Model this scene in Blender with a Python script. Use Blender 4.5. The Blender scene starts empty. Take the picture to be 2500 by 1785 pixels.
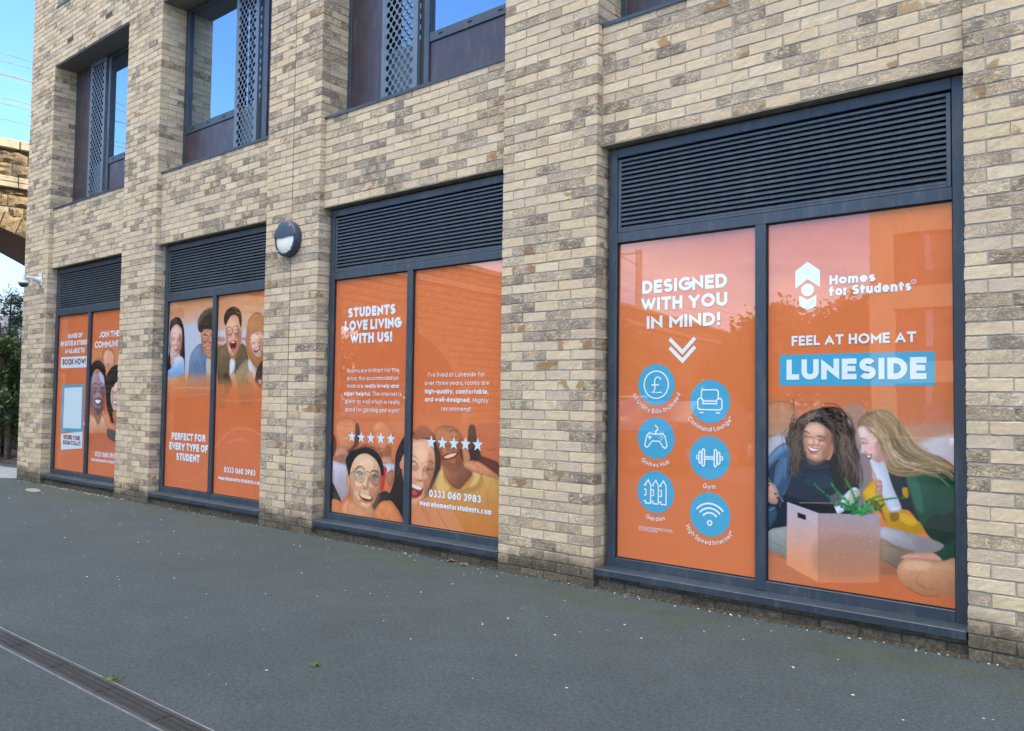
import bpy, math, random
import numpy as np
from mathutils import Vector, Matrix
R = math.radians
rng = np.random.default_rng(7)
random.seed(7)
scene = bpy.context.scene
COL = scene.collection
ZO = 0.13          # sill datum above the pavement
PITCH = 3.2625     # bay pitch (14.5 bricks)

# ------------------------------------------------------------------ camera
CAM = (3.2399, -4.8945, 1.2053 + ZO)
yaw, pitch, roll = -0.686864, 0.0416626, 0.0134998
fv = Vector((math.sin(yaw)*math.cos(pitch), math.cos(yaw)*math.cos(pitch), math.sin(pitch)))
rv = Vector((math.cos(yaw), -math.sin(yaw), 0)); uv = rv.cross(fv)
r2 = rv*math.cos(roll) + uv*math.sin(roll); u2 = -rv*math.sin(roll) + uv*math.cos(roll)
cam = bpy.data.cameras.new('camera'); camo = bpy.data.objects.new('camera', cam); COL.objects.link(camo)
camo.matrix_world = Matrix(((r2.x, u2.x, -fv.x, CAM[0]), (r2.y, u2.y, -fv.y, CAM[1]), (r2.z, u2.z, -fv.z, CAM[2]), (0, 0, 0, 1)))
cam.sensor_width = 36; cam.lens = 1975.65/2500*36; cam.clip_start = 0.05; cam.clip_end = 3000
scene.camera = camo

# ------------------------------------------------------------------ sky, sun, exposure
SUN_EL, SUN_AZ = R(34), R(50)     # azimuth measured from +Y towards +X
EXPOSURE = 2.08
scene.view_settings.view_transform = 'Standard'; scene.view_settings.look = 'None'
scene.view_settings.exposure = EXPOSURE; scene.view_settings.gamma = 1
w = bpy.data.worlds.new('World'); scene.world = w; w.use_nodes = True
nt = w.node_tree; nt.nodes.clear()
def N(t, kind, **kw):
    n = t.nodes.new(kind)
    for k, v in kw.items():
        if k.startswith('i_'):
            key = k[2:].replace('_', ' ')
            n.inputs[key].default_value = v
        else: setattr(n, k, v)
    return n
sky = N(nt, 'ShaderNodeTexSky', sky_type='NISHITA', sun_disc=False, sun_elevation=SUN_EL, sun_rotation=SUN_AZ, air_density=1.0, dust_density=0.6, ozone_density=1.4)
tc = N(nt, 'ShaderNodeTexCoord'); mp = N(nt, 'ShaderNodeMapping'); mp.inputs['Scale'].default_value = (1, 1, 2.6)
nz = N(nt, 'ShaderNodeTexNoise', i_Scale=2.3, i_Detail=7, i_Roughness=.58, i_Distortion=.3)
sep = N(nt, 'ShaderNodeSeparateXYZ')
nt.links.new(tc.outputs['Generated'], mp.inputs['Vector']); nt.links.new(mp.outputs[0], nz.inputs['Vector']); nt.links.new(tc.outputs['Generated'], sep.inputs[0])
def MATH(t, op, a, b=None, c=None, clamp=False):
    n = t.nodes.new('ShaderNodeMath'); n.operation = op; n.use_clamp = clamp
    for i, v in enumerate((a, b, c)):
        if v is None: continue
        if isinstance(v, (int, float)): n.inputs[i].default_value = v
        else: t.links.new(v, n.inputs[i])
    return n.outputs[0]
def MAPR(t, v, a, b, c=0., d=1., smooth=True):
    n = t.nodes.new('ShaderNodeMapRange'); n.interpolation_type = 'SMOOTHSTEP' if smooth else 'LINEAR'
    for i, x in enumerate((v, a, b, c, d)):
        if isinstance(x, (int, float)): n.inputs[i].default_value = x
        else: t.links.new(x, n.inputs[i])
    return n.outputs[0]
def MIX(t, f, a, b, mode='MIX'):
    n = t.nodes.new('ShaderNodeMix'); n.data_type = 'RGBA'; n.blend_type = mode
    for i, v in ((0, f), (6, a), (7, b)):
        if isinstance(v, (int, float)): n.inputs[i].default_value = v
        elif isinstance(v, tuple): n.inputs[i].default_value = tuple(v) + ((1,) if len(v) == 3 else ())
        else: t.links.new(v, n.inputs[i])
    return n.outputs[2]
# veils of cloud low above the horizon, plus an unseen bright cloud added high on -Y to light the facade
el = sep.outputs[2]
lowc = MATH(nt, 'ADD', nz.outputs[0], MAPR(nt, el, .10, .34, .13, -.16))
cm1 = MATH(nt, 'MULTIPLY', MAPR(nt, lowc, .47, .68), .85)
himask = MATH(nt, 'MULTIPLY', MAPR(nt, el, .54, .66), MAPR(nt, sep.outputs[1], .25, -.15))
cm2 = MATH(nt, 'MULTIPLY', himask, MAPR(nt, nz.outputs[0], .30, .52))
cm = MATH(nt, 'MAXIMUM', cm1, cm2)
skyc = MIX(nt, 1.0, sky.outputs[0], (.40, .56, .74), 'MULTIPLY')
lowcol = MIX(nt, nz.outputs[0], (1.1, 1.4, 1.8), (1.8, 1.85, 1.9))
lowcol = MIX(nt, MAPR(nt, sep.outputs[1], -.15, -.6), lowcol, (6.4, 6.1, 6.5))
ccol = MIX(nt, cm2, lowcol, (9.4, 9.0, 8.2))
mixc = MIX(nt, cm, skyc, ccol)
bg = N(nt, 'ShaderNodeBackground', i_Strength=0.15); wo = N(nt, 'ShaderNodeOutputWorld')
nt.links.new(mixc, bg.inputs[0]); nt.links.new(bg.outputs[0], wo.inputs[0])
sl = bpy.data.lights.new('sun', 'SUN'); sl.energy = 3.0; sl.angle = R(.5); sl.color = (1, .93, .82)
so = bpy.data.objects.new('sun', sl); COL.objects.link(so)
sd = Vector((math.sin(SUN_AZ)*math.cos(SUN_EL), math.cos(SUN_AZ)*math.cos(SUN_EL), math.sin(SUN_EL)))
so.rotation_euler = (-sd).to_track_quat('-Z', 'Y').to_euler()

# ------------------------------------------------------------------ helpers
def s2l(c):
    c = np.asarray(c, float)/255.
    return np.where(c <= .04045, c/12.92, ((c+.055)/1.055)**2.4)
def tag(o, label=None, cat=None, group=None, kind=None):
    if label: o['label'] = label
    if cat: o['category'] = cat
    if group: o['group'] = group
    if kind: o['kind'] = kind
    return o
def empty(name, loc=(0, 0, 0), rz=0, label=None, cat=None, group=None):
    o = bpy.data.objects.new(name, None); COL.objects.link(o); o.location = loc; o.rotation_euler = (0, 0, rz); o.empty_display_size = .2
    return tag(o, label, cat, group)
class MB:
    def __init__(s): s.v = []; s.f = []; s.m = []; s.sm = []
    def add(s, vs, fs, m=0, smooth=False):
        n = len(s.v); s.v += [tuple(v) for v in vs]; s.f += [tuple(i+n for i in f) for f in fs]; s.m += [m]*len(fs); s.sm += [smooth]*len(fs); return s
    def box(s, x0, x1, y0, y1, z0, z1, m=0):
        return s.add([(x0,y0,z0),(x1,y0,z0),(x1,y1,z0),(x0,y1,z0),(x0,y0,z1),(x1,y0,z1),(x1,y1,z1),(x0,y1,z1)],
              [(0,3,2,1),(4,5,6,7),(0,1,5,4),(1,2,6,5),(2,3,7,6),(3,0,4,7)], m)
    def bbox(s, x0, x1, y0, y1, z0, z1, b=.004, m=0):
        """box with a chamfer on every edge"""
        vs = []; idx = {}
        for i, x in enumerate((x0, x1)):
            for j, y in enumerate((y0, y1)):
                for k, z in enumerate((z0, z1)):
                    sx = b if i == 0 else -b; sy = b if j == 0 else -b; sz = b if k == 0 else -b
                    idx[i,j,k,0] = len(vs); vs.append((x, y+sy, z+sz))
                    idx[i,j,k,1] = len(vs); vs.append((x+sx, y, z+sz))
                    idx[i,j,k,2] = len(vs); vs.append((x+sx, y+sy, z))
        g = lambda i,j,k,a: idx[i,j,k,a]
        fs = [(g(0,0,0,0),g(0,0,1,0),g(0,1,1,0),g(0,1,0,0)),(g(1,0,0,0),g(1,1,0,0),g(1,1,1,0),g(1,0,1,0)),
              (g(0,0,0,1),g(1,0,0,1),g(1,0,1,1),g(0,0,1,1)),(g(0,1,0,1),g(0,1,1,1),g(1,1,1,1),g(1,1,0,1)),
              (g(0,0,0,2),g(0,1,0,2),g(1,1,0,2),g(1,0,0,2)),(g(0,0,1,2),g(1,0,1,2),g(1,1,1,2),g(0,1,1,2))]
        for i in (0,1):
            for j in (0,1): fs.append((g(i,j,0,0),g(i,j,1,0),g(i,j,1,1),g(i,j,0,1)))
            for k in (0,1): fs.append((g(i,0,k,0),g(i,1,k,0),g(i,1,k,2),g(i,0,k,2)))
        for j in (0,1):
            for k in (0,1): fs.append((g(0,j,k,1),g(1,j,k,1),g(1,j,k,2),g(0,j,k,2)))
        for i in (0,1):
            for j in (0,1):
                for k in (0,1): fs.append((g(i,j,k,0),g(i,j,k,1),g(i,j,k,2)))
        return s.add(vs, fs, m)
    def tube(s, pts, r, n=8, m=0, caps=True, smooth=True):
        pts = [Vector(p) for p in pts]; rs = r if isinstance(r, (list, tuple)) else [r]*len(pts)
        vs = []
        for i, p in enumerate(pts):
            d = (pts[min(i+1, len(pts)-1)] - pts[max(i-1, 0)]).normalized()
            a = d.cross(Vector((0, 0, 1)));
            if a.length < .05: a = d.cross(Vector((1, 0, 0)))
            a.normalize(); b = d.cross(a)
            for k in range(n):
                t = 2*math.pi*k/n; vs.append(p + a*(rs[i]*math.cos(t)) + b*(rs[i]*math.sin(t)))
        fs = [(i*n+k, i*n+(k+1) % n, (i+1)*n+(k+1) % n, (i+1)*n+k) for i in range(len(pts)-1) for k in range(n)]
        s.add(vs, fs, m, smooth)
        if caps: s.add(vs[:n], [tuple(range(n))], m); s.add(vs[-n:], [tuple(range(n))], m)
        return s
    def poly(s, pts, m=0): return s.add(pts, [tuple(range(len(pts)))], m)
    def lathe(s, prof, n=32, M=None, m=0, a0=0, a1=2*math.pi):
        """profile (r, h) turned round local z, placed by matrix M"""
        full = abs(a1-a0-2*math.pi) < 1e-6; k = n if full else n+1; vs = []
        for i in range(k):
            t = a0+(a1-a0)*i/n
            for r_, h in prof:
                v = Vector((r_*math.cos(t), r_*math.sin(t), h)); vs.append(M @ v if M else v)
        q = len(prof); fs = []
        for i in range(n):
            j = (i+1) % k
            for a in range(q-1): fs.append((i*q+a, j*q+a, j*q+a+1, i*q+a+1))
        return s.add(vs, fs, m, True)
    def build(s, name, mats, parent=None, fix=True, **kw):
        me = bpy.data.meshes.new(name); me.from_pydata([tuple(v) for v in s.v], [], s.f)
        mats = mats if isinstance(mats, (list, tuple)) else [mats]
        for q in mats: me.materials.append(q)
        me.polygons.foreach_set('material_index', s.m); me.polygons.foreach_set('use_smooth', s.sm)
        if fix:
            import bmesh
            bm = bmesh.new(); bm.from_mesh(me); bmesh.ops.recalc_face_normals(bm, faces=bm.faces); bm.to_mesh(me); bm.free()
        me.update()
        o = bpy.data.objects.new(name, me); COL.objects.link(o)
        if parent: o.parent = parent
        return tag(o, **kw)
def npmesh(name, V, Fq, mats, parent=None, midx=None, smooth=None, col=None, **kw):
    me = bpy.data.meshes.new(name)
    V = np.asarray(V, np.float32); Fq = np.asarray(Fq, np.int32); nf = len(Fq); k = Fq.shape[1]
    me.vertices.add(len(V)); me.vertices.foreach_set('co', V.ravel())
    me.loops.add(nf*k); me.loops.foreach_set('vertex_index', Fq.ravel())
    me.polygons.add(nf); me.polygons.foreach_set('loop_start', np.arange(nf, dtype=np.int32)*k); me.polygons.foreach_set('loop_total', np.full(nf, k, np.int32))
    for q in (mats if isinstance(mats, (list, tuple)) else [mats]): me.materials.append(q)
    if midx is not None: me.polygons.foreach_set('material_index', np.asarray(midx, np.int32))
    me.update(calc_edges=True)
    me.polygons.foreach_set('use_smooth', np.asarray(smooth if smooth is not None else np.zeros(nf), bool))
    if col is not None:
        at = me.color_attributes.new('Col', 'FLOAT_COLOR', 'POINT'); at.data.foreach_set('color', np.asarray(col, np.float32).ravel())
    o = bpy.data.objects.new(name, me); COL.objects.link(o)
    if parent: o.parent = parent
    return tag(o, **kw)

# ------------------------------------------------------------------ materials
def newmat(name):
    m = bpy.data.materials.new(name); m.use_nodes = True; t = m.node_tree
    return m, t, t.nodes['Principled BSDF']
def SETB(t, b, **kw):
    for k, v in kw.items():
        k = k.replace('_', ' ')
        if isinstance(v, (int, float)): b.inputs[k].default_value = v
        elif isinstance(v, tuple): b.inputs[k].default_value = v + ((1,) if len(v) == 3 else ())
        else: t.links.new(v, b.inputs[k])
def NOISE(t, vec, scale, detail=4, rough=.55, dist=0.):
    n = N(t, 'ShaderNodeTexNoise', i_Scale=scale, i_Detail=detail, i_Roughness=rough, i_Distortion=dist)
    if vec is not None: t.links.new(vec, n.inputs['Vector'])
    return n.outputs[0]
def BUMP(t, h, strength, dist, b, prev=None):
    n = N(t, 'ShaderNodeBump', i_Strength=strength, i_Distance=dist); t.links.new(h, n.inputs['Height'])
    t.links.new(n.outputs[0], b.inputs['Normal']); return n
def OBJ(t): return N(t, 'ShaderNodeTexCoord').outputs['Object']
def POS(t): return N(t, 'ShaderNodeNewGeometry').outputs['Position']
def plain(name, col, rough=.6, var=.12, scale=6., metallic=0., bump=0., spec=.5):
    m, t, b = newmat(name); v = POS(t)
    n = NOISE(t, v, scale, 6, .6)
    k = MAPR(t, n, .3, .7, 1-var, 1+var)
    mul = N(t, 'ShaderNodeVectorMath', operation='SCALE'); mul.inputs[0].default_value = col; t.links.new(k, mul.inputs['Scale'])
    SETB(t, b, Base_Color=mul.outputs[0], Roughness=MAPR(t, n, .3, .7, max(rough-.08, .02), rough+.08), Metallic=metallic, Specular_IOR_Level=spec)
    if bump: BUMP(t, NOISE(t, v, scale*8, 4), .5, bump, b)
    return m

def brick_material(name, tint=(1, 1, 1)):
    m, t, b = newmat(name)
    g = N(t, 'ShaderNodeNewGeometry'); r = g.outputs['Random Per Island']; pos = g.outputs['Position']
    fr = lambda k: MATH(t, 'FRACT', MATH(t, 'MULTIPLY', r, k))
    r1, r2_, r3, r4 = fr(7.31), fr(23.7), fr(91.3), fr(57.9)
    off = N(t, 'ShaderNodeCombineXYZ')
    for i, q in enumerate((r1, r2_, r3)): t.links.new(MATH(t, 'MULTIPLY', q, 37.), off.inputs[i])
    va = N(t, 'ShaderNodeVectorMath', operation='ADD'); t.links.new(pos, va.inputs[0]); t.links.new(off.outputs[0], va.inputs[1])
    mp = N(t, 'ShaderNodeMapping'); mp.inputs['Scale'].default_value = (.62, .62, 1.35); t.links.new(va.outputs[0], mp.inputs[0])
    V = mp.outputs[0]
    crease = NOISE(t, V, 26, 7, .68, 2.2)          # long folded creases
    fine = NOISE(t, va.outputs[0], 190, 5, .7)
    blot = NOISE(t, va.outputs[0], 11, 3, .5)
    ridged = MATH(t, 'ABSOLUTE', MATH(t, 'SUBTRACT', crease, .5))
    vein = MAPR(t, ridged, .0, .075, 1., 0.)
    # brick body: cream, pinker cream, greyer cream
    rp = N(t, 'ShaderNodeValToRGB'); t.links.new(r2_, rp.inputs[0])
    cs = [(0, (.67,.525,.325)), (.3, (.73,.585,.375)), (.55, (.66,.51,.33)), (.75, (.62,.50,.355)), (1, (.75,.625,.415))]
    el = rp.color_ramp.elements
    while len(el) < len(cs): el.new(.5)
    for e, (p, c) in zip(el, cs): e.position = p; e.color = c + (1,)
    body = MIX(t, MAPR(t, blot, .35, .7, 0, .35), rp.outputs[0], (.50, .40, .285))
    dk = MIX(t, fr(131.7), (.088, .075, .067), (.185, .152, .130))
    amt = MAPR(t, r1, .42, 1.0, 0., 1., False)      # how sooty / creased this brick is
    amt = MATH(t, 'MULTIPLY', amt, MAPR(t, blot, .25, .6, .55, 1.15))
    thr = MAPR(t, amt, 0., 1.1, .74, .40, False)
    cover = MAPR(t, MATH(t, 'ADD', MATH(t, 'MULTIPLY', crease, .72), MATH(t, 'MULTIPLY', fine, .28)), MATH(t, 'SUBTRACT', thr, .03), MATH(t, 'ADD', thr, .10))
    veinm = MATH(t, 'MULTIPLY', vein, MAPR(t, amt, .0, .5, .24, .85))
    mask = MATH(t, 'MAXIMUM', MATH(t, 'MULTIPLY', cover, MAPR(t, amt, 0, .3, .0, .92)), veinm, clamp=True)
    mask = MATH(t, 'MULTIPLY', mask, .84)
    c = MIX(t, mask, body, dk)
    speck = MAPR(t, fine, .62, .72, 0, .6)
    c = MIX(t, speck, c, (.22, .17, .12))
    # a few rusty hearts
    rust = MATH(t, 'MULTIPLY', MAPR(t, r4, .93, .95), MAPR(t, blot, .5, .58, 0, .85))
    c = MIX(t, rust, c, (.36, .21, .085))
    hl = MATH(t, 'MULTIPLY', MAPR(t, crease, .60, .75), MAPR(t, amt, .2, .7, 0, .65))
    c = MIX(t, hl, c, (.64, .58, .48))
    # splashed-up dirt and algae on the lowest courses
    sp = N(t, 'ShaderNodeSeparateXYZ'); t.links.new(pos, sp.inputs[0])
    dn = MATH(t, 'ADD', sp.outputs[2], MATH(t, 'MULTIPLY', MATH(t, 'SUBTRACT', NOISE(t, pos, 3.1, 5, .6), .5), .34))
    dirt = MAPR(t, dn, .07, .27, .92, 0.); dirt = MATH(t, 'MAXIMUM', dirt, MATH(t, 'MULTIPLY', MAPR(t, sp.outputs[1], .03, .045), MAPR(t, sp.outputs[2], .13, .12, 0, .9))); fd = NOISE(t, pos, 45, 5, .7)
    dirt = MATH(t, 'MULTIPLY', dirt, MAPR(t, fd, .3, .6, .75, 1.0), clamp=True)
    c = MIX(t, dirt, c, MIX(t, fd, (.030, .033, .020), (.085, .078, .06)))
    c = MIX(t, 1.0, c, tint, 'MULTIPLY')
    SETB(t, b, Base_Color=c, Roughness=.9, Specular_IOR_Level=.25)
    h = MATH(t, 'ADD', MATH(t, 'MULTIPLY', ridged, MAPR(t, amt, 0, 1, .5, 3.2)), MATH(t, 'MULTIPLY', fine, .35))
    BUMP(t, h, 1., .007, b)
    return m
def mortar_material():
    m, t, b = newmat('mortar'); pos = POS(t)
    n = NOISE(t, pos, 60, 6, .65); n2 = NOISE(t, pos, 1.6, 4, .6)
    c = MIX(t, n, (.32, .28, .225), (.45, .415, .355)); c = MIX(t, MAPR(t, n2, .5, .66, 0, .55), c, (.50, .50, .49))
    sp = N(t, 'ShaderNodeSeparateXYZ'); t.links.new(pos, sp.inputs[0])
    dn = MATH(t, 'ADD', sp.outputs[2], MATH(t, 'MULTIPLY', MATH(t, 'SUBTRACT', NOISE(t, pos, 3.1, 5, .6), .5), .34))
    c = MIX(t, MATH(t, 'MAXIMUM', MAPR(t, dn, .07, .27, .9, 0.), MATH(t, 'MULTIPLY', MAPR(t, sp.outputs[1], .03, .045), MAPR(t, sp.outputs[2], .13, .12, 0, .9))), c, (.035, .035, .026))
    SETB(t, b, Base_Color=c, Roughness=.95, Specular_IOR_Level=.2); BUMP(t, n, .7, .004, b); return m
M = {}
M['brick'] = brick_material('brick_face'); M['mortar'] = mortar_material()
def metal_paint(name, col, rough=.38):
    m, t, b = newmat(name); v = POS(t)
    n = NOISE(t, v, 3.5, 6, .6); f = NOISE(t, v, 160, 3, .6); mpd = N(t, 'ShaderNodeMapping'); mpd.inputs['Scale'].default_value = (1, 1, .22); t.links.new(v, mpd.inputs[0]); dust = MAPR(t, NOISE(t, mpd.outputs[0], 17, 6, .72), .48, .78, 0, .45)
    c = MIX(t, MAPR(t, n, .3, .7), tuple(k*.9 for k in col), tuple(k*1.12 for k in col)); c = MIX(t, dust, c, (.16, .155, .145))
    c = MIX(t, MAPR(t, f, .71, .78, 0, .6), c, (.35, .36, .36))
    SETB(t, b, Base_Color=c, Roughness=MAPR(t, n, .3, .7, rough-.05, rough+.12), Specular_IOR_Level=.6); return m
M['frame'] = metal_paint('anthracite_powder_coat', (.030, .048, .068))
M['frame2'] = metal_paint('anthracite_perforated_sheet', (.11, .16, .21), .45)
M['louvre'] = metal_paint('anthracite_louvre', (.048, .066, .084))
M['maroon'] = metal_paint('maroon_cladding_sheet', (.044, .031, .040), .33)
M['soffit'] = plain('soffit_sheet', (.16, .14, .115), .6, .08, 3)
M['lintel'] = plain('lintel_flange', (.22, .19, .14), .6, .3, 12)
M['black'] = plain('dark_void', (.008, .009, .011), .8)
M['gasket'] = plain('rubber_gasket', (.012, .013, .015), .5)
M['sealant'] = plain('joint_sealant', (.16, .125, .085), .7, .25, 30, bump=.001)
M['gapshade'] = plain('gap_shade', (.03, .034, .04), .8)
def glass_mat():
    m, t, b = newmat('coated_glass'); v = POS(t)
    SETB(t, b, Base_Color=(.36, .45, .54), Metallic=.95, Roughness=.01, IOR=2.5)
    BUMP(t, NOISE(t, v, .9, 2, .4), .12, .02, b); return m
M['glass'] = glass_mat()
def film_mat(name, col=None, var=.04):
    """printed vinyl behind a clear glazing layer"""
    m, t, b = newmat(name); v = POS(t)
    if col is None:
        at = N(t, 'ShaderNodeVertexColor', layer_name='Col'); c0 = at.outputs[0]
    else:
        rgb = N(t, 'ShaderNodeRGB'); rgb.outputs[0].default_value = col + (1,); c0 = rgb.outputs[0]
    n = NOISE(t, v, 240, 2, .5); k = MAPR(t, n, .3, .7, 1-var, 1+var)
    mul = N(t, 'ShaderNodeVectorMath', operation='SCALE'); t.links.new(c0, mul.inputs[0]); t.links.new(k, mul.inputs['Scale'])
    SETB(t, b, Base_Color=mul.outputs[0], Roughness=.6, Specular_IOR_Level=.1, Coat_Weight=1., Coat_Roughness=.012, Coat_IOR=1.78)
    bn = N(t, 'ShaderNodeBump', i_Strength=.12, i_Distance=.02); t.links.new(NOISE(t, v, .8, 2, .4), bn.inputs['Height']); t.links.new(bn.outputs[0], b.inputs['Coat Normal'])
    return m
FK = .92
def disp(c): return tuple(float(x) for x in s2l(c)*FK)
M['film'] = film_mat('printed_film')
M['w'] = film_mat('white_print', (.70, .81, .86)); M['l'] = film_mat('pale_blue_print', (.60, .76, .82))
M['b'] = film_mat('blue_print', disp((74, 168, 202))); M['r'] = film_mat('rust_print', disp((150, 66, 50)))
def asphalt():
    m, t, b = newmat('asphalt'); v = POS(t)
    f = NOISE(t, v, 130, 6, .95); g = NOISE(t, v, 260, 3, .9); big = NOISE(t, v, .55, 6, .6); mid = NOISE(t, v, 4.5, 5, .6)
    c = MIX(t, MAPR(t, f, .38, .62), (.022, .030, .034), (.088, .110, .118)); c = MIX(t, MAPR(t, g, .60, .72, 0, .55), c, (.22, .25, .27))
    c = MIX(t, MAPR(t, g, .30, .40, .6, 0), c, (.022, .026, .03))
    k = MAPR(t, big, .3, .7, .91, 1.08); mul = N(t, 'ShaderNodeVectorMath', operation='SCALE'); t.links.new(c, mul.inputs[0]); t.links.new(k, mul.inputs['Scale']); c = mul.outputs[0]
    k = MATH(t, 'MULTIPLY', MAPR(t, mid, .3, .7, .95, 1.05), MAPR(t, NOISE(t, v, 42, 6, .85), .36, .64, .72, 1.30)); mul = N(t, 'ShaderNodeVectorMath', operation='SCALE'); t.links.new(c, mul.inputs[0]); t.links.new(k, mul.inputs['Scale']); c = mul.outputs[0]
    sp = N(t, 'ShaderNodeSeparateXYZ'); t.links.new(v, sp.inputs[0]); y = sp.outputs[1]
    d = MATH(t, 'ADD', y, MATH(t, 'MULTIPLY', MATH(t, 'SUBTRACT', NOISE(t, v, 1.5, 5, .65), .5), 2.0))
    moss = MATH(t, 'MULTIPLY', MAPR(t, d, -.65, .0, 0, 1), MAPR(t, y, -.08, -.30, .25, 1.)); moss = MATH(t, 'MULTIPLY', moss, MAPR(t, f, .3, .62, .2, .85))
    c = MIX(t, MATH(t, 'MULTIPLY', moss, .65), c, MIX(t, mid, (.034, .044, .018), (.085, .105, .030)))
    SETB(t, b, Base_Color=c, Roughness=.88, Specular_IOR_Level=.35); BUMP(t, MATH(t, 'ADD', f, g), .7, .003, b); return m
M['asphalt'] = asphalt()
TEXTS={'4L':[('DESIGNED',198,1886,841,93,0.215,'w'),('WITH YOU',188,1763,844,91,0.215,'w'),('IN MIND!',235,1634,794,89,0.215,'w'),('*Internet speed can be impacted by the',180,228,443,10,0.16,'w'),('time of day or number of users using the',180,217,453,10,0.16,'w'),('service at any one time',180,205,334,10,0.16,'w')],
'4R':[('Homes',389,1849,655,55,0.235,'w'),('for Students',386,1779,851,57,0.235,'w'),('FEEL AT HOME AT',155,1480,875,61,0.19,'w'),('LUNESIDE',122,1267,927,126,0.235,'w')],
'3L':[('STUDENTS',192,1889,867,95,0.25,'w'),('LOVE LIVING',144,1761,942,97,0.25,'w'),('WITH US!',231,1637,828,95,0.25,'w'),('Rooms are brilliant for the',196,1355,927,40,0.13,'w'),('price, the accommodation',199,1282,926,40,0.13,'w'),('team are ',195,1209,460,40,0.13,'w'),('really lovely and',461,1209,928,39,0.19,'w'),('super helpful.',154,1134,548,40,0.19,'w'),('The internet is',573,1135,969,39,0.13,'w'),('great as well which is really',174,1061,951,40,0.13,'w'),('good for gaming and work!',179,983,943,41,0.13,'w')],
'3R':[("I've lived at Luneside for",187,1307,857,40,0.13,'w'),('over three years, rooms are',146,1235,899,40,0.13,'w'),('high-quality, comfortable,',149,1161,894,40,0.19,'w'),('and well-designed.',150,1090,695,40,0.19,'w'),('Highly',721,1089,895,38,0.13,'w'),('recommend!',354,1014,699,38,0.13,'w'),('0333 060 3983',224,259,828,64,0.2,'w'),('wearehomesforstudents.com',107,174,944,46,0.21,'w')],
'2L':[('PERFECT FOR',151,573,923,86,0.24,'w'),('EVERY TYPE OF',101,451,982,90,0.24,'w'),('STUDENT',276,328,812,90,0.24,'w')],
'2R':[('0333 060 3983',217,253,835,64,0.2,'w'),('wearehomesforstudents.com',103,164,942,44,0.21,'w')],
'1L':[('RANGE OF',322,1923,799,72,0.22,'w'),('EN SUITES & STUDIOS',73,1816,1048,73,0.22,'w'),('AVAILABLE TO',230,1704,891,73,0.22,'w'),('BOOK NOW!',162,1536,946,89,0.23,'r'),('SECURE YOUR',283,450,838,64,0.22,'r'),('ROOM TODAY!',276,371,863,64,0.22,'r')],
'1R':[('JOIN THE',225,1896,819,85,0.22,'w'),('COMMUNITY',93,1759,1000,89,0.22,'w'),('0333 060 3983',215,255,848,68,0.22,'w'),('wearehomesforstudents.com',103,184,1020,46,0.21,'w')]}
SHAPES={'4L':[('stroke',[417,1555,516,1461,609,1555],'w',28),('stroke',[418,1494,516,1401,610,1495],'w',28),('disc',313,1236,146,'b','pound'),('disc',720,1123,146,'b','lounge'),('disc',313,860,145,'b','pad'),('disc',719,746,147,'b','gym'),('disc',313,484,145,'b','fence'),('disc',723,369,147,'b','wifi'),('arctext','All Utility Bills Included',313,1236,198,-72,72,40),('arctext','Communal Lounge*',720,1123,198,-54,56,40),('arctext','Games Hub',313,860,198,-36,34,40),('arctext','Gym',719,746,208,-14,14,40),('arctext','Garden',313,484,198,-23,23,40),('arctext','High Speed Internet*',723,369,198,-62,58,40)],
'4R':[('poly',[179,1951,255,2003,331,1943,331,1839,255,1895,179,1840],'w',0),('ell',[255,1827,294,1824],'w',0),('poly',[202,1794,256,1765,308,1791,308,1724,254,1700,202,1733],'w',0),('ring',[863,1829,873,1828],'w',5),('poly',[77,1425,971,1425,971,1229,76,1230],'b',0)],
'3L':[('star',286,741,58),('star',423,738,58),('star',560,739,58),('star',700,741,58),('star',837,741,58)],
'3R':[('star',238,735,60),('star',373,734,60),('star',511,735,60),('star',645,737,60),('star',782,737,60)],
'2L':[],
'2R':[],
'1L':[('rpoly',[103,1654,972,1652,977,1493,107,1491],'l',0),('poly',[188,1238,903,1250,916,573,189,560],'b',0),('poly',[264,1198,856,1211,862,617,258,607],'l',0),('rpoly',[192,520,920,579,917,342,213,288],'l',0),('stroke',[966,828,996,858,1034,830],'w',14),('stroke',[996,852,1035,771,1029,674,990,663,951,691,981,715,1028,694,1034,616,1003,564],'w',10)],
'1R':[]}
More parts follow.
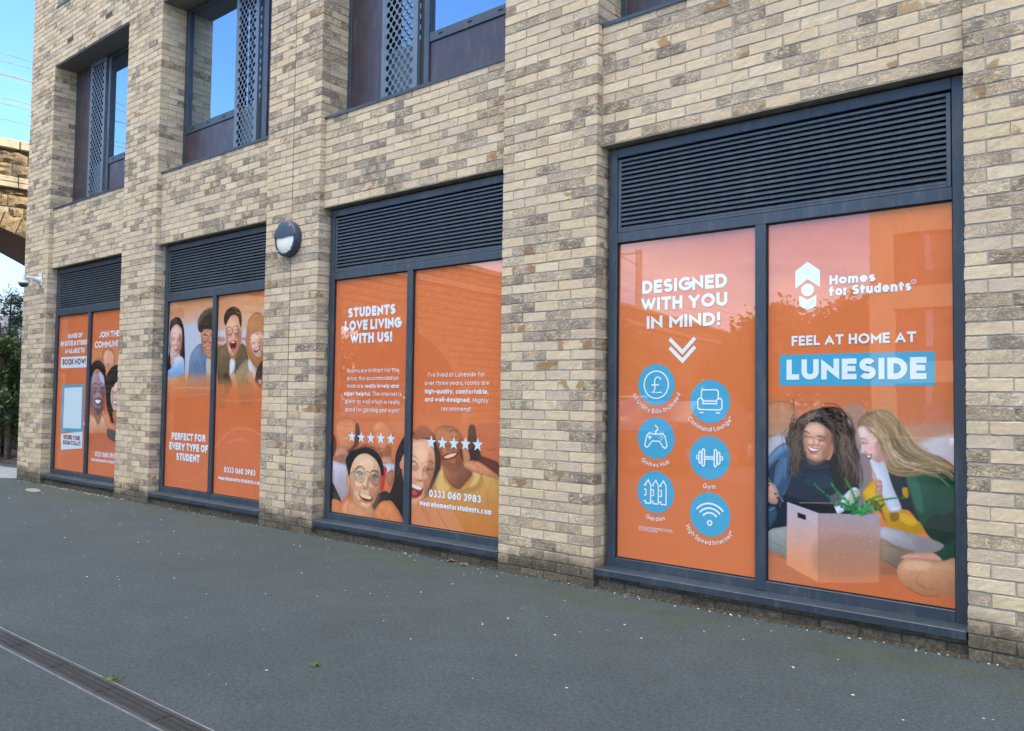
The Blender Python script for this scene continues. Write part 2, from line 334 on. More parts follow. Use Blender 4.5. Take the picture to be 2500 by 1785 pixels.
PAINTS={'4L':[],
'4R':[[0,[-22,1153,1089,1175,1087,673,-20,591],(196,120,82),60,0.55,(170,130,110),[541,1156,541,796]],[0,[-13,1109,166,1115,166,947,-12,924],(190,132,98),8,0.9,(175,140,115),[33,1109,33,926]],[1,[166,1145,165,1003],(120,90,75),5,0.8],[1,[-1,998,166,1006],(215,160,115),3,0.7],[1,[-3,905,166,926],(105,85,75),6,0.85],[1,[-3,891,166,913],(205,155,105),8,0.85],[0,[-7,879,175,905,176,648,-7,636],(172,172,182),6,0.95],[0,[453,1081,589,1099,589,798,453,791],(168,138,122),25,0.8,(140,132,132),[517,1082,517,794]],[0,[461,808,604,840,635,438,461,421],(128,120,122),25,0.9],[0,[541,779,573,781,588,474,541,470],(118,110,112),12,0.6],[0,[758,982,1088,1023,1088,886,780,904],(186,150,128),50,0.7],[0,[846,875,1088,954,1087,718,947,802],(196,196,202),40,0.95],[0,[-19,173,296,237,696,261,1085,295,1084,-36,-17,-226],(186,112,78),40,1,(206,112,66),[541,242,541,-17]],[0,[658,257,778,256,815,159,665,138],(150,96,72),30,0.7],[1,[0,140,54,143,120,164],(130,88,68),8,0.7],[1,[9,102,71,132,124,148],(120,84,66),6,0.6],[0,[-9,130,124,143,313,30,0,-3],(198,122,84),16,0.9],[1,[63,88,124,105,237,61,305,29],(150,92,66),3,0.5],[1,[81,13,98,59,159,76],(150,92,66),3,0.5],[0,[-5,305,53,332,133,345,137,166,80,172,-1,184],(158,164,158),5,1,(128,130,124),[35,335,36,153]],[1,[-1,253,53,233,124,209],(84,92,94),2.5,0.8],[0,[-2,645,34,717,105,824,175,845,312,784,428,773,541,747,557,682,533,469,461,413,313,398,35,326,-1,314],(30,44,58),5,1],[0,[-7,732,16,794,78,854,136,873,162,836,145,758,136,654,106,549,61,545,-2,645],(74,104,138),5,1,(52,76,104),[25,829,123,602]],[0,[-2,767,34,812,87,854,145,869,123,825,52,770,0,715],(104,138,172),6,0.9],[0,[0,680,52,752,88,754,61,684,25,594,0,601],(34,52,66),10,0.85],[0,[52,718,96,772,110,721,79,616,43,596],(80,112,146),10,0.7],[1,[110,773,116,721,106,652],(110,140,168),7,0.7],[1,[154,792,158,724,136,620,88,513,79,460],(80,110,134),6,0.8],[0,[-1,453,44,466,62,424,44,370,1,323],(58,84,104),6,0.9],[1,[8,436,44,457],(170,190,204),5,0.8],[1,[245,742,296,720,354,736,412,756],(60,84,108),4,0.8],[1,[210,676,279,682,379,683],(62,82,98),3,0.7],[0,[228,643,279,672,396,672,412,623,354,602,262,612],(44,62,78),16,0.6],[0,[166,947,177,1003,227,1052,295,1083,379,1095,437,1072,477,1023,497,958,517,901,533,844,545,780,551,715,533,640,493,596,428,624,396,688,379,754,404,813,412,872,396,921,362,962,312,994,270,995,242,971,229,932,225,864,236,805,210,727,184,657,171,725,182,802,167,844,136,860,158,896],(44,38,36),7,1],[2,[210,1034,166,947,149,878,184,811,180,725,184,657],(40,34,32),6,0.85,60,26,9,1,(112,94,80)],[2,[312,1079,428,1064,477,990,501,892,525,779,533,681,501,597],(34,28,26),7,0.85,70,26,7,2,(92,76,66)],[2,[236,1035,201,957,184,862,210,761],(120,100,84),4,0.8,34,26,9,3,(90,76,66)],[2,[329,1071,278,1044,227,983],(128,108,92),4,0.8,26,22,7,4,(160,140,120)],[2,[437,1022,469,941,477,834,501,712,525,631],(136,112,96),4,0.75,40,44,9,5,(110,90,76)],[1,[413,851,415,821],(214,206,200),3,0.9],[0,[244,814,321,809,379,804,346,769,296,745,257,764],(150,112,92),8,1],[0,[249,780,312,758,363,778,338,747,291,732,253,751],(92,68,58),8,0.8],[0,[229,949,241,977,270,1002,312,1004,354,985,387,946,402,905,396,863,371,812,338,781,300,773,266,785,244,822,232,864,225,907],(206,162,136),4,1],[0,[354,979,404,938,408,872,375,804,329,774,346,827,371,879],(176,128,104),16,0.75],[0,[244,958,278,983,321,984,329,953,287,943,253,933],(228,190,164),14,0.7],[0,[329,877,362,887,362,853,333,843],(222,178,152),12,0.6],[0,[241,882,255,886,253,857,243,861],(222,176,150),6,0.6],[0,[397,857,385,810,367,781,349,783,338,813,338,862,350,909,368,938,386,936,397,905],(135,90,70),24,0.5],[0,[255,874,247,829,235,801,225,802,220,831,222,876,230,922,242,949,252,948,257,919],(135,90,70),18,0.35],[0,[355,956,345,941,323,934,298,936,279,947,273,963,282,978,304,986,329,983,349,972],(240,191,161),22,0.6],[0,[303,908,298,901,287,897,273,898,262,904,259,911,264,918,276,921,289,920,300,915],(135,90,70),12,0.42],[0,[369,902,364,895,352,892,339,893,328,898,325,906,330,912,341,916,355,915,365,910],(135,90,70),12,0.42],[0,[289,864,284,854,272,849,259,850,249,857,246,868,251,878,263,883,276,882,286,875],(206,126,100),16,0.5],[0,[371,858,365,848,354,843,341,844,331,851,329,861,334,871,345,877,358,876,368,869],(206,126,100),16,0.5],[0,[289,880,285,874,277,871,267,872,259,877,256,883,260,888,269,891,279,890,287,886],(240,191,161),12,0.6],[0,[357,875,354,870,347,867,338,868,332,871,330,877,333,882,340,884,349,884,355,880],(240,191,161),12,0.45],[0,[334,883,330,869,325,861,320,861,317,870,317,884,320,898,326,907,331,906,334,897],(135,90,70),10,0.35],[0,[318,889,315,876,310,868,306,869,303,877,303,890,306,903,311,910,315,910,318,902],(240,191,161),9,0.6],[0,[327,860,323,858,314,856,303,857,294,860,291,863,295,866,304,867,315,867,324,864],(135,90,70),8,0.5],[0,[327,809,322,805,310,804,294,805,282,808,278,812,283,816,296,817,311,816,323,813],(135,90,70),10,0.4],[0,[317,796,314,792,305,790,295,790,287,794,285,798,288,803,297,805,307,804,315,801],(240,191,161),10,0.4],[0,[287,854,285,845,283,840,280,840,279,846,279,854,281,863,283,868,286,867,287,862],(135,90,70),8,0.3],[0,[339,850,338,841,335,836,333,837,331,842,331,850,333,858,336,863,338,863,340,858],(135,90,70),8,0.4],[0,[274,900,287,905,299,874,287,862,267,868],(190,140,116),5,0.6],[0,[272,900,282,902,280,871,268,874],(230,192,168),4,0.8],[1,[267,868,280,863,295,867],(140,88,72),3,0.8],[1,[236,948,255,940,270,929],(58,42,38),6,0.9,3],[1,[311,918,337,919,361,908],(58,42,38),7,0.9,3],[1,[236,921,249,912,267,912],(64,44,40),5,0.9,3],[1,[312,900,331,892,352,895],(64,44,40),5,0.9,3],[1,[316,910,334,907,354,903],(150,104,88),3,0.5],[0,[253,864,272,851,295,843,329,842,312,821,283,811,262,823],(158,84,78),3,1],[0,[256,857,275,846,299,839,326,839,307,829,282,828,265,837],(236,232,228),2.5,1],[0,[263,825,282,816,306,822,295,806,277,804,265,813],(196,112,104),3,0.9],[1,[249,878,244,856,250,831],(150,100,84),3,0.5],[1,[336,862,343,836,329,811],(150,96,78),3,0.5],[2,[320,1087,354,1037,396,980,405,905,412,822],(60,50,44),4,0.8,14,10,6,66,(110,92,78)],[2,[295,1078,253,1035,231,984,225,924,220,847],(52,44,40),4,0.8,14,9,6,67,(120,100,86)],[0,[-4,601,25,612,52,588,70,546,62,484,17,481,-2,505],(206,158,140),4,1],[1,[0,553,34,547,61,536],(150,100,88),3,0.8],[1,[0,514,35,508,66,511],(150,100,88),3,0.8],[0,[59,545,57,541,53,539,48,538,44,540,43,544,44,547,48,550,53,550,57,548],(120,28,40),1.5,1],[0,[71,520,70,516,66,514,61,513,57,515,55,519,57,522,61,525,66,525,70,523],(120,28,40),1.5,1],[0,[14,595,13,592,9,589,5,589,1,591,0,594,1,598,5,600,9,601,13,599],(120,28,40),1.5,1],[1,[0,645,34,586,99,501],(176,168,176),7,1],[1,[3,636,34,591,95,503],(90,80,84),3,1],[0,[577,599,612,646,643,680,674,642,689,571,772,523,838,498,882,463,910,396,808,381,741,401,696,436,673,498,619,533,588,555],(206,158,26),5,1,(180,132,20),[620,638,845,397]],[0,[620,558,658,553,681,515,704,437,681,483,635,519],(96,66,30),10,0.8],[0,[727,487,764,499,779,469,757,443,734,448],(110,80,30),10,0.7],[0,[779,492,831,489,874,455,845,428,794,446],(224,180,50),12,0.6],[0,[666,754,780,753,839,654,860,531,882,455,831,513,772,523,696,580],(40,46,54),6,1],[0,[701,776,723,781,727,734,708,733],(206,160,40),4,0.9],[0,[794,639,824,641,827,587,802,589],(196,150,34),4,0.9],[0,[802,746,853,769,919,769,990,743,1087,718,1085,348,1016,339,946,369,903,426,860,515,831,623,809,700],(46,84,66),5,1,(34,66,50),[882,736,1023,363]],[0,[910,443,961,509,1010,503,1059,542,1086,521,1085,348,1016,339,939,376],(30,54,44),14,0.9],[0,[817,716,861,734,897,612,903,504,867,532,838,623],(66,112,90),18,0.6],[2,[911,738,961,664,1017,607,1072,558],(70,112,92),2,0.4,16,60,0,6,(56,96,78)],[0,[956,298,1009,338,1085,400,1085,268,1009,251,988,271],(36,76,56),5,1],[0,[548,984,557,1025,597,1063,659,1088,712,1085,762,1046,795,991,832,937,868,891,933,855,997,828,1060,785,1087,734,1018,760,947,771,890,767,831,748,780,749,735,774,708,829,682,892,635,922,589,936,565,968,553,960],(142,120,88),5,1],[0,[765,823,832,811,883,783,831,764,780,773],(96,78,58),14,0.8],[2,[573,1042,620,1002,666,923,704,828,757,760,839,757,919,777,1011,759,1073,717],(110,88,62),6,0.85,60,34,2,7,(190,164,122)],[2,[667,1084,743,1022,787,936,839,867,919,824,1004,790,1080,733],(206,184,146),5,0.85,44,30,2,8,(120,98,70)],[2,[636,1076,682,996,720,901,772,824,861,781,990,785],(222,206,176),4,0.85,26,30,2,9,(168,142,104)],[2,[589,1051,659,1036,735,966,787,872,868,821,976,796],(98,78,56),5,0.8,30,24,2,10,(130,106,76)],[2,[682,908,720,821,780,753,831,744],(150,122,90),2,0.7,14,14,2,11,(190,160,120)],[0,[551,976,573,991,636,979,697,932,705,868,720,805,697,780,658,770,637,772,624,788,620,808,603,811,596,826,569,827,563,842,571,862,567,887,559,919,551,947],(214,178,170),4,1],[0,[651,898,712,885,723,805,697,778,658,770,640,785,659,826],(178,128,112),16,0.75],[0,[704,852,699,819,683,798,664,797,649,817,643,850,649,883,664,904,683,905,699,885],(186,140,128),26,0.5],[0,[643,850,639,837,627,829,613,828,601,835,596,847,601,860,613,868,627,869,639,862],(236,190,178),14,0.6],[0,[657,858,653,848,643,841,631,840,621,846,617,856,621,867,631,874,643,875,653,869],(222,150,140),14,0.4],[0,[614,897,610,890,599,885,586,885,575,889,571,895,575,902,586,907,599,907,610,903],(190,146,138),10,0.45],[0,[614,824,612,820,605,817,596,817,589,819,586,823,589,826,596,829,605,830,612,828],(180,134,122),6,0.4],[0,[556,968,589,977,600,937,569,919],(236,212,210),12,0.7],[0,[571,879,590,863,596,839,573,834],(232,200,192),8,0.7],[1,[567,910,585,918,608,906],(80,58,50),4,0.9,2],[1,[574,889,593,888,612,885],(60,44,42),5,0.9,2],[0,[595,815,620,823,629,826,624,803,629,791,616,796,604,804],(120,52,52),3,1],[0,[599,815,616,818,624,820,618,803,607,806],(240,238,236),2,1],[1,[620,793,631,789,640,797],(170,90,84),3,0.8],[1,[586,847,596,838,587,826],(150,100,90),3,0.6],[2,[612,1063,651,987,682,908,712,829,765,752],(128,104,74),5,0.9,26,15,2,68,(196,170,130)],[2,[565,1017,612,970,659,923,697,852],(110,88,62),4,0.85,16,9,2,69,(176,150,112)],[0,[620,796,666,778,701,780,742,647,790,529,772,503,727,499,696,564,666,650,635,728],(214,222,234),3,1,(176,182,196),[643,640,734,679]],[0,[789,519,784,510,769,501,750,497,734,499,727,505,732,515,747,524,766,528,782,526],(160,164,176),2,1],[0,[780,522,776,516,764,510,748,507,735,507,730,511,734,517,746,523,762,527,775,526],(206,212,222),2,1],[0,[629,720,643,721,658,681,681,675,687,643,681,587,666,582,647,608,654,641,647,656,631,688],(196,150,134),3,1],[1,[649,663,681,668],(120,76,66),3,0.8],[1,[651,636,684,641],(120,76,66),3,0.8],[1,[657,609,681,614],(120,76,66),3,0.8],[0,[383,455,461,561,525,623,561,601,553,560,493,498,445,460],(210,214,224),3,1],[0,[509,597,557,605,563,585,501,507,493,531],(176,160,140),5,0.8],[0,[387,555,428,583,461,552,429,500,396,514],(96,96,100),5,0.8],[0,[673,402,741,405,845,385,946,366,1009,338,960,294,845,272,756,300,673,338],(176,176,184),5,1,(140,134,132),[696,405,845,272]],[1,[816,378,852,343,881,292],(112,110,122),4,0.55],[1,[848,371,877,337,900,295],(112,110,122),4,0.55],[1,[880,363,901,330,919,297],(112,110,122),4,0.55],[1,[912,356,926,324,937,299],(112,110,122),4,0.55],[1,[943,349,950,318,956,301],(112,110,122),4,0.55],[1,[974,342,974,311,974,304],(112,110,122),4,0.55],[0,[673,334,756,308,859,282,815,237,771,176,718,201,673,211],(150,132,112),8,1,(120,104,88),[696,333,734,187]],[1,[673,298,741,299,815,268],(96,84,72),4,0.6],[1,[671,222,711,208,763,175],(90,76,66),5,0.7],[0,[763,160,778,209,815,241,881,244,988,248,1085,268,1084,54,1008,64,945,47,880,52,815,81,778,115],(206,158,122),5,1,(178,118,82),[881,238,916,42]],[0,[801,212,859,235,945,231,917,196,830,177],(224,182,148),18,0.6],[1,[859,111,916,85,959,95],(130,80,54),4,0.6],[1,[881,168,866,120,909,95],(130,80,54),3,0.5],[1,[815,81,888,46,980,52],(120,72,48),5,0.6],[0,[784,241,815,265,874,279,953,290,995,264,988,248,903,245,852,243,808,238],(214,158,134),3,1],[1,[815,249,859,266,888,273],(150,96,80),3,0.6],[1,[852,246,903,264,931,266],(150,96,80),3,0.6],[0,[128,495,404,518,429,459,321,444],(26,34,40),2,1],[1,[202,502,404,518],(168,150,128),5,1],[0,[124,499,319,447,316,29,220,67,121,109],(190,176,184),2,1,(228,150,104),[211,438,211,100]],[0,[319,449,675,476,665,81,316,28],(164,150,154),2,1,(214,134,92),[493,449,493,106]],[0,[321,290,672,330,667,130,320,81],(156,120,100),60,0.5],[1,[125,497,319,448],(224,214,222),4,0.9],[1,[319,444,316,31],(120,100,96),2.5,0.8],[0,[190,442,242,428,242,399,190,411],(30,36,40),1.5,1],[0,[416,410,415,409,414,409,413,409,412,409,412,410,412,411,413,411,414,411,415,411],(226,214,206),1.5,0.7],[0,[362,327,362,325,360,324,359,324,357,325,357,326,357,327,359,328,360,329,362,328],(226,214,206),1.5,0.7],[0,[581,397,581,396,580,395,579,395,578,395,577,396,578,397,579,398,580,398,581,397],(226,214,206),1.5,0.7],[0,[395,407,395,406,394,405,393,405,392,406,392,407,392,409,393,410,394,410,395,409],(226,214,206),1.5,0.7],[0,[601,250,600,249,599,249,598,249,597,249,596,250,597,251,598,251,599,251,600,251],(226,214,206),1.5,0.7],[0,[440,277,439,275,438,274,437,274,436,275,435,276,436,278,437,279,438,279,439,278],(226,214,206),1.5,0.7],[0,[616,435,616,433,615,432,613,432,613,433,612,434,613,435,613,436,615,436,616,436],(226,214,206),1.5,0.7],[0,[501,400,501,399,500,398,498,398,498,398,497,399,498,400,498,401,500,401,501,400],(226,214,206),1.5,0.7],[0,[632,239,632,238,631,238,630,238,629,238,628,239,629,240,630,241,631,241,632,240],(226,214,206),1.5,0.7],[0,[625,313,625,311,623,310,622,310,621,311,620,312,621,313,622,314,623,315,625,314],(226,214,206),1.5,0.7],[0,[502,339,501,338,500,337,499,337,498,337,498,338,498,340,499,340,500,340,501,340],(226,214,206),1.5,0.7],[0,[392,355,392,354,391,354,389,354,388,354,388,355,388,355,389,356,391,356,392,356],(226,214,206),1.5,0.7],[0,[355,267,354,266,354,265,352,265,352,265,351,267,352,268,352,269,354,269,354,268],(226,214,206),1.5,0.7],[0,[491,356,490,355,489,354,487,354,486,355,486,355,486,356,487,357,489,357,490,357],(226,214,206),1.5,0.7],[0,[472,390,472,389,471,388,469,388,468,389,468,390,468,391,469,391,471,392,472,391],(226,214,206),1.5,0.7],[0,[454,247,453,246,452,245,451,245,451,246,450,247,451,248,451,249,452,249,453,249],(226,214,206),1.5,0.7],[0,[623,432,622,431,622,430,621,430,620,430,620,431,620,432,621,433,622,433,622,432],(226,214,206),1.5,0.7],[0,[581,296,580,295,579,295,579,295,578,295,578,296,578,297,579,298,579,298,580,297],(226,214,206),1.5,0.7],[0,[397,315,396,314,396,313,395,313,394,314,394,315,394,316,395,317,396,317,396,317],(226,214,206),1.5,0.7],[0,[621,215,620,214,619,213,618,213,617,213,617,215,617,216,618,217,619,218,620,217],(226,214,206),1.5,0.7],[0,[346,354,346,353,345,352,343,352,342,352,341,354,342,355,343,356,345,356,346,356],(226,214,206),1.5,0.7],[0,[471,199,471,198,470,197,468,196,467,197,467,198,467,200,468,201,470,201,471,200],(226,214,206),1.5,0.7],[0,[434,389,434,388,433,388,432,387,431,388,430,389,431,390,432,390,433,390,434,390],(226,214,206),1.5,0.7],[0,[462,193,461,192,461,192,460,192,459,192,458,193,459,193,460,194,461,194,461,194],(226,214,206),1.5,0.7],[0,[355,387,354,386,353,385,352,385,351,385,350,386,351,387,352,388,353,388,354,388],(226,214,206),1.5,0.7],[0,[434,414,433,412,432,412,430,411,429,412,429,413,429,414,430,415,432,415,433,415],(226,214,206),1.5,0.7],[0,[406,421,406,420,405,419,404,419,404,420,404,420,404,421,404,422,405,422,406,421],(226,214,206),1.5,0.7],[0,[553,412,553,411,552,410,552,410,551,411,551,412,551,413,552,414,552,414,553,413],(226,214,206),1.5,0.7],[0,[419,178,419,177,419,176,418,176,417,177,417,178,417,179,418,180,419,180,419,179],(226,214,206),1.5,0.7],[0,[584,349,584,348,582,347,581,347,580,348,579,349,580,350,581,351,582,351,584,350],(226,214,206),1.5,0.7],[0,[417,330,417,329,416,328,415,328,415,329,414,330,415,331,415,332,416,332,417,331],(226,214,206),1.5,0.7],[0,[420,206,420,205,419,204,417,204,416,205,416,206,416,207,417,208,419,208,420,208],(226,214,206),1.5,0.7],[0,[350,364,349,363,349,362,348,362,347,363,347,363,347,364,348,365,349,365,349,365],(226,214,206),1.5,0.7],[0,[414,211,414,210,413,209,412,209,411,210,411,210,411,211,412,212,413,212,414,211],(226,214,206),1.5,0.7],[0,[631,315,630,314,629,313,628,313,626,313,626,314,626,316,628,316,629,316,630,316],(226,214,206),1.5,0.7],[0,[622,292,622,290,621,289,620,289,618,290,618,291,618,292,620,293,621,294,622,293],(226,214,206),1.5,0.7],[0,[497,421,497,420,496,419,495,418,494,419,494,421,494,422,495,423,496,423,497,422],(226,214,206),1.5,0.7],[0,[621,223,621,222,620,221,619,221,619,221,618,223,619,224,619,225,620,225,621,224],(226,214,206),1.5,0.7],[0,[592,291,591,290,590,289,589,289,588,289,587,290,588,292,589,292,590,293,591,292],(226,214,206),1.5,0.7],[0,[547,274,546,273,546,272,545,272,544,273,544,274,544,276,545,277,546,277,546,276],(226,214,206),1.5,0.7],[0,[640,440,639,439,638,437,636,437,635,438,635,440,635,441,636,442,638,442,639,441],(226,214,206),1.5,0.7],[0,[552,439,551,438,550,437,549,437,547,438,547,438,547,439,549,440,550,440,551,440],(226,214,206),1.5,0.7],[0,[642,291,642,290,641,289,640,289,640,289,639,290,640,291,640,292,641,292,642,291],(226,214,206),1.5,0.7],[0,[541,304,541,302,540,301,538,301,537,302,537,303,537,305,538,306,540,306,541,305],(226,214,206),1.5,0.7],[0,[411,436,410,435,409,434,408,434,406,434,406,435,406,436,408,437,409,437,410,436],(226,214,206),1.5,0.7],[0,[615,427,615,426,614,425,612,425,611,425,611,427,611,428,612,429,614,429,615,428],(226,214,206),1.5,0.7],[0,[616,317,615,316,614,315,613,315,611,316,611,316,611,317,613,318,614,318,615,318],(226,214,206),1.5,0.7],[0,[553,366,552,364,551,364,550,363,548,364,548,365,548,367,550,368,551,368,552,367],(226,214,206),1.5,0.7],[0,[219,325,219,323,218,322,216,322,215,323,214,324,215,326,216,327,218,327,219,326],(226,216,214),1.5,0.6],[0,[144,392,144,391,142,390,141,390,139,390,139,392,139,393,141,394,142,395,144,394],(226,216,214),1.5,0.6],[0,[240,333,239,331,238,330,237,330,235,331,235,332,235,334,237,335,238,335,239,334],(226,216,214),1.5,0.6],[0,[285,320,284,318,283,317,281,317,280,318,280,319,280,321,281,322,283,322,284,321],(226,216,214),1.5,0.6],[0,[163,344,163,342,162,341,160,341,159,342,158,343,159,345,160,346,162,346,163,345],(226,216,214),1.5,0.6],[0,[269,331,268,329,267,328,265,328,264,329,264,330,264,332,265,333,267,333,268,332],(226,216,214),1.5,0.6],[0,[142,269,141,267,140,266,138,266,137,267,136,268,137,270,138,271,140,271,141,270],(226,216,214),1.5,0.6],[0,[279,398,278,397,277,396,275,395,274,396,273,398,274,399,275,400,277,400,278,400],(226,216,214),1.5,0.6],[0,[231,348,231,347,230,346,228,346,227,346,226,348,227,349,228,350,230,351,231,350],(226,216,214),1.5,0.6],[0,[272,363,271,362,270,361,269,360,267,361,267,363,267,364,269,365,270,365,271,365],(226,216,214),1.5,0.6],[0,[179,327,179,325,178,324,176,324,175,325,174,326,175,328,176,329,178,329,179,328],(226,216,214),1.5,0.6],[0,[301,399,301,397,300,396,298,396,297,397,296,398,297,400,298,401,300,401,301,400],(226,216,214),1.5,0.6],[0,[159,304,159,302,157,301,156,301,155,302,154,303,155,305,156,306,157,306,159,305],(226,216,214),1.5,0.6],[0,[288,335,288,333,286,332,285,332,284,333,283,334,284,336,285,337,286,337,288,336],(226,216,214),1.5,0.6],[0,[213,274,213,272,211,271,210,271,209,272,208,273,209,275,210,276,211,276,213,275],(226,216,214),1.5,0.6],[0,[270,400,270,398,268,397,267,397,266,398,265,400,266,401,267,402,268,402,270,401],(226,216,214),1.5,0.6],[0,[287,382,287,381,286,380,284,380,283,380,282,382,283,383,284,384,286,384,287,384],(226,216,214),1.5,0.6],[0,[191,274,191,273,189,272,188,272,186,272,186,274,186,275,188,277,189,277,191,276],(226,216,214),1.5,0.6],[0,[211,283,211,281,210,280,208,280,207,281,206,282,207,284,208,285,210,285,211,284],(226,216,214),1.5,0.6],[0,[168,266,168,265,167,263,165,263,164,264,163,265,164,267,165,268,167,268,168,268],(226,216,214),1.5,0.6],[0,[170,377,169,376,168,375,166,375,165,375,164,377,165,378,166,379,168,380,169,379],(226,216,214),1.5,0.6],[0,[223,354,223,352,221,351,220,351,219,352,218,353,219,355,220,356,221,356,223,355],(226,216,214),1.5,0.6],[0,[231,269,231,267,230,266,228,266,227,267,226,268,227,270,228,271,230,271,231,270],(226,216,214),1.5,0.6],[0,[259,408,259,407,257,406,256,405,255,406,254,408,255,409,256,410,257,410,259,410],(226,216,214),1.5,0.6],[0,[193,319,192,318,191,317,189,316,188,317,187,319,188,320,189,321,191,321,192,321],(226,216,214),1.5,0.6],[0,[222,296,222,295,220,294,219,294,217,294,217,296,217,297,219,298,220,299,222,298],(226,216,214),1.5,0.6],[3,[541,470,469,496,396,547,329,592,291,631],(34,112,66),30,16,1],[3,[541,470,493,531,428,591,392,645],(40,128,66),30,18,2],[3,[549,470,533,550,501,630,465,680],(44,124,60),30,13,3],[3,[557,467,604,516,666,554,742,576,816,586],(44,110,52),32,14,4],[3,[553,467,573,505,620,558,681,587],(46,134,64),26,20,5],[3,[533,465,501,499,461,520,429,508],(30,96,54),20,20,6],[3,[557,467,619,493,666,513,696,540],(42,120,60),20,22,7],[3,[541,466,533,501,541,535,557,569],(36,112,58),18,22,8]],
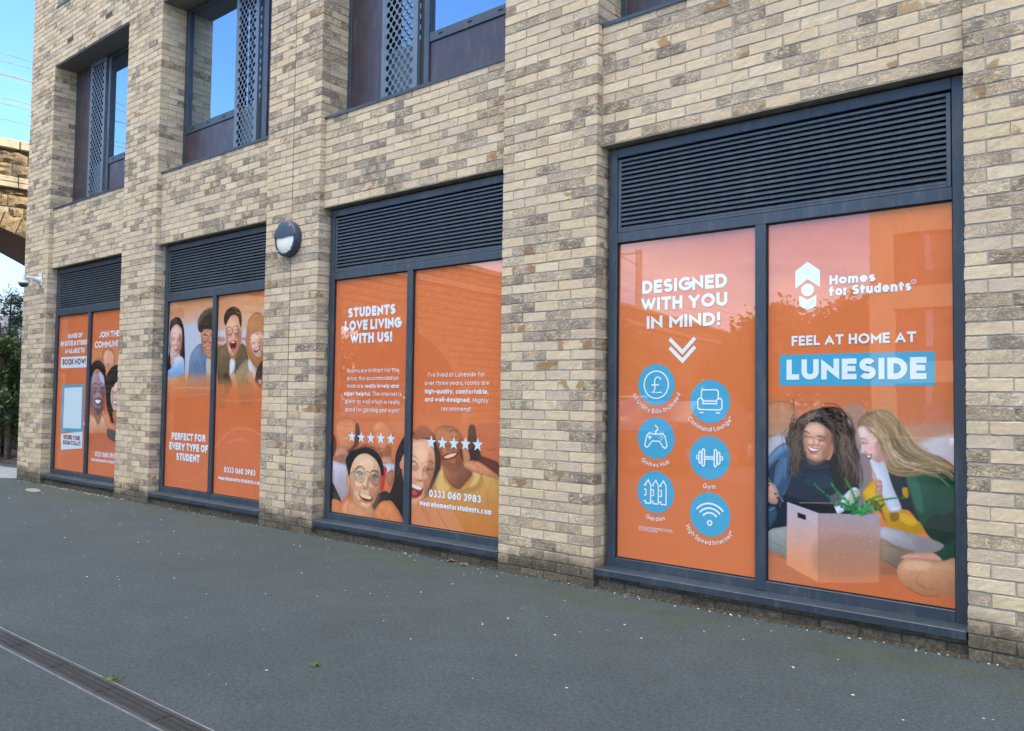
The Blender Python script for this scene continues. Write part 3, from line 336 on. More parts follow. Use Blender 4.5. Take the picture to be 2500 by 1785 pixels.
'3L':[[0,[-47,930,1052,954,1063,592,-32,536],(214,124,80),70,0.6],[0,[35,833,110,904,262,917,368,862,386,777,345,689,257,628,151,623,72,678],(214,138,94),8,0.85],[1,[124,748,178,726,254,726],(150,84,60),5,0.7],[0,[124,746,178,731,246,731,194,712],(226,180,140),3,0.7],[1,[82,840,135,851],(150,84,60),5,0.5],[1,[234,837,294,846],(150,84,60),5,0.5],[0,[-24,743,39,726,59,619,15,538,-19,536],(110,72,56),10,0.9],[0,[338,861,391,844,403,711,361,652,215,548,183,586,316,669],(78,56,48),14,0.8],[0,[586,868,698,909,811,874,868,803,871,711,833,617,766,558,695,592,649,683,604,756],(214,136,92),8,0.85],[0,[823,930,1039,944,1043,799,923,795,839,838],(216,132,86),14,0.6],[0,[672,656,735,650,803,690,846,636,835,562,766,540,709,574],(120,74,54),12,0.55],[1,[668,637,722,626,790,675],(120,66,52),6,0.8],[0,[672,639,722,632,783,668,763,651,715,623],(226,186,150),3,0.9],[1,[618,785,673,815,730,807],(130,74,54),5,0.6],[0,[59,619,212,626,233,472,34,461],(196,138,108),8,1],[0,[46,540,199,567,218,471,34,461],(140,96,78),14,0.6],[0,[-2,488,95,484,221,462,244,377,269,301,257,224,155,119,42,236,5,322],(196,190,204),6,1,(170,152,160),[126,466,139,137]],[0,[-3,282,74,209,147,109,96,55,3,106],(66,58,54),8,1],[0,[696,564,834,580,878,509,782,495,712,500],(196,140,110),6,1],[0,[712,500,891,519,879,454,771,392,714,444],(206,202,214),6,1],[0,[718,491,790,467,771,392,748,270,706,277,702,388],(206,62,54),4,1],[0,[771,411,852,462,880,436,876,363,843,305,793,357],(180,120,88),5,1],[1,[785,393,842,360],(120,72,52),3,0.7],[1,[798,413,855,379],(120,72,52),3,0.7],[0,[902,584,966,715,1043,799,1057,791,1080,62,1042,13,945,113,861,178,806,192,858,288,895,401],(52,44,42),8,1],[2,[1005,753,942,622,920,457,898,309,860,215],(92,70,58),3,0.5,24,40,8,21,(60,50,46)],[0,[984,570,1049,610,1060,285,1018,354,994,462],(214,148,112),6,1],[0,[998,516,995,494,986,479,974,479,965,492,960,514,963,537,972,551,984,552,993,538],(206,140,104),3,1],[1,[954,468,942,422],(224,210,196),3,0.9],[1,[987,470,989,425],(224,210,196),3,0.9],[0,[-3,115,124,116,187,64,276,119,295,6,2,-12],(214,134,88),6,1],[0,[624,196,776,263,860,215,779,162,683,108,615,36,585,80],(62,52,50),8,1],[0,[642,85,737,168,862,169,932,102,1016,-8,616,-1],(214,134,84),5,1],[0,[142,60,259,166,334,172,584,117,629,37,560,-16,190,-13],(216,146,104),8,1],[0,[278,475,349,575,451,599,567,585,655,534,700,443,707,332,666,208,612,129,542,67,441,67,351,116,288,188,262,301,258,397],(222,178,140),4,1],[0,[286,264,348,192,439,124,528,75,470,51,352,88,282,168],(200,140,100),14,0.7],[0,[379,557,525,574,612,522,571,482,397,482],(236,200,164),20,0.6],[0,[330,286,388,300,376,233,331,239],(236,196,160),14,0.6],[0,[473,391,531,390,541,311,490,308],(232,190,152),8,0.7],[0,[262,320,259,286,248,264,233,263,220,283,214,317,218,351,229,373,244,374,257,354],(206,146,110),4,1],[0,[225,366,267,359,285,274,272,225,241,261],(216,152,112),3,1],[0,[716,267,690,159,645,92,598,91,568,157,566,266,593,374,639,441,685,441,715,374],(146,99,72),24,0.5],[0,[349,276,328,172,298,108,271,107,257,171,261,275,281,379,311,443,338,443,352,379],(146,99,72),18,0.35],[0,[604,480,580,445,524,424,458,424,407,446,390,481,415,517,472,538,538,537,588,515],(255,209,166),22,0.6],[0,[473,362,460,345,430,335,394,335,366,345,357,361,370,378,400,388,436,388,464,378],(146,99,72),12,0.42],[0,[643,362,630,346,600,336,565,336,538,346,529,362,542,378,571,388,606,388,634,378],(146,99,72),12,0.42],[0,[438,262,424,238,395,223,360,223,333,237,325,261,339,284,369,299,404,300,430,285],(222,138,103),16,0.5],[0,[650,264,637,241,608,226,574,226,548,240,541,263,554,286,583,301,617,301,642,287],(222,138,103),16,0.5],[0,[438,297,428,283,405,275,379,275,358,283,351,296,361,309,384,318,410,318,431,310],(255,209,166),12,0.6],[0,[614,298,606,286,587,279,565,279,548,286,542,297,551,309,570,316,592,317,609,309],(255,209,166),12,0.45],[0,[553,312,545,280,532,260,519,260,511,280,510,312,518,344,531,364,544,364,552,344],(146,99,72),10,0.35],[0,[511,322,504,293,493,275,481,275,473,293,473,322,480,351,492,369,504,369,511,351],(255,209,166),9,0.6],[0,[536,260,526,253,502,248,473,248,450,252,442,259,452,267,476,272,505,272,528,268],(146,99,72),8,0.5],[0,[539,144,526,135,494,129,454,128,422,133,411,142,424,151,457,157,497,158,528,153],(146,99,72),10,0.4],[0,[515,114,505,104,483,97,457,96,436,102,429,112,438,123,461,129,487,130,508,124],(255,209,166),10,0.4],[0,[433,237,429,218,422,206,415,206,411,218,411,237,416,256,422,268,429,268,433,256],(146,99,72),8,0.3],[0,[569,238,565,220,559,208,552,208,548,219,548,238,552,257,559,269,566,269,570,257],(146,99,72),8,0.4],[0,[215,471,201,519,259,589,347,622,449,646,565,642,652,608,710,555,740,492,750,409,722,403,699,462,655,525,597,563,509,592,422,583,350,546,307,496,279,436,260,358,235,415],(40,34,32),5,1],[2,[274,590,391,634,508,647,638,617,710,546],(52,44,40),3,0.8,40,20,6,22,(90,70,58)],[2,[275,552,232,491,242,415],(40,34,32),3,0.8,16,14,2,23,(60,50,46)],[1,[351,433,383,460,441,465,489,440],(48,38,34),10,0.95,5],[1,[580,428,629,441,672,428],(48,38,34),9,0.95,4],[0,[355,408,413,426,473,401,430,381,378,390],(96,120,110),3,0.8],[1,[358,407,414,414,473,393],(44,34,32),6,0.95,3],[0,[581,394,631,406,681,386,639,367,596,376],(96,120,110),3,0.8],[1,[585,393,631,394,680,377],(44,34,32),6,0.95,3],[0,[354,431,486,430,489,355,431,332,372,347],(190,214,196),14,0.25],[1,[492,395,491,361,471,332,436,317,396,319,362,339,342,371,343,406,364,435,400,450,439,447,473,427,492,395],(70,56,50),4.5,1],[1,[696,380,695,346,678,318,647,304,611,307,580,326,562,358,562,392,580,420,611,434,647,431,678,411,696,380],(70,56,50),4.5,1],[1,[493,413,524,425,559,414],(90,66,50),5,1],[1,[343,416,266,388],(80,60,50),4,1],[1,[455,286,492,277,535,284,567,272],(150,92,64),6,0.8,4],[1,[531,386,548,321,566,285],(170,112,82),3,0.4],[0,[403,220,465,211,538,203,602,194,582,155,525,141,452,158,414,188],(118,52,40),3,1],[0,[412,216,479,208,545,201,592,191,568,168,495,171,436,185],(238,206,160),3,1],[0,[430,175,496,148,568,149,540,128,482,127,441,148],(206,120,96),3,0.9],[1,[382,271,361,232,370,185],(150,92,64),4,0.6],[1,[607,260,637,225,624,177],(150,92,64),4,0.6],[1,[252,165,250,88,256,2],(110,80,70),3.5,0.8]],
'3R':[[0,[-45,950,1032,976,1147,592,-31,519],(214,124,80),70,0.6],[0,[-1,781,49,827,150,857,264,808,342,698,358,560,336,472,266,372,219,281,171,215,237,483,207,674],(70,56,50),10,1],[0,[6,790,74,868,175,876,252,808,266,765,141,768,8,718],(176,104,72),16,0.9],[0,[277,809,324,872,469,885,564,845,625,762,629,627,596,558,527,511,444,505,383,545,356,630,317,688],(176,112,74),8,1],[0,[631,646,618,569,590,521,557,520,533,567,526,644,539,722,567,769,600,770,624,722],(116,62,38),24,0.5],[0,[374,651,365,577,348,532,330,531,316,576,313,650,322,723,339,769,358,769,371,724],(116,62,38),18,0.35],[0,[541,797,526,772,488,756,442,756,405,771,392,796,407,821,446,837,492,837,528,821],(206,134,91),22,0.6],[0,[456,712,448,700,427,693,402,693,382,700,375,711,383,723,404,730,429,730,449,723],(116,62,38),12,0.42],[0,[574,713,566,702,546,694,522,694,502,701,495,712,503,724,523,731,548,731,567,724],(116,62,38),12,0.42],[0,[437,641,429,624,409,614,385,613,365,623,359,640,367,656,387,667,411,667,430,657],(176,87,54),16,0.5],[0,[584,644,577,627,557,616,534,616,515,626,508,642,516,659,536,669,559,670,578,660],(176,87,54),16,0.5],[0,[435,666,429,656,414,650,395,650,380,655,375,665,381,674,396,680,415,681,430,675],(206,134,91),12,0.6],[0,[558,667,553,659,540,654,524,654,512,659,508,667,513,675,526,680,541,681,553,676],(206,134,91),12,0.45],[0,[514,677,510,655,502,640,493,640,486,654,484,677,488,700,496,714,505,714,512,700],(116,62,38),10,0.35],[0,[485,684,481,663,474,650,466,650,460,663,458,684,461,704,469,717,477,717,483,705],(206,134,91),9,0.6],[0,[505,640,499,635,482,632,462,631,446,634,440,639,446,645,463,648,483,648,499,645],(116,62,38),8,0.5],[0,[514,558,505,552,483,547,455,547,433,550,424,556,433,562,456,567,483,567,505,564],(116,62,38),10,0.4],[0,[498,537,492,529,477,525,459,524,444,528,439,535,445,543,460,547,478,548,493,544],(206,134,91),10,0.4],[0,[435,623,433,610,429,601,424,601,421,610,420,623,422,637,426,645,430,645,434,637],(116,62,38),8,0.3],[0,[530,625,528,612,524,603,519,603,516,611,515,625,517,638,521,647,525,647,529,638],(116,62,38),8,0.4],[0,[356,612,430,582,513,570,571,624,617,627,596,549,515,506,432,505,377,544],(140,86,60),12,0.7],[1,[458,833,505,850,547,840],(84,52,42),8,0.8,4],[1,[472,789,519,788,560,798],(70,44,38),6,0.8,3],[0,[362,613,428,642,511,663,564,662,536,622,465,597,393,588],(120,66,50),4,1],[0,[393,614,452,639,511,653,544,655,512,629,441,607],(236,206,170),3,1],[0,[406,589,477,593,536,614,513,587,442,572],(170,100,72),4,0.8],[0,[402,718,461,730,487,679,427,668],(150,94,66),8,0.6],[0,[770,886,870,914,1034,894,1147,624,933,611,844,639,786,703,728,784],(204,112,74),10,0.8],[1,[750,785,772,815,828,817],(140,74,56),5,0.6],[1,[886,708,931,700,974,720],(120,60,48),6,0.6],[0,[569,675,638,712,707,699,752,734,821,654,866,640,1020,600,1150,495,1152,383,1001,501,778,602,630,594],(96,58,48),14,0.9],[0,[679,883,747,893,773,769,822,638,755,601,698,631,672,748],(64,48,46),14,0.75],[0,[619,779,661,705,698,631,665,579,630,594,610,694],(206,140,96),10,0.9],[0,[266,363,336,490,383,536,432,496,518,416,601,372,692,438,724,499,654,553,664,587,733,600,823,572,935,529,1044,488,1203,427,1215,-88,705,-70,374,18,171,215],(206,164,92),8,1,(202,128,66),[597,507,610,44]],[0,[396,502,458,429,566,369,636,358,760,418,825,505,849,424,762,351,603,321,436,359,374,440],(176,132,66),12,0.7],[0,[302,383,336,472,384,501,398,425,472,362,425,324,341,325],(226,192,120),10,0.7],[0,[710,581,779,561,814,488,783,419,704,380,748,467],(228,192,122),10,0.7],[1,[828,398,787,270,801,147],(160,112,56),6,0.5],[1,[937,447,896,321,921,201],(160,108,56),6,0.4],[1,[473,328,535,248,514,144],(150,104,54),5,0.4],[0,[383,545,468,507,562,522,630,577,677,546,724,490,646,409,578,353,483,380,409,460],(166,108,76),6,1,(120,76,58),[479,533,647,376]],[0,[630,568,676,596,756,588,801,570,825,522,848,490,780,502,712,515,643,544],(214,146,106),4,1],[0,[756,592,823,588,935,537,1022,494,1023,462,936,480,870,488,802,520],(214,142,104),4,1],[1,[779,561,847,532,891,518],(140,84,60),4,0.7],[1,[654,553,712,531,746,508],(140,84,60),4,0.6],[0,[-50,716,52,747,166,761,242,729,282,643,286,521,252,414,206,306,145,231,71,171,-31,144],(226,172,134),5,1],[0,[208,639,271,607,275,486,229,369,157,258,71,180,131,300,189,427],(200,136,102),16,0.6],[0,[-37,707,116,732,181,682,146,601,-20,591],(240,196,160),22,0.6],[0,[278,399,255,289,219,221,184,220,162,288,164,399,187,509,223,577,258,577,279,509],(149,96,69),24,0.5],[0,[-1,411,-19,306,-42,241,-63,240,-72,305,-67,411,-49,516,-25,581,-5,581,5,516],(149,96,69),18,0.35],[0,[197,617,178,582,136,560,86,561,47,584,36,620,55,655,98,677,148,675,186,653],(255,202,159),22,0.6],[0,[95,497,85,481,62,471,35,471,14,481,7,498,17,514,41,524,68,524,89,513],(149,96,69),12,0.42],[0,[224,496,214,480,191,470,165,470,144,480,137,497,148,513,170,523,197,523,217,513],(149,96,69),12,0.42],[0,[66,396,56,372,33,357,6,357,-13,372,-19,395,-8,420,15,434,41,434,61,420],(226,134,99),16,0.5],[0,[227,396,217,373,194,358,169,358,149,372,144,396,155,420,177,434,203,434,222,420],(226,134,99),16,0.5],[0,[67,431,59,418,42,410,22,409,6,418,1,431,9,445,27,453,47,453,62,445],(255,202,159),12,0.6],[0,[201,431,194,419,180,412,163,412,150,419,146,431,153,443,167,450,184,450,197,443],(255,202,159),12,0.45],[0,[154,446,148,414,138,394,128,394,122,414,122,446,129,479,139,499,149,499,155,479],(149,96,69),10,0.35],[0,[123,457,117,427,108,408,99,408,94,427,94,457,100,486,110,505,119,505,124,486],(255,202,159),9,0.6],[0,[141,393,133,386,115,381,93,381,75,386,69,393,77,401,95,405,117,405,135,401],(149,96,69),8,0.5],[0,[140,275,130,266,105,260,75,260,52,265,43,274,53,283,79,289,109,289,132,284],(149,96,69),10,0.4],[0,[121,245,114,234,97,228,77,227,61,233,56,244,63,254,80,261,100,261,116,255],(255,202,159),10,0.4],[0,[62,370,58,351,53,339,48,339,45,351,46,370,49,390,55,402,60,402,63,390],(149,96,69),8,0.3],[0,[165,371,162,352,156,340,151,340,149,352,149,371,153,390,158,402,163,402,166,390],(149,96,69),8,0.4],[1,[-1,606,44,595,84,571],(88,54,42),7,0.8,4],[1,[185,559,235,570,279,556],(88,54,42),7,0.8,4],[1,[4,557,46,551,75,526],(44,32,30),8,0.9,5],[1,[187,489,225,500,262,498],(44,32,30),8,0.9,4],[1,[182,475,219,471,250,480],(190,130,104),5,0.7],[1,[24,433,64,392,115,382,159,394],(160,100,74),6,0.7],[1,[157,443,178,400,154,346],(150,92,68),5,0.6],[0,[61,480,112,484,139,415,95,403],(240,190,156),12,0.6],[0,[-38,357,27,353,104,337,149,328,131,282,94,248,31,238,-35,259],(150,56,52),4,1],[0,[-12,358,53,347,117,334,140,325,105,308,41,317,-11,333],(244,228,208),3,1],[0,[-23,296,41,301,81,269,30,251,-22,260],(196,100,96),5,0.9],[0,[-22,252,43,238,100,253,69,228,5,225],(206,96,84),4,0.9],[2,[266,765,330,663,346,542,289,417,218,307,159,205],(54,42,38),3,0.8,26,26,3,31,(80,60,52)],[0,[-18,154,96,200,195,252,304,314,428,230,586,84,613,-40,-13,-15],(214,144,100),10,0.75],[2,[122,176,200,95,265,7],(110,64,46),3,0.6,10,22,3,32,(90,56,44)],[1,[322,151,397,64,471,-5],(140,84,54),8,0.5]],
'2L':[[0,[-60,2302,1154,2234,1197,1602,-23,1621],(216,156,110),30,0.9,(206,204,210),[431,2183,451,1861]],[0,[339,1942,1176,1912,1156,1379,-5,1301,-14,1461],(188,196,212),50,0.9],[1,[617,2151,626,1718],(120,110,110),4,0.8],[1,[324,2189,350,2003],(196,140,96),5,0.6],[1,[13,2134,311,2143],(170,104,66),8,0.4],[0,[11,2173,309,2174,332,2050,19,2039],(196,124,80),30,0.5],[0,[-6,1317,481,1357,1160,1319,1172,1140,5,1124],(226,200,170),60,0.8,(216,150,100),[482,1334,494,1146]],[0,[21,1992,82,2052,183,2075,271,2045,337,1972,374,1863,392,1692,392,1568,298,1569,244,1695,38,1700,81,1501,100,1389,6,1389,21,1700],(44,38,40),6,1],[0,[343,1864,392,1692,409,1537,414,1318,391,1318,347,1537,296,1616],(60,50,48),10,0.8],[0,[35,1881,72,1943,165,1987,244,1968,309,1912,329,1833,319,1740,278,1648,203,1594,139,1603,71,1667,31,1763],(220,178,166),4,1],[0,[252,1836,319,1803,292,1679,210,1602,199,1665],(190,140,128),14,0.5],[0,[334,1724,321,1647,293,1600,261,1602,237,1651,230,1729,243,1805,271,1852,303,1850,327,1801],(145,99,86),24,0.5],[0,[82,1745,73,1672,56,1627,38,1628,25,1674,23,1747,32,1820,48,1864,67,1863,79,1818],(145,99,86),18,0.35],[0,[245,1881,230,1857,194,1843,149,1846,113,1863,100,1889,115,1913,152,1926,197,1923,233,1906],(255,209,195),22,0.6],[0,[162,1801,154,1790,134,1784,109,1785,90,1793,83,1805,91,1816,111,1822,136,1821,155,1812],(145,99,86),12,0.42],[0,[278,1795,270,1784,250,1778,226,1779,207,1787,200,1799,208,1810,227,1816,252,1814,271,1806],(145,99,86),12,0.42],[0,[143,1731,135,1715,115,1705,92,1706,73,1718,66,1735,75,1751,94,1760,118,1759,136,1748],(220,138,122),16,0.5],[0,[288,1724,280,1708,261,1699,237,1700,219,1711,213,1728,221,1744,240,1753,263,1752,281,1741],(220,138,122),16,0.5],[0,[141,1756,135,1747,120,1742,102,1743,88,1749,82,1759,88,1768,103,1773,121,1772,136,1765],(255,209,195),12,0.6],[0,[261,1750,256,1742,244,1737,229,1738,217,1744,212,1752,217,1760,230,1765,245,1764,257,1758],(255,209,195),12,0.45],[0,[218,1763,215,1740,207,1726,198,1727,191,1741,189,1764,193,1787,201,1800,210,1800,217,1785],(145,99,86),10,0.35],[0,[190,1771,186,1751,179,1738,171,1738,165,1752,164,1772,167,1793,174,1805,182,1805,188,1792],(255,209,195),9,0.6],[0,[210,1726,203,1721,187,1719,167,1720,152,1724,146,1729,152,1734,168,1736,188,1735,204,1732],(145,99,86),8,0.5],[0,[218,1643,209,1637,187,1634,160,1635,138,1640,130,1647,139,1652,161,1655,188,1654,210,1649],(145,99,86),10,0.4],[0,[202,1622,196,1615,182,1611,164,1612,149,1617,144,1625,150,1632,165,1636,183,1635,197,1630],(255,209,195),10,0.4],[0,[141,1713,139,1700,135,1692,130,1692,127,1701,126,1714,128,1728,132,1736,136,1735,140,1727],(145,99,86),8,0.3],[0,[234,1709,232,1696,228,1688,223,1688,220,1696,219,1710,221,1723,225,1731,229,1731,233,1723],(145,99,86),8,0.4],[1,[88,1880,131,1880,175,1865],(50,36,34),6,0.9,3],[1,[238,1858,282,1857,316,1851],(50,36,34),6,0.9,3],[1,[94,1832,127,1820,161,1823],(50,36,34),5,0.9,3],[1,[240,1814,277,1805,312,1809],(50,36,34),5,0.9,3],[0,[109,1706,166,1685,237,1688,215,1661,159,1662],(150,66,64),3,1],[0,[121,1700,169,1684,226,1685,198,1674,159,1675],(240,232,226),2,1],[1,[146,1760,178,1744,210,1747],(180,120,110),4,0.6],[0,[123,1603,211,1594,190,1539,81,1493,62,1541],(214,164,146),5,1],[0,[157,1571,265,1601,377,1553,398,1459,389,1341,155,1317,26,1333,5,1413,99,1461],(206,208,216),8,1,(120,170,220),[157,1571,167,1381]],[0,[274,1310,373,1365,420,1341,417,1263,363,1271],(206,148,110),4,1],[0,[503,1248,506,1458,528,1582,613,1672,758,1730,881,1637,1046,1529,1065,1251,729,1249],(120,138,164),6,1,(88,112,150),[612,1688,785,1303]],[1,[562,1535,658,1442,755,1319],(70,88,118),6,0.7],[1,[685,1595,774,1487,842,1342],(186,200,216),8,0.5],[1,[830,1532,894,1440],(70,84,110),6,0.8],[0,[888,1531,1004,1530,1033,1304,920,1266],(196,186,160),8,0.9],[0,[750,1859,807,1880,980,1889,1066,1879,1084,1604,1002,1560,945,1546,870,1592,821,1668,780,1730],(198,138,108),5,1],[0,[1087,1678,1081,1612,1057,1572,1023,1573,994,1614,979,1680,985,1746,1009,1786,1043,1785,1072,1744],(130,77,56),24,0.5],[0,[823,1691,822,1629,809,1590,790,1591,772,1630,762,1692,764,1755,777,1793,796,1792,814,1753],(130,77,56),18,0.35],[0,[979,1810,966,1789,930,1777,883,1779,844,1793,828,1814,841,1835,878,1847,925,1846,964,1832],(231,163,130),22,0.6],[0,[901,1740,894,1731,874,1725,848,1726,827,1732,819,1742,826,1752,846,1757,872,1757,893,1750],(130,77,56),12,0.42],[0,[1022,1737,1015,1728,995,1722,970,1723,949,1730,940,1739,948,1749,968,1754,993,1754,1013,1747],(130,77,56),12,0.42],[0,[888,1681,882,1667,862,1658,838,1659,817,1668,809,1682,815,1696,835,1705,859,1704,880,1695],(198,107,79),16,0.5],[0,[1039,1677,1033,1664,1014,1655,990,1656,969,1665,961,1679,968,1693,987,1701,1011,1701,1031,1692],(198,107,79),16,0.5],[0,[884,1702,879,1694,864,1689,845,1690,829,1695,823,1703,828,1711,843,1716,862,1715,877,1710],(231,163,130),12,0.6],[0,[1009,1699,1005,1692,992,1688,977,1688,963,1693,958,1700,963,1707,975,1711,991,1711,1004,1706],(231,163,130),12,0.45],[0,[964,1709,962,1690,955,1678,946,1678,938,1690,933,1710,935,1729,942,1741,951,1741,959,1728],(130,77,56),10,0.35],[0,[933,1716,932,1698,925,1687,917,1687,909,1699,906,1716,907,1734,913,1745,922,1744,929,1733],(231,163,130),9,0.6],[0,[958,1678,952,1673,936,1671,915,1671,898,1674,891,1679,897,1683,914,1686,935,1685,951,1682],(130,77,56),8,0.5],[0,[975,1607,967,1602,944,1599,916,1599,893,1603,884,1608,892,1613,915,1616,943,1616,966,1612],(130,77,56),10,0.4],[0,[961,1589,956,1583,941,1579,922,1580,906,1584,900,1590,906,1596,921,1600,939,1599,955,1595],(231,163,130),10,0.4],[0,[888,1666,887,1654,884,1647,879,1647,875,1654,872,1666,873,1677,876,1684,881,1684,885,1677],(130,77,56),8,0.3],[0,[985,1664,984,1652,981,1645,976,1645,972,1652,970,1664,970,1675,974,1682,978,1682,982,1675],(130,77,56),8,0.4],[0,[958,1785,1071,1797,1076,1723,992,1710],(228,190,164),14,0.5],[0,[697,1883,685,1959,710,2026,794,2083,907,2122,1051,2101,1080,1871,980,1882,894,1892,807,1887,772,1858],(66,54,46),10,1],[2,[718,1898,712,2004,823,2081,965,2112,1066,2078],(74,60,50),5,0.8,70,26,8,41,(120,98,80)],[1,[810,1842,884,1825,916,1816],(44,34,32),8,0.9],[1,[955,1830,1040,1843],(44,34,32),8,0.9],[1,[899,1783,892,1763,870,1748,838,1743,805,1750,781,1766,771,1787,778,1807,801,1822,833,1826,865,1820,889,1804,899,1783],(60,48,50),6,1],[1,[1043,1772,1036,1752,1014,1737,983,1732,951,1739,927,1754,917,1775,924,1796,946,1810,978,1815,1009,1808,1033,1793,1043,1772],(60,48,50),6,1],[1,[806,1789,872,1784],(50,40,40),5,0.9],[1,[951,1780,1016,1775],(50,40,40),5,0.9],[0,[849,1683,923,1666,1000,1695,981,1658,917,1644,873,1656],(150,60,60),3,1],[0,[861,1680,926,1665,990,1687,959,1660,909,1655],(244,240,238),2,1],[0,[482,1342,1059,1342,1058,1138,740,1088,462,1162],(120,140,170),60,0.55],[0,[-55,1317,1216,1320,1235,1036,-38,1010],(216,140,88),150,0.8,(212,116,72),[482,1342,498,1068]],[1,[146,1198,490,1209,821,1200,1082,1210],(236,196,150),10,0.4],[1,[166,1118,526,1115,943,1133],(232,184,134),8,0.35],[1,[162,168,370,98,587,93,795,158,958,296,1044,427],(222,140,100),16,0.45]],
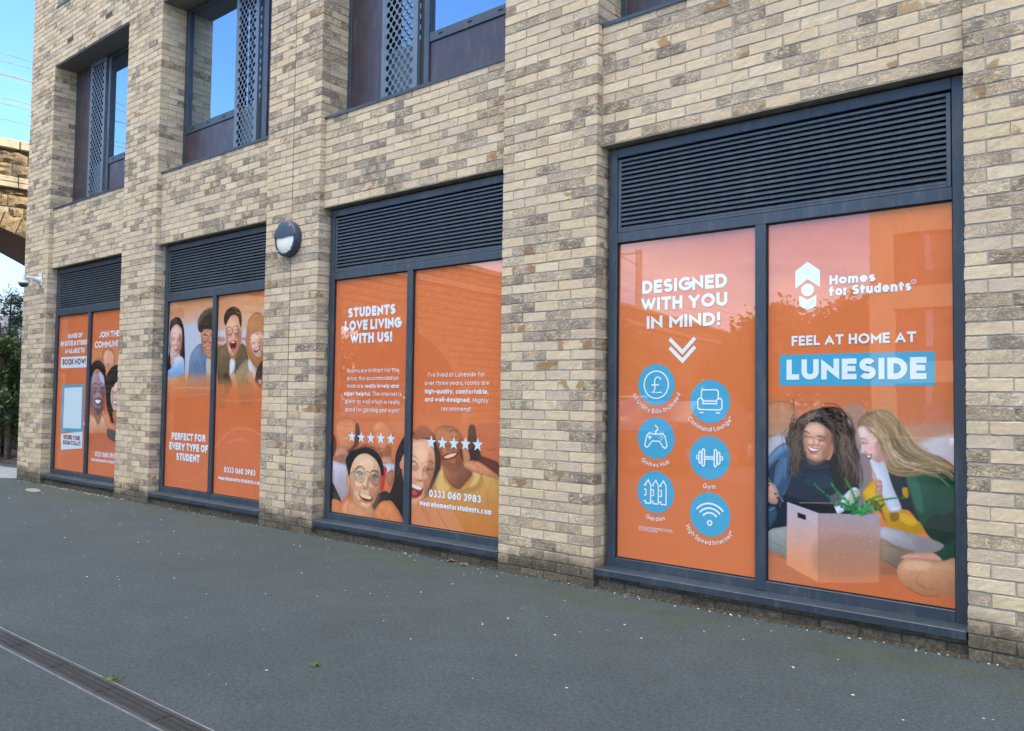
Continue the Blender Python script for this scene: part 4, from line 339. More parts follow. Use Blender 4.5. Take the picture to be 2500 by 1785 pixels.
'2R':[[0,[-8,2223,1119,2148,1137,1758,16,1801],(214,158,112),30,0.85,(206,196,190),[419,2107,436,1785]],[0,[-1,1862,1134,1813,1141,1674,7,1711],(200,200,210),40,0.85],[0,[9,1794,141,1781,144,1737,12,1741],(170,110,80),12,0.6],[0,[502,1768,606,1764,607,1735,504,1739],(170,110,80),12,0.6],[0,[5,1502,1150,1481,1161,1239,22,1203],(214,178,140),60,0.8,(206,120,74),[455,1421,468,1168]],[0,[10,1651,119,1685,186,1706,290,1526,370,1524,480,1696,586,1649,631,1519,520,1420,392,1364,386,1240,277,1277,254,1203,202,1174,171,1248,32,1278],(118,102,76),7,1,(96,80,60),[176,1647,262,1313]],[0,[393,1356,429,1421,580,1520,658,1490,691,1347,632,1247,676,1133,528,1031,493,1204],(150,134,104),8,0.9],[0,[277,1526,371,1517,376,1415,314,1335,273,1350],(206,206,214),6,1],[0,[274,1335,351,1393,393,1356,464,1247,361,1204,266,1233],(214,160,128),8,0.9],[0,[406,1356,510,1362,565,1304,530,1240,464,1254],(170,140,100),8,0.9],[0,[138,1351,245,1365,332,1247,283,1174,204,1130,157,1240],(66,58,50),12,0.8],[1,[176,1647,237,1527],(80,68,52),6,0.6],[1,[509,1637,450,1508],(80,68,52),6,0.6],[0,[161,1914,185,1972,264,2020,397,2020,466,1958,497,1870,489,1768,455,1668,394,1582,329,1547,260,1585,201,1675,175,1780],(214,164,132),5,1],[0,[496,1714,491,1618,467,1559,435,1560,405,1620,390,1717,395,1814,418,1872,451,1871,481,1810],(141,91,68),24,0.5],[0,[236,1733,235,1642,223,1586,205,1587,186,1644,175,1736,176,1827,188,1883,207,1882,225,1825],(141,91,68),18,0.35],[0,[388,1908,376,1878,340,1860,293,1862,255,1883,238,1915,251,1946,288,1963,334,1961,373,1940],(249,193,157),22,0.6],[0,[312,1806,305,1792,285,1784,260,1785,239,1794,231,1809,238,1823,258,1831,283,1830,304,1820],(141,91,68),12,0.42],[0,[431,1801,424,1787,405,1779,380,1780,359,1790,351,1804,358,1818,377,1826,402,1825,423,1816],(141,91,68),12,0.42],[0,[300,1718,294,1697,275,1685,251,1686,230,1700,222,1721,228,1741,247,1753,271,1753,292,1739],(214,127,97),16,0.5],[0,[449,1713,443,1693,424,1681,400,1681,381,1695,372,1716,378,1736,397,1748,421,1747,441,1734],(214,127,97),16,0.5],[0,[296,1749,291,1738,276,1731,257,1731,242,1739,235,1751,240,1763,255,1769,274,1769,289,1761],(249,193,157),12,0.6],[0,[419,1745,415,1734,403,1729,387,1729,374,1736,369,1746,373,1757,385,1763,401,1762,414,1755],(249,193,157),12,0.45],[0,[374,1759,373,1731,366,1714,357,1714,349,1732,344,1760,346,1789,352,1806,361,1806,370,1788],(141,91,68),10,0.35],[0,[344,1769,343,1743,337,1728,329,1728,321,1744,317,1770,318,1796,324,1812,332,1812,340,1795],(249,193,157),9,0.6],[0,[369,1713,363,1707,347,1704,327,1704,310,1709,303,1716,309,1722,326,1725,346,1725,363,1720],(141,91,68),8,0.5],[0,[387,1610,378,1602,356,1598,329,1599,306,1604,297,1612,305,1620,327,1624,355,1623,378,1618],(141,91,68),10,0.4],[0,[373,1584,368,1575,353,1570,335,1570,320,1576,313,1586,319,1594,333,1600,352,1599,367,1593],(249,193,157),10,0.4],[0,[300,1696,299,1679,296,1669,292,1669,287,1680,285,1696,286,1713,289,1724,293,1723,298,1713],(141,91,68),8,0.3],[0,[395,1693,395,1676,392,1666,387,1666,383,1677,381,1693,381,1710,384,1720,389,1720,393,1710],(141,91,68),8,0.4],[0,[409,1800,492,1841,479,1711,419,1611,342,1554,340,1598,388,1684],(180,124,94),14,0.6],[0,[259,1615,328,1569,406,1611,382,1553,317,1533,269,1556],(150,104,80),12,0.6],[0,[124,1976,134,2042,192,2098,298,2125,406,2100,475,2038,486,1957,477,1878,448,1930,411,2005,343,2031,264,2020,212,1979,174,1921,147,1930],(66,50,42),6,1],[1,[304,1849,296,1826,274,1810,242,1806,209,1813,184,1831,174,1854,181,1877,204,1893,237,1897,269,1890,294,1872,304,1849],(84,56,48),6,1],[1,[436,1854,429,1832,406,1816,375,1811,343,1819,318,1836,309,1860,316,1882,339,1898,370,1902,402,1895,426,1877,436,1854],(84,56,48),6,1],[1,[299,1867,315,1869],(84,56,48),6,1],[1,[205,1853,266,1854],(50,40,36),6,0.9],[1,[346,1860,405,1863],(50,40,36),6,0.9],[0,[260,1725,319,1738,386,1728,389,1677,352,1627,305,1628,269,1673],(120,34,38),4,1],[0,[273,1725,319,1732,373,1723,360,1712,287,1713],(240,234,230),2,1],[0,[290,1651,323,1657,364,1649,352,1626,309,1627],(196,110,100),3,0.9],[1,[248,1807,238,1748,227,1704],(150,96,76),5,0.6],[1,[415,1808,425,1741],(150,96,76),5,0.5],[0,[591,1793,599,1901,658,1992,769,2036,883,2001,936,1920,957,1484,889,1380,813,1416,709,1489,627,1605,583,1707],(176,120,80),6,1],[0,[657,1762,693,1796,793,1821,892,1810,921,1724,914,1612,856,1543,768,1559,689,1632,647,1705],(224,180,158),5,1],[0,[938,1653,948,1594,936,1556,908,1554,874,1589,847,1648,837,1707,849,1745,877,1747,912,1711],(147,100,82),24,0.5],[0,[712,1647,725,1591,723,1556,707,1555,683,1589,660,1644,647,1700,649,1736,666,1736,690,1703],(147,100,82),18,0.35],[0,[818,1765,811,1746,783,1732,743,1730,706,1740,688,1759,694,1779,723,1792,764,1794,800,1784],(255,211,186),22,0.6],[0,[767,1697,763,1688,747,1681,725,1680,706,1685,697,1693,701,1702,716,1709,738,1710,758,1705],(147,100,82),12,0.42],[0,[870,1702,866,1693,851,1687,829,1686,810,1690,801,1699,805,1708,820,1714,842,1715,861,1711],(147,100,82),12,0.42],[0,[770,1642,767,1629,753,1620,732,1619,712,1626,702,1638,704,1651,719,1660,740,1661,759,1654],(224,140,116),16,0.5],[0,[898,1649,896,1636,882,1628,861,1626,842,1633,832,1646,834,1659,848,1667,869,1668,888,1662],(224,140,116),16,0.5],[0,[761,1661,758,1653,747,1648,731,1647,716,1651,709,1658,712,1665,723,1670,739,1671,754,1668],(255,211,186),12,0.6],[0,[868,1667,866,1660,856,1656,843,1655,831,1658,824,1664,827,1671,836,1675,850,1676,862,1673],(255,211,186),12,0.45],[0,[827,1673,830,1655,827,1644,819,1644,809,1654,801,1671,798,1689,801,1700,809,1700,819,1690],(147,100,82),10,0.35],[0,[800,1677,802,1661,800,1651,792,1650,784,1660,776,1675,774,1691,776,1701,784,1702,792,1692],(255,211,186),9,0.6],[0,[829,1644,825,1640,812,1637,794,1636,779,1637,773,1641,777,1645,790,1648,808,1649,823,1648],(147,100,82),8,0.5],[0,[859,1582,854,1577,835,1572,811,1571,791,1573,782,1577,788,1582,807,1586,830,1588,851,1586],(147,100,82),10,0.4],[0,[852,1565,848,1559,837,1555,821,1554,807,1556,800,1562,803,1568,815,1572,831,1573,845,1570],(255,211,186),10,0.4],[0,[773,1629,775,1618,773,1612,769,1611,764,1618,760,1628,758,1638,759,1645,763,1645,768,1639],(147,100,82),8,0.3],[0,[855,1633,857,1623,856,1616,852,1616,847,1622,842,1633,840,1643,842,1649,845,1650,851,1643],(147,100,82),8,0.4],[2,[758,2022,660,1948,615,1835,623,1677,707,1517,838,1402],(160,104,68),4,0.7,40,30,2,51,(206,160,118)],[2,[783,2013,886,1937,929,1808,938,1625],(150,96,62),4,0.7,26,18,2,52,(196,150,108)],[2,[734,1988,726,1902,719,1795],(170,116,78),4,0.7,20,34,2,53,(206,160,118)],[1,[724,1731,719,1710,701,1696,676,1691,650,1697,630,1713,623,1734,628,1755,646,1770,671,1774,697,1768,717,1752,724,1731],(150,110,84),4,1],[1,[877,1775,869,1753,844,1737,810,1732,774,1739,748,1757,737,1780,745,1803,770,1818,805,1823,840,1816,867,1798,877,1775],(150,110,84),4,1],[1,[652,1737,690,1741],(54,40,36),6,0.9],[1,[776,1786,831,1796],(54,40,36),6,0.9],[0,[734,1616,789,1636,862,1676,852,1634,804,1597,767,1591],(150,50,54),3,1],[0,[745,1618,796,1635,850,1664,833,1635,788,1614],(244,240,238),2,1],[0,[631,1512,709,1489,790,1374,768,1303,663,1382],(210,210,216),7,0.9],[0,[813,1416,908,1499,947,1442,945,1246,848,1211,782,1275],(52,48,48),10,0.85],[0,[844,1289,893,1296,901,1254,858,1250],(206,206,214),5,0.8],[0,[638,1383,740,1375,756,1303,847,1218,749,1183,656,1275],(214,150,112),10,0.8],[0,[43,1315,250,1277,211,1012,74,1010],(110,96,74),60,0.6],[0,[463,1276,747,1240,757,1034,502,1017],(120,104,82),60,0.6],[0,[5,1248,1185,1246,1198,972,22,950],(216,134,84),150,0.75,(210,114,70),[463,1276,476,1016]],[1,[71,1070,474,1059,854,1078,1169,1067],(232,186,140),9,0.35],[1,[6,509,164,635,376,736,555,758,762,741,965,667],(222,146,108),26,0.5],[1,[277,573,412,620,562,638,680,623],(222,146,108),22,0.45]],
'1L':[],
'1R':[[0,[-80,1741,1233,1704,1262,1294,-44,1299],(214,150,104),60,0.6],[0,[352,1642,430,1725,574,1740,682,1671,693,1522,552,1487,403,1527],(222,176,150),5,0.8],[0,[335,1699,490,1751,659,1709,734,1521,694,1503,663,1653,493,1723,391,1679,358,1565],(180,110,78),6,0.8],[0,[456,1548,529,1525,589,1546,543,1502],(170,80,74),2,0.9],[0,[444,1314,530,1416,638,1483,820,1514,1247,1507,1268,1212,878,728,695,723,613,822,509,956,477,1126],(52,48,46),10,1],[0,[-54,1422,17,1527,132,1578,289,1566,430,1486,464,1297,433,1211,341,1401,181,1463,67,1404,10,1246,-38,1229],(44,40,42),10,1],[2,[-10,1369,57,1526,251,1567,432,1469],(44,40,42),6,0.8,36,26,6,61,(80,66,60)],[0,[-11,1193,31,1360,144,1429,280,1436,401,1366,452,1211,443,1074,379,919,270,831,173,829,67,914,0,1053],(150,124,126),6,1],[0,[262,1419,382,1366,429,1254,375,1211,311,1298,247,1367],(206,206,222),22,0.8],[0,[50,1369,145,1420,191,1333,138,1263,42,1229],(186,170,176),22,0.6],[0,[470,1043,465,926,432,853,384,852,340,924,316,1041,322,1159,355,1232,402,1232,447,1159],(99,69,65),24,0.5],[0,[92,1052,92,941,76,872,48,871,20,940,3,1051,2,1163,19,1232,46,1232,74,1163],(99,69,65),18,0.35],[0,[311,1274,293,1236,240,1212,173,1212,116,1236,92,1274,110,1312,163,1336,231,1335,287,1311],(177,148,150),22,0.6],[0,[201,1145,191,1127,162,1116,126,1116,95,1127,82,1144,92,1162,121,1173,158,1173,188,1162],(99,69,65),12,0.42],[0,[375,1145,365,1128,337,1117,301,1117,270,1128,258,1145,268,1162,296,1173,332,1173,362,1163],(99,69,65),12,0.42],[0,[186,1037,177,1012,149,996,114,995,84,1010,71,1036,80,1061,107,1077,143,1078,173,1062],(150,96,93),16,0.5],[0,[402,1039,394,1014,367,998,332,998,303,1013,290,1038,299,1063,326,1079,361,1079,390,1064],(150,96,93),16,0.5],[0,[178,1075,171,1060,150,1051,122,1051,100,1060,90,1074,97,1088,119,1097,146,1097,169,1089],(177,148,150),12,0.6],[0,[359,1076,353,1064,335,1056,312,1055,293,1063,285,1076,291,1088,309,1096,332,1096,351,1089],(177,148,150),12,0.45],[0,[293,1092,291,1057,282,1036,269,1035,256,1057,249,1091,250,1126,260,1147,273,1147,286,1126],(99,69,65),10,0.35],[0,[248,1102,247,1070,239,1051,227,1051,215,1070,209,1102,210,1133,218,1153,231,1153,242,1133],(177,148,150),9,0.6],[0,[286,1035,278,1027,254,1022,224,1022,200,1027,190,1034,199,1042,222,1047,252,1048,276,1043],(99,69,65),8,0.5],[0,[313,910,302,901,270,894,229,893,196,899,183,908,195,918,227,924,267,925,300,919],(99,69,65),10,0.4],[0,[294,878,287,867,266,860,239,859,216,865,207,876,215,887,236,895,263,895,285,889],(177,148,150),10,0.4],[0,[186,1010,185,990,181,977,174,977,167,989,164,1010,164,1030,169,1043,175,1043,182,1031],(99,69,65),8,0.3],[0,[325,1012,324,991,320,979,313,979,307,991,303,1012,304,1032,308,1045,315,1045,321,1032],(99,69,65),8,0.4],[0,[61,984,189,864,309,832,416,937,340,919,185,916],(96,72,68),18,0.7],[1,[70,1246,157,1263,228,1237],(40,34,36),10,0.8],[1,[267,1239,352,1263,421,1237],(40,34,36),10,0.8],[1,[84,1194,202,1198],(40,32,34),9,0.9],[1,[299,1196,395,1204],(40,32,34),9,0.9],[0,[169,1124,246,1133,344,1117,289,1082,191,1090],(200,170,166),10,0.6],[1,[146,1159,74,1071,119,1002],(70,50,50),7,0.5],[1,[342,1142,424,1074,372,1005],(70,50,50),7,0.5],[0,[146,1037,252,1056,351,1035,345,988,260,961,180,985],(70,36,42),5,1],[0,[160,1030,254,1038,336,1029,315,992,249,976,183,998],(240,244,250),3,1],[0,[642,1186,672,1271,797,1329,924,1328,987,963,866,895,757,884,679,942,623,1059],(216,184,176),6,1],[0,[621,1212,649,1330,863,1413,939,1362,765,1262,713,1220],(46,42,42),10,1],[0,[983,1054,979,966,956,912,922,911,890,965,873,1053,877,1141,901,1196,935,1196,966,1142],(142,103,91),24,0.5],[0,[714,1062,714,979,702,927,683,927,663,978,651,1061,651,1145,662,1196,682,1196,702,1145],(142,103,91),18,0.35],[0,[869,1227,857,1199,819,1182,771,1181,731,1199,714,1227,727,1256,764,1274,813,1273,853,1256],(252,215,206),22,0.6],[0,[791,1131,784,1118,764,1110,738,1109,716,1117,707,1130,714,1143,735,1152,761,1152,782,1144],(142,103,91),12,0.42],[0,[915,1131,908,1119,888,1110,862,1110,841,1118,832,1131,839,1144,859,1152,885,1152,906,1144],(142,103,91),12,0.42],[0,[780,1050,774,1031,755,1019,730,1019,708,1030,699,1049,705,1068,725,1080,750,1081,771,1069],(216,143,130),16,0.5],[0,[935,1052,928,1033,909,1021,885,1021,864,1032,855,1051,861,1070,880,1082,905,1082,926,1070],(216,143,130),16,0.5],[0,[775,1078,770,1068,755,1061,736,1061,719,1067,713,1078,718,1089,733,1095,752,1095,768,1089],(252,215,206),12,0.6],[0,[903,1079,899,1070,887,1064,870,1064,857,1070,851,1079,855,1088,868,1094,884,1094,898,1089],(252,215,206),12,0.45],[0,[856,1091,855,1065,849,1049,839,1049,830,1065,825,1091,827,1117,833,1133,843,1133,852,1117],(142,103,91),10,0.35],[0,[825,1099,824,1075,818,1061,810,1060,801,1075,797,1099,798,1122,804,1137,812,1137,820,1122],(252,215,206),9,0.6],[0,[852,1049,846,1043,829,1039,808,1039,791,1042,784,1048,790,1054,807,1058,828,1058,845,1055],(142,103,91),8,0.5],[0,[871,955,863,948,840,943,811,943,788,947,778,954,787,961,810,966,838,966,862,962],(142,103,91),10,0.4],[0,[858,931,852,922,837,917,818,917,802,922,796,930,801,938,816,943,835,944,851,939],(252,215,206),10,0.4],[0,[780,1030,780,1015,777,1005,772,1005,767,1015,765,1030,765,1045,768,1055,773,1055,778,1045],(142,103,91),8,0.3],[0,[879,1031,879,1016,876,1006,871,1006,867,1016,864,1031,864,1046,867,1056,872,1056,877,1046],(142,103,91),8,0.4],[1,[654,1144,709,1148],(50,36,34),9,0.9],[1,[792,1153,864,1155],(50,36,34),9,0.9],[0,[682,1017,746,1027,838,1028,805,981,741,976],(130,50,50),4,1],[0,[695,1016,820,1022,786,992,740,988],(242,240,240),3,1],[0,[702,883,866,886,878,728,750,733],(186,120,82),8,1],[0,[15,826,156,794,280,702,386,834,543,761,592,619,561,533,20,511,-1,773],(214,170,136),8,1,(206,116,76),[278,737,305,394]],[0,[17,555,595,576,676,495,897,480,904,381,34,338],(200,112,76),40,1],[1,[27,669,210,605,552,643],(150,92,70),7,0.5],[1,[36,564,200,493,330,558,559,550],(150,88,66),7,0.5],[0,[67,914,231,830,383,868,369,799,280,702,177,777],(150,110,96),8,0.8],[0,[383,868,438,895,479,853,535,871,513,913,572,872,657,739,879,712,889,587,590,644,489,734],(214,140,108),5,1],[0,[571,643,888,596,897,480,751,482,580,534],(88,84,78),6,1]]}
# ------------------------------------------------------------------ ground
g = MB(); g.poly([(-400, -400, 0), (400, -400, 0), (400, 400, 0), (-400, 400, 0)]); g.build('ground', M['asphalt'], fix=False, kind='structure')
M['paving'] = plain('pale_paving', (.26, .28, .285), .8, .25, 5, bump=.002)
g = MB(); g.poly([(-30, .62, .004), (-30, -.9, .004), (-14, -.45, .004), (-10.9, -.14, .004), (-10.7, .02, .004), (-10.7, .95, .004), (-13, .62, .004)]); g.build('paving', M['paving'], fix=False, kind='structure')
M['soil'] = plain('leaf_litter', (.075, .055, .036), .95, .6, 22, bump=.02)
gx, gy = np.meshgrid(np.linspace(-34, -10.8, 90), np.linspace(.95, 14, 60)); gz = .05+.05*np.sin(gx*1.7+gy)+rng.normal(0, .018, gx.shape); gz[0, :] = .006
V = np.stack([gx.ravel(), gy.ravel(), gz.ravel()], 1); i = np.arange(59*90).reshape(59, 90)[:, :-1].ravel()
npmesh('planting_bed', V, np.stack([i, i+1, i+91, i+90], 1), M['soil'], kind='structure')

# ------------------------------------------------------------------ brick wall of the building
bricks = []            # x0,x1,y0,depth,z0,z1
def course(n): return ZO+n*.075+.005, ZO+n*.075+.070
def run(x0, x1, y, n, first_half, depth=.1025):
    """lay stretchers from x0 to x1"""
    z0, z1 = course(n); x = x0
    if first_half: bricks.append((x, x+.1025, y, depth, z0, z1)); x += .1125
    while x < x1-.02:
        e = min(x+.215, x1)
        if e-x > .03: bricks.append((x, e, y, depth, z0, z1))
        x += .225
NTOP = 100
for k in range(-1, 4):
    xr = -PITCH*k; xl = xr-.89
    for n in range(-2, NTOP):
        A = (n+k) % 2 == 0; z0, z1 = course(n)
        if k == 1:      # movement joint in the middle of this pier
            c = (xl+xr)/2
        if A:
            for i in range(4):
                bricks.append((xl+.225*i, xl+.225*i+.215, 0, .1025, z0, z1))
            bricks.append((xr-.1025, xr, .1125, .215, z0, z1))
        else:
            bricks.append((xl, xl+.1025, 0, .1025, z0, z1))
            for i in range(3):
                a = xl+.1125+.225*i
                if k == 1 and i == 1:
                    bricks.append((a, a+.1025, 0, .1025, z0, z1)); bricks.append((a+.1125, a+.215, 0, .1025, z0, z1))
                else: bricks.append((a, a+.215, 0, .1025, z0, z1))
            bricks.append((xr-.1025, xr, 0, .215, z0, z1)); bricks.append((xr-.1025, xr, .225, .1025, z0, z1))
for k in range(0, 4):
    xr = -PITCH*k; a, b_ = xr+.012, xr+2.3605
    for n in range(-2, 0): run(a, b_, .05, n, (n+k) % 2 == 1)          # under the sill
    for n in range(41, 53): run(a, b_, .055, n, (n+k) % 2 == 1)
    for n in range(82, 94): run(xr+.01, xr+2.3625, 0, n, (n+k) % 2 == 1)
for n in range(-2, NTOP): run(PITCH+.01, 6.6, 0, n, n % 2 == 0)         # the wall carries on beyond the last pier
B = np.array(bricks); nb = len(B)
nx, nz_ = 7, 3
# template: front grid (nx+1)*(nz+1), then outline rings
gi = [(i, j) for j in range(nz_+1) for i in range(nx+1)]
ringi = [(i, 0) for i in range(nx)]+[(nx, j) for j in range(nz_)]+[(i, nz_) for i in range(nx, 0, -1)]+[(0, j) for j in range(nz_, 0, -1)]
gidx = {p: q for q, p in enumerate(gi)}; NG = len(gi); NR = len(ringi)
U = np.array([p[0]/nx for p in gi]); W_ = np.array([p[1]/nz_ for p in gi])
ins = .0016
def grid_xyz(u, w_, inset, y):
    x = B[:, 0:1]+inset+(B[:, 1:2]-B[:, 0:1]-2*inset)*u; z = B[:, 4:5]+inset+(B[:, 5:6]-B[:, 4:5]-2*inset)*w_
    return np.stack([x, B[:, 2:3]+y, z], 2)
P = grid_xyz(U, W_, ins, np.zeros((nb, NG)))
P[:, :, 1] += rng.normal(0, .0006, (nb, NG))+rng.normal(0, .0010, (nb, 1)); P[:, :, 0] += rng.normal(0, .0012, (nb, NG)); P[:, :, 2] += rng.normal(0, .0011, (nb, NG))
ru = np.array([p[0]/nx for p in ringi]); rw = np.array([p[1]/nz_ for p in ringi])
J = rng.normal(0, .0013, (nb, NR, 2)); base = rng.normal(0, .0014, (nb, 1, 2))
R1 = grid_xyz(ru, rw, 0., np.full((nb, NR), .0018)); R1[:, :, [0, 2]] += J+base
R2 = grid_xyz(ru, rw, 0., np.repeat(B[:, 3:4], NR, 1)); R2[:, :, [0, 2]] += base
VB = np.concatenate([P, R1, R2], 1); NV = VB.shape[1]
tf = []; sm = []
for j in range(nz_):
    for i in range(nx): tf.append((gidx[i, j], gidx[i+1, j], gidx[i+1, j+1], gidx[i, j+1])); sm.append(0)
for q in range(NR):
    q2 = (q+1) % NR; a, b_ = gidx[ringi[q]], gidx[ringi[q2]]
    tf.append((a, NG+q, NG+q2, b_)); sm.append(0)
    tf.append((NG+q, NG+NR+q, NG+NR+q2, NG+q2)); sm.append(0)
tf = np.array(tf); FB = (tf[None]+(np.arange(nb)*NV)[:, None, None]).reshape(-1, 4)
VB = VB.reshape(-1, 3)
SB = np.tile(np.array(sm), nb); MBi = np.zeros(len(FB), int)
# mortar cores behind the bricks (joints 4 mm deep)
mb = MB(); jd = .0046; ZT = ZO+NTOP*.075
for k in range(-1, 4):
    xr = -PITCH*k; xl = xr-.89; mb.box(xl+jd, xr-jd, jd, .33, -.2, ZT)
for k in range(0, 4):
    xr = -PITCH*k; a, b_ = xr-jd, xr+2.3725+jd
    mb.box(a, b_, .05+jd, .33, -.2, ZO-.002); mb.box(a, b_, .055+jd, .3, ZO+3.0785, ZO+3.974); mb.box(a, b_, jd, .4, ZO+6.152, ZO+7.046)
mb.box(PITCH-jd, 6.6, jd, .33, -.2, ZT)
mv = np.array(mb.v); mf = np.array(mb.f)+len(VB)
bld = empty('apartment_building', (-2, 0, 0), 0, 'cream and grey brick block of flats with poster windows at ground level', 'building')
bld.location = (0, 0, 0)
npmesh('brick_wall', np.concatenate([VB, mv]), np.concatenate([FB, mf]), [M['brick'], M['mortar']], bld, np.concatenate([MBi, np.ones(len(mf), int)]), np.concatenate([SB, np.zeros(len(mf))]))
# storeys above the photograph and the bulk of the block
def brick_tex(name, c1, c2, mo, rot=False, bw=.225, rh=.075):
    m, t, b = newmat(name); v = POS(t); sx = N(t, 'ShaderNodeSeparateXYZ'); t.links.new(v, sx.inputs[0]); cb = N(t, 'ShaderNodeCombineXYZ')
    t.links.new(sx.outputs[1 if rot else 0], cb.inputs[0]); t.links.new(sx.outputs[2], cb.inputs[1])
    bt = N(t, 'ShaderNodeTexBrick', i_Scale=1., i_Mortar_Size=bw*.022); bt.inputs['Brick Width'].default_value = bw; bt.inputs['Row Height'].default_value = rh
    bt.inputs['Color1'].default_value = c1+(1,); bt.inputs['Color2'].default_value = c2+(1,); bt.inputs['Mortar'].default_value = mo+(1,)
    t.links.new(cb.outputs[0], bt.inputs[0]); n = NOISE(t, v, 18, 6, .7)
    c = MIX(t, MAPR(t, n, .4, .7, 0, .5), bt.outputs[0], tuple(k*.5 for k in c1)); SETB(t, b, Base_Color=c, Roughness=.9)
    BUMP(t, bt.outputs[1], -.5, .006, b); return m
M['brickx'] = brick_tex('brick_upper', (.50, .42, .29), (.30, .25, .19), (.27, .26, .24)); M['bricky'] = brick_tex('brick_gable', (.50, .42, .29), (.30, .25, .19), (.27, .26, .24), True)
g = MB(); x0, x1, D = -3*PITCH-.89+.004, 6.6, 12.
g.box(x0, x1, .02, D, ZT+.001, 17.0, 0)
g.box(x0, x1, .48, D, -.1, ZT, 1); g.box(x0, x0+.02, .33, .48, -.1, ZT, 1); g.box(6.35, 6.6, .33, .48, -.1, ZT, 1)
g.build('upper_storeys', [M['brickx'], M['bricky']], bld)
g = MB(); g.box(x0+.02, 6.35, .455, .478, 0, ZT); g.build('interior_backing', M['black'], bld)

# movement joint, air bricks
g = MB(); c = -PITCH-.445; g.box(c-.0048, c+.0048, .0005, .01, ZO+.12, ZT)
g.build('movement_joint', M['sealant'], bld)
for (x, z) in ((-9.27, 6.41), (-8.03, 6.41), (-5.9, 6.41), (-3.0, 6.41), (.4, 6.41)):
    g = MB(); z0 = ZO+math.floor(z/.075)*.075+.006; g.box(x-.105, x+.105, -.002, .05, z0, z0+.063, 0)
    for i in range(7): g.box(x-.095+i*.0285, x-.078+i*.0285, -.0035, -.0018, z0+.007, z0+.056, 1)
    g.build('air_vent', [M['lintel'], M['black']], bld)

# ------------------------------------------------------------------ ground floor windows
LAM = 15
def ground_window(k, src=None):
    X = -PITCH*k
    def b(mbx, x0, x1, y0, y1, z0, z1, bev=.003): mbx.bbox(X+x0, X+x1, y0, y1, ZO+z0, ZO+z1, bev)
    f = MB()
    b(f, .030, .098, .125, .22, .012, 3.052); b(f, 2.292, 2.358, .125, .22, .012, 3.052)     # jambs
    b(f, .099, 2.291, .127, .22, 2.985, 3.052)                                                # head
    b(f, .099, 2.291, .127, .22, 2.356, 2.428)                                                # transom
    b(f, .099, 2.291, .127, .22, .014, .078)                                                  # bottom rail
    b(f, 1.148, 1.217, .123, .22, .016, 2.355)                                                # mullion
    fr_ = f.build('ground_window', M['frame'], bld)
    q = MB()                                                                                  # louvre bank
    zb, zt = 2.431, 2.968
    b(q, .104, .128, .131, .19, zb, zt, .002); b(q, 2.262, 2.286, .131, .19, zb, zt, .002); b(q, .128, 2.262, .131, .19, zb, zb+.018, .002); b(q, .128, 2.262, .131, .19, zt-.018, zt, .002)
    n = LAM; p_ = (zt-zb-.036)/n
    for i in range(n):
        z = ZO+zb+.018+i*p_; x0_, x1_ = X+.128, X+2.262
        pr = [(.131, z+.002), (.134, z+.0005), (.168, z+p_*.98), (.171, z+p_*1.05), (.160, z+p_*1.0), (.131, z+p_*.43)]
        vs = [(x0_, y, zz) for y, zz in pr]+[(x1_, y, zz) for y, zz in pr]; m_ = len(pr)
        q.add(vs, [tuple(range(m_)), tuple(range(m_, 2*m_))]+[(a, (a+1) % m_, m_+(a+1) % m_, m_+a) for a in range(m_)])
    q.build('louvre_panel', M['louvre'], fr_)
    q = MB(); q.box(X+.1, X+2.29, .2, .205, ZO+2.43, ZO+2.98); q.box(X+.004, X+2.37, .19, .30, ZO+3.053, ZO+3.0775); q.build('louvre_backing', M['black'], fr_)
    q = MB(); q.box(X+.006, X+2.366, .048, .19, ZO+3.066, ZO+3.0745); q.build('steel_lintel', M['lintel'], fr_)
    q = MB()                                                                                  # gaskets round the panes
    for a0, a1 in ((.099, 1.147), (1.218, 2.291)):
        for (p0, p1, r0, r1) in ((a0, a0+.006, .079, 2.355), (a1-.006, a1, .079, 2.355), (a0+.006, a1-.006, .079, .085), (a0+.006, a1-.006, 2.349, 2.355)):
            q.box(X+p0, X+p1, .146, .17, ZO+r0, ZO+r1)
    q.build('gasket', M['gasket'], fr_)
    for a0, a1 in ((.104, 1.142), (1.223, 2.286)):
        q = MB(); q.box(X+a0, X+a1, .163, .169, ZO+.084, ZO+2.351); q.build('glass_pane', M['glass'], fr_)
    s = MB()                                                                                  # folded sill
    pr = [(.002, -.038), (.000, .004), (.006, .0085), (.120, .016), (.150, .016), (.150, -.030), (.02, -.030), (.012, -.038)]
    x0_, x1_ = X+.012, X+2.362; m_ = len(pr)
    vs = [(x0_, y, ZO+z) for y, z in pr]+[(x1_, y, ZO+z) for y, z in pr]
    s.add(vs, [tuple(range(m_)), tuple(range(m_, 2*m_))]+[(a, (a+1) % m_, m_+(a+1) % m_, m_+a) for a in range(m_)])
    s.build('window_sill', M['frame'], fr_)
for k in range(4): ground_window(k)

